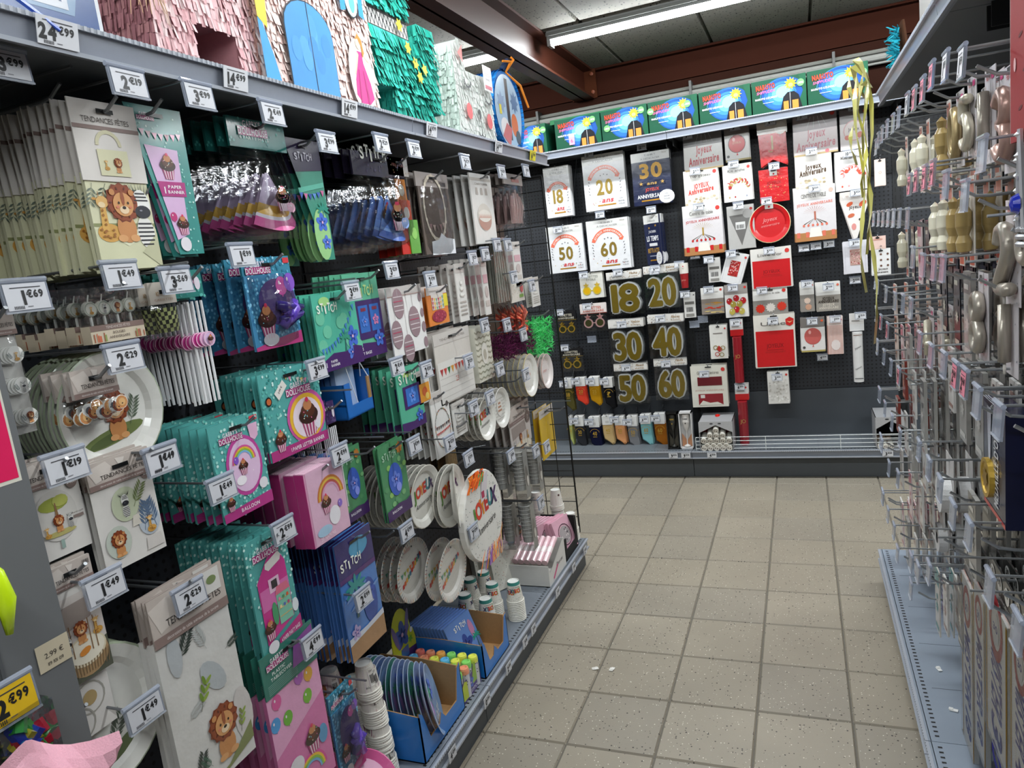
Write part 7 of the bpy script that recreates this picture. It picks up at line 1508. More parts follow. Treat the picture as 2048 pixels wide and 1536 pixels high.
back((-0.345,1.79,0.167,0.278), m_simple(p_grey, 'b4b2af', dotc='9a2a28'), 'bunting_pack', 'grey pack with dark pennant seen from its back', 'bunting', 3, .02, ((-0.352,1.805), '3€29'))
def d_redp(p, R): p.text('Joyeux', 0, R * .1, R * .2, 'e08a8a', 1, .01, R * .7, 'c', .3, .1); p.text('anniversaire', 0, -R * .15, R * .13, 'e08a8a', 1, 0, R * .9, 'c', .3, .1); p.rect(-R * .2, R * .72, R * .2, R * 1.0, 'dcd8d2', 30); p.ell(0, R * .82, R * .06, R * .06, RED, 31, 8)
plate_thing('B', *(-0.168,1.654), 5.03, .125, 'paper_plate', 'red birthday plate with gold rim', 'plate', d_redp, 4, .02, cols=['c4161c', 'b81218', 'c4161c', 'd8c89a', 'd8c89a', 'c8b888', 'c8b888', 'c8b888'])
hook('B', (-0.166,1.798)[0], (-0.167,1.774)[1], .2, 'hook priced 4€99 with red birthday plates', '4€99', *(-0.18,1.81), tw=.062, th=.036, tagd=.02)
def sh_tri(w, h):
    def dr(s): s.rect(-w / 2, -h * .16, w / 2, 0, 'd9d2cc', 2); s.text('Joyeux', 0, -h * .36, h * .08, '2e2828', 3, .02, w * .42); s.ell(-w * .18, -h * .26, w * .12, h * .04, 'd8603a', 3, rot=.5); s.ell(w * .26, -h * .27, w * .14, h * .05, 'd8603a', 3, rot=.6); s.ell(-w * .14, -h * .5, w * .12, h * .04, 'c86a4a', 3, rot=.3); s.ell(-w * .06, -h * .74, w * .08, h * .07, 'd8908a', 3); bunting(s, -w * .42, -h * .08, w * .42, -h * .08, 8, ('f2f0ee', 'c8b8b0'), 3, 0); s.ell(w * .16, -h * .6, w * .06, h * .03, '3a3a3a', 3, 6)
    return card(w, h, dr, .004, 'e6dfda', shape=[(-w / 2, 0), (-w / 2, -h * .17), (-w * .08, -h), (w * .04, -h * .98), (w / 2, -h * .17), (w / 2, 0)], edge='c8a89a')
back((0.328,1.783,0.166,0.289), sh_tri, 'bunting_pack', 'cream pointed Joyeux bunting pack', 'bunting', 3, .02, ((0.334,1.789), '3€29'))
def p_win(c, c2='9a4a4a'):
    def fn(s, w, h): s.rect(-w * .22, -h * .75, w * .24, -h * .26, c, 3); dotsfill(s, -w * .2, -h * .73, w * .22, -h * .28, 40, ('d8a0a0', c2, 'e8c8c0'), 4, .004); s.ring(0, -h * .5, 0, 0, c, 2, n=3); s.rect(-w * .42, -h * .92, -w * .41, -h * .12, 'b8b8c0', 3); s.rect(w * .41, -h * .92, w * .42, -h * .12, 'b8b8c0', 3)
    return fn
back((0.319,1.484,0.137,0.201), m_simple(p_win('b8948a'), 'd8d6dc', dotc=None), 'confetti_pack', 'pale pack with rose gold confetti window', 'confetti', 3, .02, ((0.316,1.488), '3€99'))
back((-0.374,1.488,0.136,0.205), m_simple(p_win('b02a28', '7a1a1a'), 'e0dfdf'), 'confetti_pack', 'white pack with red confetti window hanging askew', 'confetti', 3, .02, ((-0.418,1.505), '3€99'), tilt=.32)
def p_box(t1, c=RED):
    def fn(s, w, h): s.rect(-w * .46, -h * .98, w * .46, -h * .3, c, 3); s.text('JOYEUX', 0, -h * .62, h * .08, '7a1014', 4, .0, w * .42); s.text('ANNIVERSAIRE', 0, -h * .72, h * .04, 'a8201f', 4, .0, w * .5); s.rect(-w * .2, -h * .665, w * .2, -h * .66, '7a1014', 4)
    return fn
back((-0.175,1.498,0.249,0.259), m_simple(p_box(''), 'dedad4', title="Livre d'or", th=.012), 'guest_book', 'red JOYEUX guest book under a white header', 'guest book', 2, .03, ((-0.182,1.497), '5€99'))
back((-0.179,1.065,0.255,0.352), m_simple(lambda s, w, h: (p_box('')(s, w, h), s.poly([(w * .28, -h * .1), (w * .38, -h * .06), (w * .48, -h * .1), (w * .46, -h * .2), (w * .38, -h * .23), (w * .29, -h * .2)], 'c8241f', 5), s.poly([(w * .3, -h * .13), (w * .38, -h * .17), (w * .46, -h * .13), (w * .38, -h * .15)], 'e8c08a', 6)), 'e0dbd2', title='Urne', dotc=None, th=.012), 'card_box_pack', 'red JOYEUX card box under a white header', 'card box', 3, .03, ((-0.183,1.042), '4€99'))
def p_bag(items):
    def fn(s, w, h):
        s.rect(-w / 2, -h, w / 2, -h * .42, '8f8a84', 1)
        for i, (u, v, r, c) in enumerate(items): s.star(u * w, v * h, r * w, c, 3 + i, 11, .75); s.ell(u * w, v * h, r * w * .5, r * w * .5, c, 3.3 + i, 10)
    return fn
def p_scr(s, w, h):
    s.rect(-w / 2, -h, w / 2, -h * .42, '8a8078', 1)
    for k, c in enumerate(('b8863a', 'c8351f', 'd8c080')):
        for i in range(9): x, v = rnd(-.38, .3) * w, -h * (.55 + .16 * k + rnd(0, .08)); s.rect(x, v - .004, x + w * .2, v, c, 2 + k + .1 * i)
back((-0.559,1.279,0.145,0.178), m_simple(p_scr, title='Décoration'), 'table_scatter_pack', 'clear bag of gold and red table scatter words', 'table decorations', 3, .02, ((-0.575,1.283), '2€49'))
def p_balls(s, w, h):
    s.rect(-w / 2, -h * .3, w / 2, 0, '9a9490', 1)
    for i, (u, v) in enumerate(((-.3, -.5), (0, -.42), (.3, -.5), (-.14, -.6), (.14, -.6), (0, -.76), (-.2, -.82), (.22, -.82))): balloon(s, u * w, v * h, w * .13, (('b01a22', 'b01a22', 'b01a22', '9a8a3a', '9a8a3a', 'b01a22', 'b8a850', 'b8a850')[i]), 3 + i * 2)
back((-0.405,1.284,0.146,0.217), m_simple(p_balls), 'balloon_pack', 'white pack with bunch of red and gold balloons', 'balloon pack', 4, .02, ((-0.42,1.282), '2€49'))
back((-0.193,1.237,0.213,0.177), m_simple(p_bag(((-.3, -.72, .15, 'c8301f'), (0, -.7, .15, 'd8d0c8'), (.32, -.68, .15, 'd03a28'))), title='Décorations de table'), 'table_scatter_pack', 'wide clear bag of red and white rosettes', 'table decorations', 3, .02, ((-0.239,1.247), '2€99'))
back((0.031,1.254,0.084,0.188), m_simple(p_bag(((0, -.62, .26, 'd8c0b0'), (.06, -.84, .26, 'c89a80'))), dotc='d8603a'), 'candle_pack', 'narrow clear bag of coral scented candles', 'candles', 3, .02, ((0.032,1.263), '2€29'))
def p_scr2(s, w, h): s.rect(-w / 2, -h, w / 2, -h * .44, '9a948c', 1); s.text('JOYEUX', 0, -h * .6, h * .1, '33291f', 3, .03, w * .5); s.text('ANNIVERSAIRE', 0, -h * .71, h * .1, '33291f', 3, .03, w * .84); s.text('JOYEUX', 0, -h * .82, h * .09, 'd8cfc2', 3, .03, w * .5); s.text('ANNIVERSAIRE', 0, -h * .93, h * .09, 'd8cfc2', 3, .03, w * .8)
back((0.155,1.242,0.142,0.182), m_simple(p_scr2, dotc='d8705a'), 'candle_pack', 'clear bag of dark lettered birthday candles', 'candles', 3, .02, ((0.157,1.231), '2€49'))
def p_straw(s, w, h): s.poly([(-.02, -h * .7), (.0, -h * .6), (.02, -h * .7), (.0, -h * .8)], 'b8302c', 3); [s.ring(u * w, v * h, w * .1, w * .14, ('8a7a3a', 'b02a28')[i % 2], 4 + i, n=12) for i, (u, v) in enumerate(((-.2, -.66), (.05, -.72), (.22, -.68), (-.12, -.86), (.14, -.88)))]; s.rect(-w * .3, -h * .25, w * .25, -h * .22, '8a8480', 3)
back((-0.537,1.021,0.113,0.228), m_simple(p_straw, 'e2e0da'), 'straw_pack', 'white pack of red heart straws', 'straws', 5, .022, None)
def m_tube(c, hc, txt=None):
    def f(w, h):
        def mk(t):
            s = Sh(); s.cm = 'gloss'; s.d = .006; s.box(-w * .5, w * .5, -.006, .002, -h * .26, 0, 'dcd9d6'); s.rect(-w * .5, -h * .26, w * .5, -h * .16, hc, 1); s.ell(w * .3, -h * .06, .007, .007, hc, 2, 8); s.rect(-w * .35, -h * .12, w * .2, -h * .1, '9a9692', 2); s.build('header_card', t)
            q = Sh(); q.cm = 'foil'; R = w * .36; q.lathe([(0, -h), (R, -h), (R, -h * .27), (0, -h * .27)], c, 18, o=(0, -R, 0)); q.d = 2 * R
            if txt: q.text(txt, 0, -h * .6, w * .3, 'b08a4a', 1, .0, w * .4)
            else: q.text('Joyeux', 0, -h * .5, w * .16, '3a3a3e', 1, 0, w * .5, 'c', .3, .5); q.text('Anniversaire', .0, -h * .8, w * .14, '3a3a3e', 1, 0, w * .5, 'c', .3, .5); q.rect(-w * .3, -h * .95, w * .3, -h * .94, '3a3a3e', 1); q.rect(-w * .3, -h * .31, w * .3, -h * .3, '8a6a5a', 1)
            q.build('roll', t, smooth=False)
        return mk
    return f
back((-0.416,1.051,0.083,0.422), m_tube('8f1a26', RED, 'JO'), 'table_runner_roll', 'upper dark red table runner roll', 'table runner', 2, .05, ((-0.419,1.051), '6€99'))
back((-0.409,0.611,0.088,0.432), m_tube('8f1a26', RED, 'JO'), 'table_runner_roll', 'lower dark red table runner roll', 'table runner', 2, .05, ((-0.417,0.613), '6€99'))
back((0.312,1.033,0.083,0.435), m_tube('e2e1e0', 'e2e1e0'), 'table_runner_roll', 'long white table runner roll', 'table runner', 1, .05, ((0.334,1.034), '6€49'))
back((0.053,1.025,0.143,0.223), m_simple(p_ball('c8615c', 'c8615c', ''), 'e2dedb', dotc='d8603a'), 'balloon_pack', 'white pack with coral round balloon', 'balloon pack', 4, .02, ((0.053,1.022), '2€99'))
def p_str(s, w, h):
    for i in range(11): s.poly([(-w * .5 + i * w / 11, -h), (-w * .5 + (i + .5) * w / 11, -h), (-w * .5 + (i + .5) * w / 11, -h * .24), (-w * .5 + i * w / 11, -h * .24)], 'd8a89c', 2)
    s.ell(0, -h * .76, w * .3, h * .14, 'e8dcd8', 3, 12); s.rect(-w * .4, -h * .2, w * .4, -h * .16, 'c8b0a8', 3)
back((0.187,1.025,0.09,0.246), m_simple(p_str, 'e8d8d2', dotc='d8708a'), 'treat_bag_pack', 'pink striped treat bags', 'sweet bags', 3, .02, ((0.189,1.024), '1€99'))
def p_lace(s, w, h): dotsfill(s, -w * .45, -h * .96, w * .45, -h * .26, 60, ('cfccc6', 'efede8', 'bdb9b2'), 2, .006)
back((-0.174,0.683,0.133,0.218), m_simple(p_lace, 'dcd9d4'), 'napkin_pack', 'white textured pack low on the pegboard', 'napkins', 4, .02, ((-0.178,0.666), '2€99'))
def p_guir(s, w, h):
    s.rect(-w * .32, -h * .48, w * .36, -h * .27, '6a1420', 3); s.rect(-w * .32, -h * .95, w * .36, -h * .68, '8a1c28', 3); s.poly([(-w * .32, -h * .95), (w * .36, -h * .95), (w * .2, -h * .88), (0, -h * .9), (-w * .2, -h * .84)], 'dcd8cc', 4); s.rect(-w * .26, -h * .78, -w * .14, -h * .7, 'd8d2cc', 4); s.text('JOYEUX ANNIVERSAIRE', 0, -h * .61, h * .035, 'c89a90', 3, .0, w * .8)
back((-0.62,0.749,0.241,0.29), m_simple(p_guir, 'dedbcf', title='Guirlande lettres'), 'letter_garland_pack', 'cream box of red garland letters with two windows', 'garland', 3, .035, ((-0.645,0.712), '4€99'))
def p_bar(s, w, h): s.rect(-w * .4, -h * .46, w * .4, -h * .36, '6a6864', 3); bars(s, -w * .3, -h * .76, w * .6, h * .18, 3); s.rect(-w * .35, -h * .95, w * .35, -h * .84, '8a8782', 3)
back((-0.532,1.473,0.079,0.161), m_simple(p_bar, 'd4d2ce', dotc=None), 'candle_pack', 'small white pack turned back with bar code', 'candles', 2, .02, ((-0.561,1.482), '1€99'))
back((-0.71,1.259,0.077,0.171), m_simple(p_bar, 'd6d4d0', dotc='4a4846'), 'candle_pack', 'small white pack with bar code under the red cup', 'candles', 2, .02, ((-0.732,1.268), '2€79'))
def m_redcup(w, h):
    def mk(t):
        for i in range(4):
            s = Sh(); s.cm = 'gloss'; R = w * .45; s.lathe([(0, 0), (R * .72, 0), (R * .92, h * .6), (R * .96, h * .6), (R, h * .8), (R * .96, h * .8), (R * .7, .004), (0, .004)], '9a2024', 18, cols=['8f1a20', '9a2024', 'e2ddd4', 'e2ddd4', 'e2ddd4', 'e8e4dc', 'e8e4dc']); s.build('paper_cup', t, (0, -w * .46, -h + .012 * i))
        s = Sh(); s.cm = 'gloss'; s.d = w * .96; s.ell(0, -h * .12, w * .12, w * .14, 'dcd8d2', 1); s.ell(0, -h * .1, .004, .004, RED, 2, 8); s.text('JOYEUX', 0, -h * .7, h * .06, 'd89a8a', 1, .0, w * .4); s.build('sticker', t)
    return mk
back((-0.727,1.457,0.068,0.162), m_redcup, 'cup_pack', 'stack of red and white paper cups', 'paper cups', 1, .02, ((-0.753,1.47), '1€99'))
def p_polka(s, w, h):
    for i in range(9): s.ell((-.35 + .35 * (i % 3)) * w, -h * (.2 + .22 * (i // 3)), w * .06, w * .06, '6a4a3a', 3, 10)
    s.text('Joyeux', .1 * w, -h * .8, h * .08, '3a2e28', 3, .02, w * .5); s.text('Anniversaire', 0, -h * .92, h * .08, '3a2e28', 3, .02, w * .7)
back((0.461,1.416,0.106,0.159), m_simple(p_polka, 'e4e3e2', dotc=None), 'napkin_pack', 'white pack with brown polka dots by the right hooks', 'napkins', 2, .02, None)
back((0.445,1.496,0.091,0.081), m_simple(lambda s, w, h: s.rect(-w * .4, -h * .3, w * .3, -h * .2, 'd8a090', 3), 'e8c8bc', dotc=None), 'candle_pack', 'pale pink card by the right hooks', 'candles', 1, .02, None)
back((0.471,1.95,0.06,0.156), m_simple(lambda s, w, h: s.ring(0, -h * .5, w * .1, w * .12, '8a6a5a', 3, n=10), 'e8d2c8', dotc=None), 'candle_pack', 'pale pink scalloped card behind the yellow ribbon', 'candles', 2, .02, None)
# empty hooks on the pegboard
for (x, z), tx, lb in (((-0.654,1.499), '1€99', 'bare hook priced 1€99 left of the bar code pack'), ((0.026,1.47), '1€99', 'left of three bare priced hooks under the coral centrepiece'), ((0.097,1.474), '1€99', 'middle of three bare priced hooks under the coral centrepiece'), ((0.173,1.48), '3€99', 'right of three bare priced hooks under the coral centrepiece'), ((0.315,1.237), '2€99', 'bare hook priced 2€99 right of the dark lettered candles'), ((0.105,0.757), '4€99', 'bare hook priced 4€99 below the coral balloon pack')):
    hook('B', x, z - .04, .16, lb, tx, x, z + .018, 'd2d3d8', tw=.062, th=.036, tagd=.01)
for (x, z), lb in (((-0.692,1.035), 'bare hook with empty clear holder left of the heart straws'), ((-1.426,0.983), 'bare hook with empty clear holder by the pink glasses'), ((-0.633,1.065), 'bare hook just left of the heart straws')):
    hook('B', x, z - .03, .16, lb, None, x, z + .018, tw=.062, th=.036, tagd=.01, ticket=False)
# rail tickets of the back base shelf
for (x, z), tx, lb in (((-0.87,0.175), '9€99', 'below the black flute box'), ((-0.785,0.174), '9€99', 'below the white flute box'), ((-0.612,0.176), '4€99', 'below the confetti tube box'), ((0.446,0.177), '3€99', 'near the right hooks')):
    rail_ticket((x, 4.8355, .17), 0, 'white ticket %s on the back base rail %s' % (tx, lb), tx, .06, .036, lean=0)
# display boxes of confetti tubes
def tube_box(x, y, w, h, d, label, n, rz=0.0, red=True):
    t = thing('display_box', label, 'box', (x, y, .1962), rz)
    s = Sh(); s.cm = 'board'; e = .004
    s.box(-w / 2, -w / 2 + e, -d / 2, d / 2, 0, h, 'a6a6a8'); s.box(w / 2 - e, w / 2, -d / 2, d / 2, 0, h, 'a6a6a8'); s.box(-w / 2, w / 2, d / 2 - e, d / 2, 0, h, '2a2a2c'); s.box(-w / 2, w / 2, -d / 2, d / 2, 0, e, 'a6a6a8'); s.build('box', t)
    s = Sh(); s.cm = 'board'; s.poly([(-w / 2, h * .62), (-w * .3, h * .72), (0, h * .88), (w * .3, h * .72), (w / 2, h * .62), (w / 2, h), (-w / 2, h)], 'b4b4b6', 0); s.box(-w / 2, w / 2, -d / 2 + .0 + d / 2, d / 2 + d / 2, h - .002, h, '9a9a9c'); s.ell(-w * .12, h * .93, .012, .005, '3a3a3c', 1, 8); s.ell(w * .12, h * .93, .012, .005, '3a3a3c', 1, 8); s.build('lid', t, (0, -d / 2, 0))
    rows = ((0, 5), (1, 4), (2, 5), (3, 3), (4, 1)); k = 0; R = w * .088
    for r, m in rows:
        for j in range(m):
            if k >= n: break
            k += 1
            q = thing('confetti_tube', 'white capped confetti tube in %s, %s row up, %s from its left' % ('the grey box' if red else 'the right box', ORD[r], ORD[j]), 'confetti tube', (x + (j - (m - 1) / 2) * R * 2.12, y - .05, .1962 + e + R + r * R * 1.8), 0, 'confetti tubes', 0, .3 if r else .06)
            g = Sh(); g.cm = 'gloss'; g.lathe([(0, .092), (R * .98, .092), (R, .088), (R, .0), (R, -.1)], 'c8201c', 16, 'gloss', 'y', cols=['d9d5cc', 'cfcbc2', 'dcd8ce', 'd0201a' if red else 'd8b8a0']); g.d = .0925
            for u, v in ((-.4, .1), (.3, -.1)): g.ell(u * R, v * R, R * .22, R * .22, '5a4a48', 1, 8)
            g.build('tube', q)
xb, zb, wb, hb = (-0.579,0.444,0.221,0.252)
tube_box(xb, 4.99, wb, .2, .26, 'grey card display box of red confetti tubes', 18)
xb, zb, wb, hb = (0.456,0.44,0.139,0.247)
tube_box(.47, 4.99, .17, .2, .26, 'white card display box near the right end of the back shelf', 3, .0, False)
# white wire fence along the back base shelf
t = thing('wire_fence', 'white wire guard along the edge of the back shelf', 'wire guard', (0, 4.868, .1955))
x0, x1 = (-0.716,0.234)[0], .585
for i in range(4):
    s = Sh(); z = .012 + .026 * i; s.tube([(x0, 0, z), (x1, 0, z)], .0022, 'dfe4e2', 6, 'steel' if 0 else 'gloss'); s.build('rail_wire', t)
for x in (x0, x0 + .45, x0 + .9, x1): s = Sh(); s.tube([(x, 0, 0), (x, 0, .09)], .0022, 'dfe4e2', 6, 'gloss'); s.build('post_wire', t)
# costume boxes on the back top shelf
def costume(x, w, label, badge, sticky=False):
    h = .19; t = thing('costume_box', label, 'costume box', (x, 4.93, 2.3015), 0, 'costume boxes on the top shelf')
    s = Sh(); s.cm = 'satin'; s.d = .07; s.box(-w / 2, w / 2, -.07, .2, 0, h, '17503a'); s.rect(-w / 2 + .002, .002, w / 2 - .002, h - .002, '124a34', 1); s.ell(w * .08, h * .5, w * .4, h * .5, '1c4f9c', 2, 24)
    for i, c in enumerate(('2a68b8', '3f86d4', '63a8e8', '8cc4f0')): s.ell(w * (.02 + .02 * i), h * (.5 + .02 * i), w * (.3 - .055 * i), h * (.42 - .08 * i), c, 3 + i, 22, rot=.3)
    for i in range(5): s.ring(w * .08, h * .45, w * (.24 + .045 * i), w * (.25 + .045 * i), ('3f8ad0', '1a3f86')[i % 2], 8, .2 + i * .3, 2.0 + i * .3, 10, sq=.75)
    s.poly([(w / 2, 0), (w / 2, h), (w * .36, h), (w * .44, h * .5), (w * .3, 0)], '155238', 9)
    s.text('NARUTO', -w * .24, h * .72, h * .15, '5a1210', 10, .07, w * .36, rot=.04); s.text('NARUTO', -w * .24, h * .72, h * .15, 'e2472c', 11, .03, w * .35, rot=.04); s.text('SHIPPUDEN', -w * .24, h * .6, h * .085, 'c86a9a', 11, .02, w * .34, 'c', .2, .05); s.text('NARUTO UZUMAKI', -w * .24, h * .42, h * .06, 'eef2f0', 11, .02, w * .4, rot=.02); s.rect(-w * .3, h * .3, -w * .1, h * .315, 'c8d8e0', 11)
    s.poly([(w * .02, .003), (w * .42, .003), (w * .36, h * .4), (w * .28, h * .52), (w * .16, h * .52), (w * .08, h * .4)], '17171c', 12); s.rect(w * .08, .003, w * .17, h * .26, 'e8873a', 13); s.rect(w * .24, .003, w * .35, h * .26, 'e8873a', 13); s.rect(w * .2, .003, w * .208, h * .5, 'c8c8cc', 14)
    s.star(w * .22, h * .76, h * .19, 'ecd52c', 13, 11, .6); s.ell(w * .22, h * .72, h * .07, h * .06, 'f0e27a', 14, 12)
    if badge:
        for u, v in badge: s.ell(u * w, v * h, h * .11, h * .11, '6fb06a', 15, 14); s.text('-30%', u * w, v * h - .006, h * .06, 'e6f2e0', 16, .02, h * .17)
    if sticky: s.rect(-w * .2, h * .1, -w * .08, h * .46, 'eaa0b4', 15); s.rect(-w * .2, h * .36, -w * .08, h * .46, 'e6e0c8', 16); s.text('6', -w * .14, h * .17, h * .13, 'c0306a', 17, .0)
    s.build('box', t)
bxs = [(1045, 1092), (1112, 1202), (1204, 1297), (1298, 1396), (1398, 1503), (1503, 1613), (1616, 1734)]
for i, ((xa, za), (xb, zb), lb, bd) in enumerate((((-1.77,2.403), (-1.54,2.381), 'costume box half hidden by the blue round pinata', ((.42, .78),)), ((-1.48,2.403), (-1.165,2.381), 'costume box with pink sticky note', ((.34, .82),)), ((-1.161,2.396), (-0.857,2.374), 'costume box right of the sticky note one with two badges', ((.38, .82), (-.38, .42))), ((-0.853,2.389), (-0.542,2.378), 'fourth costume box from the left end with two badges', ((.3, .74), (-.45, .7))), ((-0.537,2.393), (-0.228,2.365), 'costume box with no badge in the middle of the row', ()), ((-0.225,2.379), (0.083,2.365), 'costume box second from the right end', ((.4, .74),)), ((0.086,2.364), (0.412,2.344), 'costume box at the right end by the yellow ribbon', ((.42, .7),)))):
    costume((xa + xb) / 2, xb - xa - .004, lb, bd, i == 1)
# bare folded carton above the boxes
s = Sh(); s.cm = 'board'; s.box(-.25, .25, -.1, .1, 0, .03, '1f6a40'); tag(s.build('flat_carton', None, (-1.3, 5.1, 2.4935)), 'green flat carton lying on top of the costume boxes', 'carton')

# ------------------------------------------------------------------ right shelving: rows of wire hooks
DIG = {'1': [[(-.2, .3), (0, .5), (0, -.5)]], '2': [[(-.28, .25), (-.15, .46), (.12, .46), (.27, .25), (.2, .02), (-.28, -.46), (.3, -.46)]], '3': [[(-.26, .36), (0, .5), (.24, .34), (.2, .1), (0, .02), (.24, -.1), (.27, -.32), (0, -.5), (-.28, -.34)]],
       '8': [[(0, .03), (-.22, .2), (-.16, .44), (.1, .48), (.23, .26), (0, .03), (-.26, -.2), (-.18, -.46), (.12, -.48), (.27, -.24), (0, .03)]], '0': [[(0, .5), (-.24, .3), (-.26, -.25), (0, -.5), (.26, -.25), (.24, .3), (0, .5)]], '5': [[(.24, .46), (-.2, .46), (-.24, .08), (.05, .12), (.26, -.12), (.2, -.38), (-.04, -.5), (-.27, -.36)]], '4': [[(.1, -.5), (.1, .5), (-.28, -.16), (.28, -.16)]]}
def smoothp(P, n=4):
    out_ = []
    for i in range(len(P) - 1):
        p0, p1, p2, p3 = P[max(i - 1, 0)], P[i], P[i + 1], P[min(i + 2, len(P) - 1)]
        for k in range(n):
            t = k / n; out_.append(tuple(.5 * (2 * p1[j] + (p2[j] - p0[j]) * t + (2 * p0[j] - 5 * p1[j] + 4 * p2[j] - p3[j]) * t * t + (3 * p1[j] - p0[j] - 3 * p2[j] + p3[j]) * t ** 3) for j in (0, 1)))
    return out_ + [P[-1]]
def m_numeral(dg, c, cardc='d9d3d6', dark=False):
    def f(w, h):
        def mk(t):
            s = Sh(); s.cm = 'gloss'; s.d = .0015; s.box(-w / 2, w / 2, -.0015, 0, -h, 0, cardc); dotsfill(s, -w * .45, -h * .97, w * .45, -h * .03, 14, ('b08a9a', '6a6a70', 'c8b890'), 1, .0018)
            s.text('FIESTA', -w * .12, -h * .12, h * .05, 'b8403a', 2, .03, w * .4); s.rect(w * .16, -h * .13, w * .42, -h * .06, 'cf2f78', 2); slot(s, w * .7, v=-.008); s.build('card', t)
            p = Sh(); r = w * .13; H = h * .6
            for st in DIG[dg]:
                P = smoothp(st) if dg not in '14' else st
                p.tube([(u * w * 1.15, -.002 - r, -h * .55 + v * H) for u, v in P], r, c, 9, 'gold')
            p.tube([(0, -.002 - r, -h * .55 - H * .5), (0, -.002 - r, -h * .98)], .003, 'e6e2da', 6, 'gloss'); p.build('numeral', t, smooth=True)
        return mk
    return f
def m_rcard(c, top, acc, th=.003, m='gloss', edge=None):
    def f(w, h):
        def dr(s):
            s.rect(-w / 2, -h * .25, w / 2, 0, top, 1); slot(s, w * .7, v=-.01); s.rect(-w * .36, -h * .2, w * .2, -h * .14, acc, 2); s.star(0, -h * .6, w * .3, acc, 2, 9, .5); s.rect(-w * .36, -h * .94, w * .36, -h * .88, acc, 2); s.ell(w * .1, -h * .42, w * .16, w * .12, top, 3)
        return card(w, h, dr, th, c, m=m, edge=edge)
    return f
def m_tallcandle(c):
    def f(w, h):
        def mk(t):
            s = Sh(); s.cm = 'gloss'; s.d = .0015; s.box(-w / 2, w / 2, -.0015, 0, -h, 0, 'e0dcd4'); s.rect(-w * .4, -h * .2, w * .4, -h * .04, 'c8745a', 1); s.rect(-w * .4, -h * .98, w * .4, -h * .86, 'd8603a', 1); s.build('card', t)
            g = Sh(); g.lathe([(0, 0), (w * .26, .004), (w * .3, h * .12), (w * .2, h * .2), (w * .3, h * .3), (w * .3, h * .45), (w * .17, h * .52), (w * .22, h * .6), (0, h * .66)], c, 14, 'gloss', 'z', (0, -w * .32, -h * .84)); g.build('candle', t, smooth=True)
        return mk
    return f
def m_spool(w, h):
    def mk(t):
        s = Sh(); s.cm = 'paper'; s.box(-w / 2, w / 2, -.001, .0, -h, 0, 'c9c7c6'); s.build('card', t)
        g = Sh(); g.cm = 'fabric'; R = w * .46; g.lathe([(R * .4, .03), (R, .03), (R, .002), (R * .4, .002)], 'e6e6e6', 22, 'fabric', 'y', (0, 0, -h * .6)); g.build('ribbon_roll', t)
    return mk
SILV, GOLDC, CREAM, ROSE = 'b5ada0', 'a8946a', 'd9d2bd', 'b08f84'
ITEMS = {
    'n3': (m_numeral('3', ROSE), .10, .185, 'numeral_pack', 'rose gold numeral three card', 'number candle', 3, .05), 'n1': (m_numeral('1', SILV), .085, .18, 'numeral_pack', 'silver numeral one card', 'number candle', 8, .033), 'n2': (m_numeral('2', SILV), .10, .19, 'numeral_pack', 'silver numeral two card', 'number candle', 3, .05),
    'n8': (m_numeral('8', SILV), .09, .19, 'numeral_pack', 'silver numeral eight card', 'number candle', 3, .05), 'n0': (m_numeral('0', GOLDC), .085, .17, 'numeral_pack', 'gold numeral zero card', 'number candle', 4, .05), 'n5': (m_numeral('5', CREAM), .085, .17, 'numeral_pack', 'cream numeral five card', 'number candle', 4, .05), 'n4': (m_numeral('4', CREAM), .085, .17, 'numeral_pack', 'cream numeral four card', 'number candle', 4, .05),
    'tc': (m_tallcandle('e4dfc9'), .055, .2, 'candle_card', 'cream sculpted candle card', 'candle', 4, .05), 'tb': (m_tallcandle('a8905a'), .055, .2, 'candle_card', 'bronze sculpted candle card', 'candle', 4, .05),
    'dk': (m_rcard('14151f', '26283a', 'c9c4b4'), .07, .2, 'party_card', 'dark star card', 'party pack', 8, .028), 'wh': (m_rcard('dcdad6', 'cfcac6', 'b08a80', .006), .07, .17, 'party_card', 'white star card', 'party pack', 7, .03), 'co': (m_rcard('e2d4c8', 'd8623a', 'd88a5a', .006), .07, .16, 'party_card', 'orange topped card', 'party pack', 5, .04),
    'br': (m_rcard('8a3a30', 'd8d2cc', 'e0a08a', .01), .08, .15, 'party_card', 'brick red card', 'party pack', 4, .05), 'pk': (m_rcard('e6d0d0', 'd87a92', 'c85a78', .004), .07, .2, 'party_card', 'pink barred card', 'party pack', 7, .024), 'te': (m_rcard('d8d4cc', '2f8a8a', '3a9a9a', .004), .075, .22, 'party_card', 'teal topped card', 'party pack', 3, .04),
    'sp': (m_spool, .11, .19, 'ribbon_spool', 'white ribbon roll', 'ribbon', 4, .046), 'st': (m_rcard('8a5a8a', 'e8dede', '4a3a70', .02), .06, .2, 'party_card', 'purple straw pack', 'straws', 3, .05), 'gr': (m_rcard('a9a7a2', '6a6a6a', 'd8d6d0', .01), .08, .2, 'party_card', 'grey blister card', 'party pack', 9, .03),
    '': None}
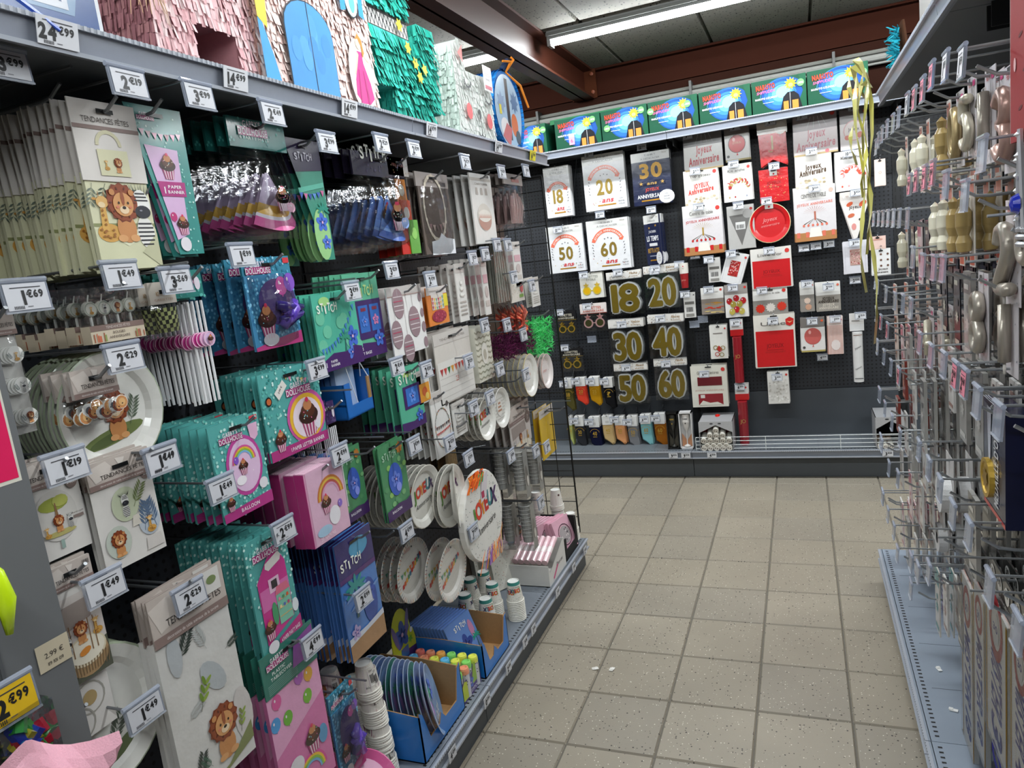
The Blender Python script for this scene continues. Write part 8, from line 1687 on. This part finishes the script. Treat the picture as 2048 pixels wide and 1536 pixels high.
def rrow(rn, spec, tw=.05, th=.05, x=.3):
    """spec: (y, z, ticket kind, item) from the far end; ticket kinds: w white, p pink, c clear, n none"""
    for i, (yz, tk, it) in enumerate(spec):
        y, z = yz; y = min(y, 3.4 - .006 * (len(spec) - i)) if y > 3.35 else y; pos = '%s from far end of %s right row' % (ORD[i], rn)
        txt = {'w': '1€99', 'p': '2€49', 'c': None, 'n': None}[tk]
        hook('R', y, z - .055, RP - x - .006, 'wire hook %s' % pos, txt, y, z, 'e4e2e6' if tk == 'w' else 'ee8fa2', tw=tw, th=th, tagd=.02, ticket=(None if tk == 'n' else tk != 'c'), group='wire hooks of the right shelving')
        if ITEMS[it]:
            mk, w, h, nm, d, cat, n, step = ITEMS[it]
            hang('R', y, z - .04, .36, mk(w, h), nm, d, cat, min(n, 1 + int(.34 / step)), step, .003, where=', ' + pos)
rrow('top', [((2.288,1.927), 'w', ''), ((2.162,1.922), 'p', 'tb'), ((2.026,1.922), 'p', 'n0'), ((1.9,1.931), 'p', 'n5'), ((1.738,1.919), 'w', 'n1'), ((1.582,1.896), 'w', 'n3')])
rrow('second', [((3.156,1.897), 'c', ''), ((3.058,1.911), 'c', ''), ((2.935,1.918), 'c', 'tc'), ((2.779,1.919), 'c', ''), ((2.615,1.916), 'c', 'tc'), ((2.481,1.916), 'c', 'tc')])
rrow('third', [((2.279,1.717), 'p', 'tc'), ((2.16,1.722), 'p', 'tc'), ((2.025,1.722), 'p', 'tb'), ((1.912,1.725), 'p', 'tb'), ((1.759,1.692), 'c', ''), ((1.575,1.663), 'c', 'n2'), ((1.435,1.725), 'c', 'n8')])
rrow('fourth', [((3.508,1.632), 'c', ''), ((3.328,1.633), 'c', ''), ((3.148,1.633), 'c', ''), ((2.988,1.632), 'c', 'tc'), ((2.828,1.632), 'c', 'dk'), ((2.672,1.631), 'c', 'pk'), ((2.521,1.63), 'c', 'dk'), ((2.345,1.628), 'c', 'dk')])
rrow('fifth', [((2.256,1.524), 'c', 'dk'), ((2.085,1.511), 'c', 'dk'), ((1.924,1.514), 'c', 'gr'), ((1.81,1.518), 'c', 'n8'), ((1.584,1.519), 'n', 'n1')])
rrow('sixth', [((3.606,1.377), 'c', 'co'), ((3.276,1.363), 'c', ''), ((2.966,1.36), 'c', ''), ((2.696,1.362), 'c', ''), ((2.493,1.374), 'c', 'n4'), ((2.32,1.378), 'c', 'wh')])
rrow('seventh', [((3.607,1.246), 'c', 'co'), ((3.381,1.239), 'c', 'co'), ((3.181,1.232), 'p', 'pk'), ((2.954,1.229), 'p', 'gr'), ((2.166,1.302), 'c', 'wh'), ((1.992,1.297), 'c', 'gr'), ((1.818,1.306), 'c', 'gr')])
rrow('eighth', [((3.562,1.107), 'c', 'wh'), ((3.363,1.101), 'c', ''), ((3.109,1.104), 'c', 'br'), ((2.876,1.105), 'c', 'wh'), ((2.646,1.119), 'p', 'gr'), ((1.684,1.308), 'p', 'wh'), ((1.596,1.31), 'p', '')])
rrow('ninth', [((3.542,0.902), 'c', 'br'), ((3.324,0.903), 'c', ''), ((3.135,0.891), 'c', 'wh'), ((2.898,0.896), 'c', 'gr'), ((2.667,0.902), 'c', 'wh'), ((1.49,1.297), 'c', ''), ((1.336,1.301), 'c', '')])
rrow('tenth', [((3.521,0.695), 'c', ''), ((3.309,0.69), 'c', 'wh'), ((3.055,0.67), 'c', 'pk'), ((2.761,0.725), 'c', 'wh'), ((2.232,0.987), 'c', 'sp'), ((2.061,0.987), 'c', '')])
rrow('eleventh', [((3.535,0.446), 'c', 'wh'), ((3.342,0.444), 'c', 'pk'), ((3.151,0.441), 'c', 'gr'), ((2.944,0.455), 'c', 'wh'), ((1.901,0.989), 'c', 'gr'), ((1.741,0.985), 'c', '')])
rrow('lowest', [((2.849,0.403), 'c', ''), ((2.469,0.543), 'c', 'te'), ((2.314,0.58), 'c', 'wh'), ((2.1,0.681), 'c', 'dk'), ((2.488,0.44), 'c', ''), ((1.577,1.008), 'c', ''), ((1.405,0.977), 'c', ''), ((1.226,0.992), 'c', '')])
# sashes in clear packs
def m_sash(t1, t2, big):
    def f(w, h):
        def mk(t):
            s = Sh(); s.cm = 'gloss'; s.d = .004; s.box(-w / 2, w / 2, -.004, 0, -h * .2, 0, '3a3a38'); s.text('ÉCHARPE OFFICIELLE', 0, -h * .15, h * .02, 'd8d6d0', 2, .02, w * .8)
            for i in range(3): s.ell((-.3 + .3 * i) * w, -h * .07, w * .1, w * .1, 'd8d6d2', 2, 12); s.text('30', (-.3 + .3 * i) * w, -h * .075, w * .08, '3a3a38', 3, .02)
            s.poly([(-w / 2, -h * .2), (w / 2, -h * .2), (w / 2, -h * .185), (-w / 2, -h * .185)], 'e8643c', 3); s.build('header_card', t)
            b = Sh(); b.cm = 'fabric'; b.d = .012; b.box(-w * .48, w * .48, -.012, -.001, -h, -h * .19, 'f0eee8')
            for d in (-1, 1): b.rect(d * w * .44 - w * .035, -h, d * w * .44 + w * .035, -h * .2, 'b8903a', 1)
            b.ring(0, -h * .31, w * .2, w * .3, 'a83238', 1, sq=1.3, n=20); b.ell(0, -h * .31, w * .15, w * .2, 'e6e3de', 2); b.text('30', 0, -h * .33, h * .04, '39388a', 3, .03, w * .2)
            b.text(t1, -w * .2, -h * .41, w * .46, '34358f', 1, .03, h * .38, 'l', .25, -PI / 2); b.text(t2, -w * .2, -h * .82, w * .46, '34358f', 1, .03, None, 'l', .2, -PI / 2); b.build('sash', t)
            q = Sh(); q.cm = 'film'; q.box(-w / 2, w / 2, -.016, -.0005, -h, -h * .17, 'ffffff'); q.build('clear_bag', t)
        return mk
    return f
for bx, a_, b_, d in (((2.02,0.785,0.144,0.587), 'MISTER', '18', 'white sash pack deepest along the row'), ((1.882,0.819,0.126,0.535), 'MISTER', '18', 'white sash pack second from the deepest'), ((1.714,0.844,0.198,0.427), 'MISTER', '30', 'white MISTER thirty sash pack with red ringed badge'), ((1.523,0.859,0.151,0.395), 'MISTER', '40', 'white sash pack cut by the right edge')):
    yc, zt, w, h = bx; hang('R', yc, zt, .37, m_sash(a_, b_, 1)(w, h), 'sash_pack', d, 'sash', 3, .03, .003)
    hook('R', yc, zt - .02, RP - .31, 'wire hook with ' + d, None, yc, zt + .03, ticket=None, group='wire hooks of the right shelving')
def m_medal(w, h):
    def mk(t):
        s = Sh(); s.cm = 'gloss'; s.d = .02; s.box(-w / 2, w / 2, -.02, .02, -h, 0, '11163a'); s.rect(-w / 2, -h, w / 2, -h * .96, 'c8181e', 1); s.rect(-w * .46, -h * .94, w * .1, -h * .04, '5a5f6a', 1)
        for i in range(3): s.box(-w / 2, w / 2, -.021 + .004 * i, -.02 + .004 * i, 0, .001, 'd8d8de')
        s.text("MÉDAILLE D'OR", w * .2, -h * .9, w * .2, 'e6e6ea', 2, .03, h * .66, 'l', 0, PI / 2); s.build('box', t)
        g = Sh(); R = w * .24; g.lathe([(0, .009), (R * .75, .007), (R * .8, .01), (R, .01), (R, .0), (0, 0)], 'c9a544', 22, 'gold', 'y', (-w * .18, -.0205, -h * .7)); g.d = .03; g.star(-w * .18, -h * .7, R * .6, 'a8842c', 1, 7, .6, m='gold'); g.build('medal', t)
        r = Sh(); r.cm = 'fabric'; r.poly([(-w * .28, -h * .05), (-w * .08, -h * .05), (-w * .14, -h * .58), (-w * .22, -h * .58)], 'c9ccd6', 44); r.build('medal_ribbon', t)
    return mk
yc, zt, w, h = (1.634,1.232,0.172,0.228)
hang('R', yc, zt, .36, m_medal(w, h), 'medal_box', 'navy gold medal box with MÉDAILLE D’OR lettering', 'medal', 3, .06)
hook('R', yc, zt - .02, RP - .31, 'wire hook with navy medal boxes', None, yc, zt + .03, ticket=None, group='wire hooks of the right shelving')
for (y, z), lb, n in (((2.708,1.036), 'white ribbon roll below the medal row', 4), ((2.756,0.608), 'white ribbon roll on the lower hook', 2)):
    hang('R', y, z, .43, m_spool(.11, .2), 'ribbon_spool', lb, 'ribbon', n, .055, .003); hook('R', y, z - .012, RP - .37, 'wire hook with ' + lb, None, y, z + .03, ticket=None, group='wire hooks of the right shelving')
y, z = (2.713,1.02); hang('R', y, z, .4, m_rcard('7a5a38', '7a5a38', '6a4c2e')(.09, .2), 'kraft_card', 'brown kraft card beside the ribbon rolls', 'party pack', 1); hook('R', y, z - .012, RP - .36, 'wire hook with the brown kraft card', None, y, z + .03, ticket=None, group='wire hooks of the right shelving')
y, z = (2.852,0.273); hang('R', y, z, .45, ITEMS['st'][0](.06, .2), 'straw_pack', 'purple striped straw pack above the base shelf', 'straws', 3, .05); hook('R', y, z - .012, RP - .4, 'wire hook with the purple straw packs', None, y, z + .03, ticket=None, group='wire hooks of the right shelving')
# silver tiara with a blue stone
yc, zt, w, h = (1.457,1.651,0.222,0.11)
t = thing('tiara', 'silver beaded tiara with big blue stone', 'tiara', (.37, yc - .05, zt - h), SIDE['R'])
s = Sh()
for k in range(3): s.tube([(.1 * math.sin(a) , -.1 * math.cos(a) + .06, .01 + .012 * k) for a in [-1.3 + 2.6 * i / 14 for i in range(15)]], .005, 'd9dbe0', 6, 'steel')
s.build('band', t)
s = Sh()
for a, hh in ((-1.1, .06), (-.75, .09), (-.38, .12), (0, .16), (.38, .12), (.75, .09), (1.1, .06)):
    b = (.1 * math.sin(a), -.1 * math.cos(a) + .06); 
    for d in (-.16, .16): s.tube([(.1 * math.sin(a + d), -.1 * math.cos(a + d) + .06, .03), (b[0], b[1], .03 + hh)], .0045, 'e2e4e8', 6, 'steel')
    s.face([(.1 * math.sin(a - .17), -.1 * math.cos(a - .17) + .063, .028), (.1 * math.sin(a + .17), -.1 * math.cos(a + .17) + .063, .028), (b[0], b[1] + .003, .03 + hh * .9)], 'c4c7ce', 'steel')
    for k in range(5): s.lathe([(0, -.006), (.006, 0), (0, .006)], 'f0f2f6', 6, 'steel', 'z', (b[0], b[1] - .003, .03 + hh * (.15 + .2 * k)))
s.build('spikes', t)
s = Sh(); s.lathe([(0, .012), (.012, .009), (.017, 0)], '1a30b8', 14, 'foil', 'y', (0, -.043, .075)); s.build('blue_stone', t)
hook('R', yc, zt - h + .012, RP - .33, 'wire hook with the silver tiara', None, yc, zt - h + .06, ticket=None, group='wire hooks of the right shelving')
# red carton at the upper right
t = thing('red_carton', 'dark red carton with pale saw toothed edge at the upper right', 'carton', (.335, 1.395, 1.715), SIDE['R'])
s = Sh(); s.cm = 'board'; s.d = 0; s.box(-.09, .1, 0, .12, 0, .33, '8f1c20'); s.box(-.0915, -.09, 0, .12, 0, .33, 'c9b8b4')
for i in range(5): s.ell(-.03 + .025 * (i % 2), .05 + .055 * i, .012, .003, '5f1014', 1, 8, rot=.2)
s.ell(-.06, .12, .007, .011, 'd8a8a8', 2, 10); s.build('carton', t)
# goods on the right top shelf
ZR = 2.1015
t = thing('white_box', 'white box with teal and green print on the right top shelf', 'box', (.47, 2.42, ZR), SIDE['R'])
s = Sh(); s.cm = 'gloss'; s.d = .1; s.box(-.25, .25, -.1, .12, 0, .26, 'dedcd8'); s.poly([(-.1, .03), (-.05, .0), (.0, .03), (-.02, .06), (-.06, .04)], '5f9a3a', 1); s.rect(-.02, .05, .02, .26, '1f8f98', 1); s.ring(.05, .1, .05, .07, '1f8f98', 1, PI, 2 * PI, 12); s.build('box', t)
t = thing('feather_headdress', 'turquoise and brown feathered piece at the end of the right top shelf', 'costume piece', (.36, 3.02, ZR), SIDE['R'])
s = Sh()
for i in range(120): u, v = rnd(-.05, .05), rnd(.03, .15); a = rnd(0, 6.28); s.tube([(u, -.01, v), (u + .02 * math.cos(a), -rnd(.01, .05), v + .02 * math.sin(a))], [.004, .001], ('1fa0b8', '2fb8cc', '178aa0')[i % 3], 4, 'tissue')
s.build('feathers', t)['kind'] = 'stuff'
s = Sh()
for i in range(12): s.tube([(-.06 + .01 * i, .02, 0), (-.08 + .013 * i, .0, .16)], .006, '4a2c1a', 5, 'tissue')
s.build('brown_base', t)['kind'] = 'stuff'
t = thing('yellow_ribbon', 'pale yellow ribbon bow trailing from the right top shelf', 'ribbon', (.275, 2.93, 2.09), SIDE['R'])
def strip(P, wd, c='dcd77a'):
    s = Sh(); s.cm = 'foil'; P = [Vector(p) for p in P]
    Q = []
    for i, p in enumerate(P): a = .5 * math.sin(i * 1.3); Q.append((p - Vector((wd * math.cos(a), wd * math.sin(a), 0)), p + Vector((wd * math.cos(a), wd * math.sin(a), 0))))
    for i in range(len(P) - 1): s.face([Q[i][0], Q[i][1], Q[i + 1][1], Q[i + 1][0]], c)
    return s.build('ribbon_strand', t)
for k, (du, L) in enumerate(((-.02, .95), (.0, .62), (.03, .42), (.06, .75), (-.05, .3))):
    strip([(du * .3 + .012 * math.sin(i * .9 + k) + du * i / 8.0, -.03 - .012 * k + .01 * math.sin(i * 1.1 + k), .02 - L * i / 9.0) for i in range(10)], .014)
for d in (-1, 1): strip([(0, -.03, .0), (d * .06, -.07, .06), (d * .13, -.06, .03), (d * .12, -.03, -.05), (d * .05, -.05, -.03), (0, -.03, .0)], .02)
t = thing('pink_ribbon', 'thin pink curling ribbon by the yellow one', 'ribbon', (.262, 3.04, 2.07), SIDE['R'])
strip([(.03 * math.sin(i * .7), -.02, -.42 * i / 11.0) for i in range(12)], .003, 'dcb8c8')
# scraps and marks
for i, (x, y) in enumerate(((-0.826,2.5), (-0.761,2.504))):
    s = Sh(); s.cm = 'paper'; s.box(-.012 + .002 * i, .011, -.008, .008, 0.0005, .003, 'e9e6df'); s.box(-.004, .013, -.012, .002, .003, .0045, 'f0ede6'); tag(s.build('paper_scrap', None, (x, y, .0008), (0, 0, .5 + i)), ('small' if i == 0 else 'crumpled') + ' white paper scrap on the floor tiles', 'scrap')
for i, (x, y) in enumerate(((0.356,2.463), (0.361,2.246))):
    s = Sh(); s.cm = 'paper'; s.box(-.006, .006, -.011, .011, 0.0005, .003, 'efefec'); s.box(-.004, .007, .002, .013, .003, .005, 'e6e6e2'); tag(s.build('paper_scrap', None, (x, y, .151), (0, 0, .3 + i)), ('longer' if i == 0 else 'tiny') + ' white paper scrap on the right base shelf', 'scrap')
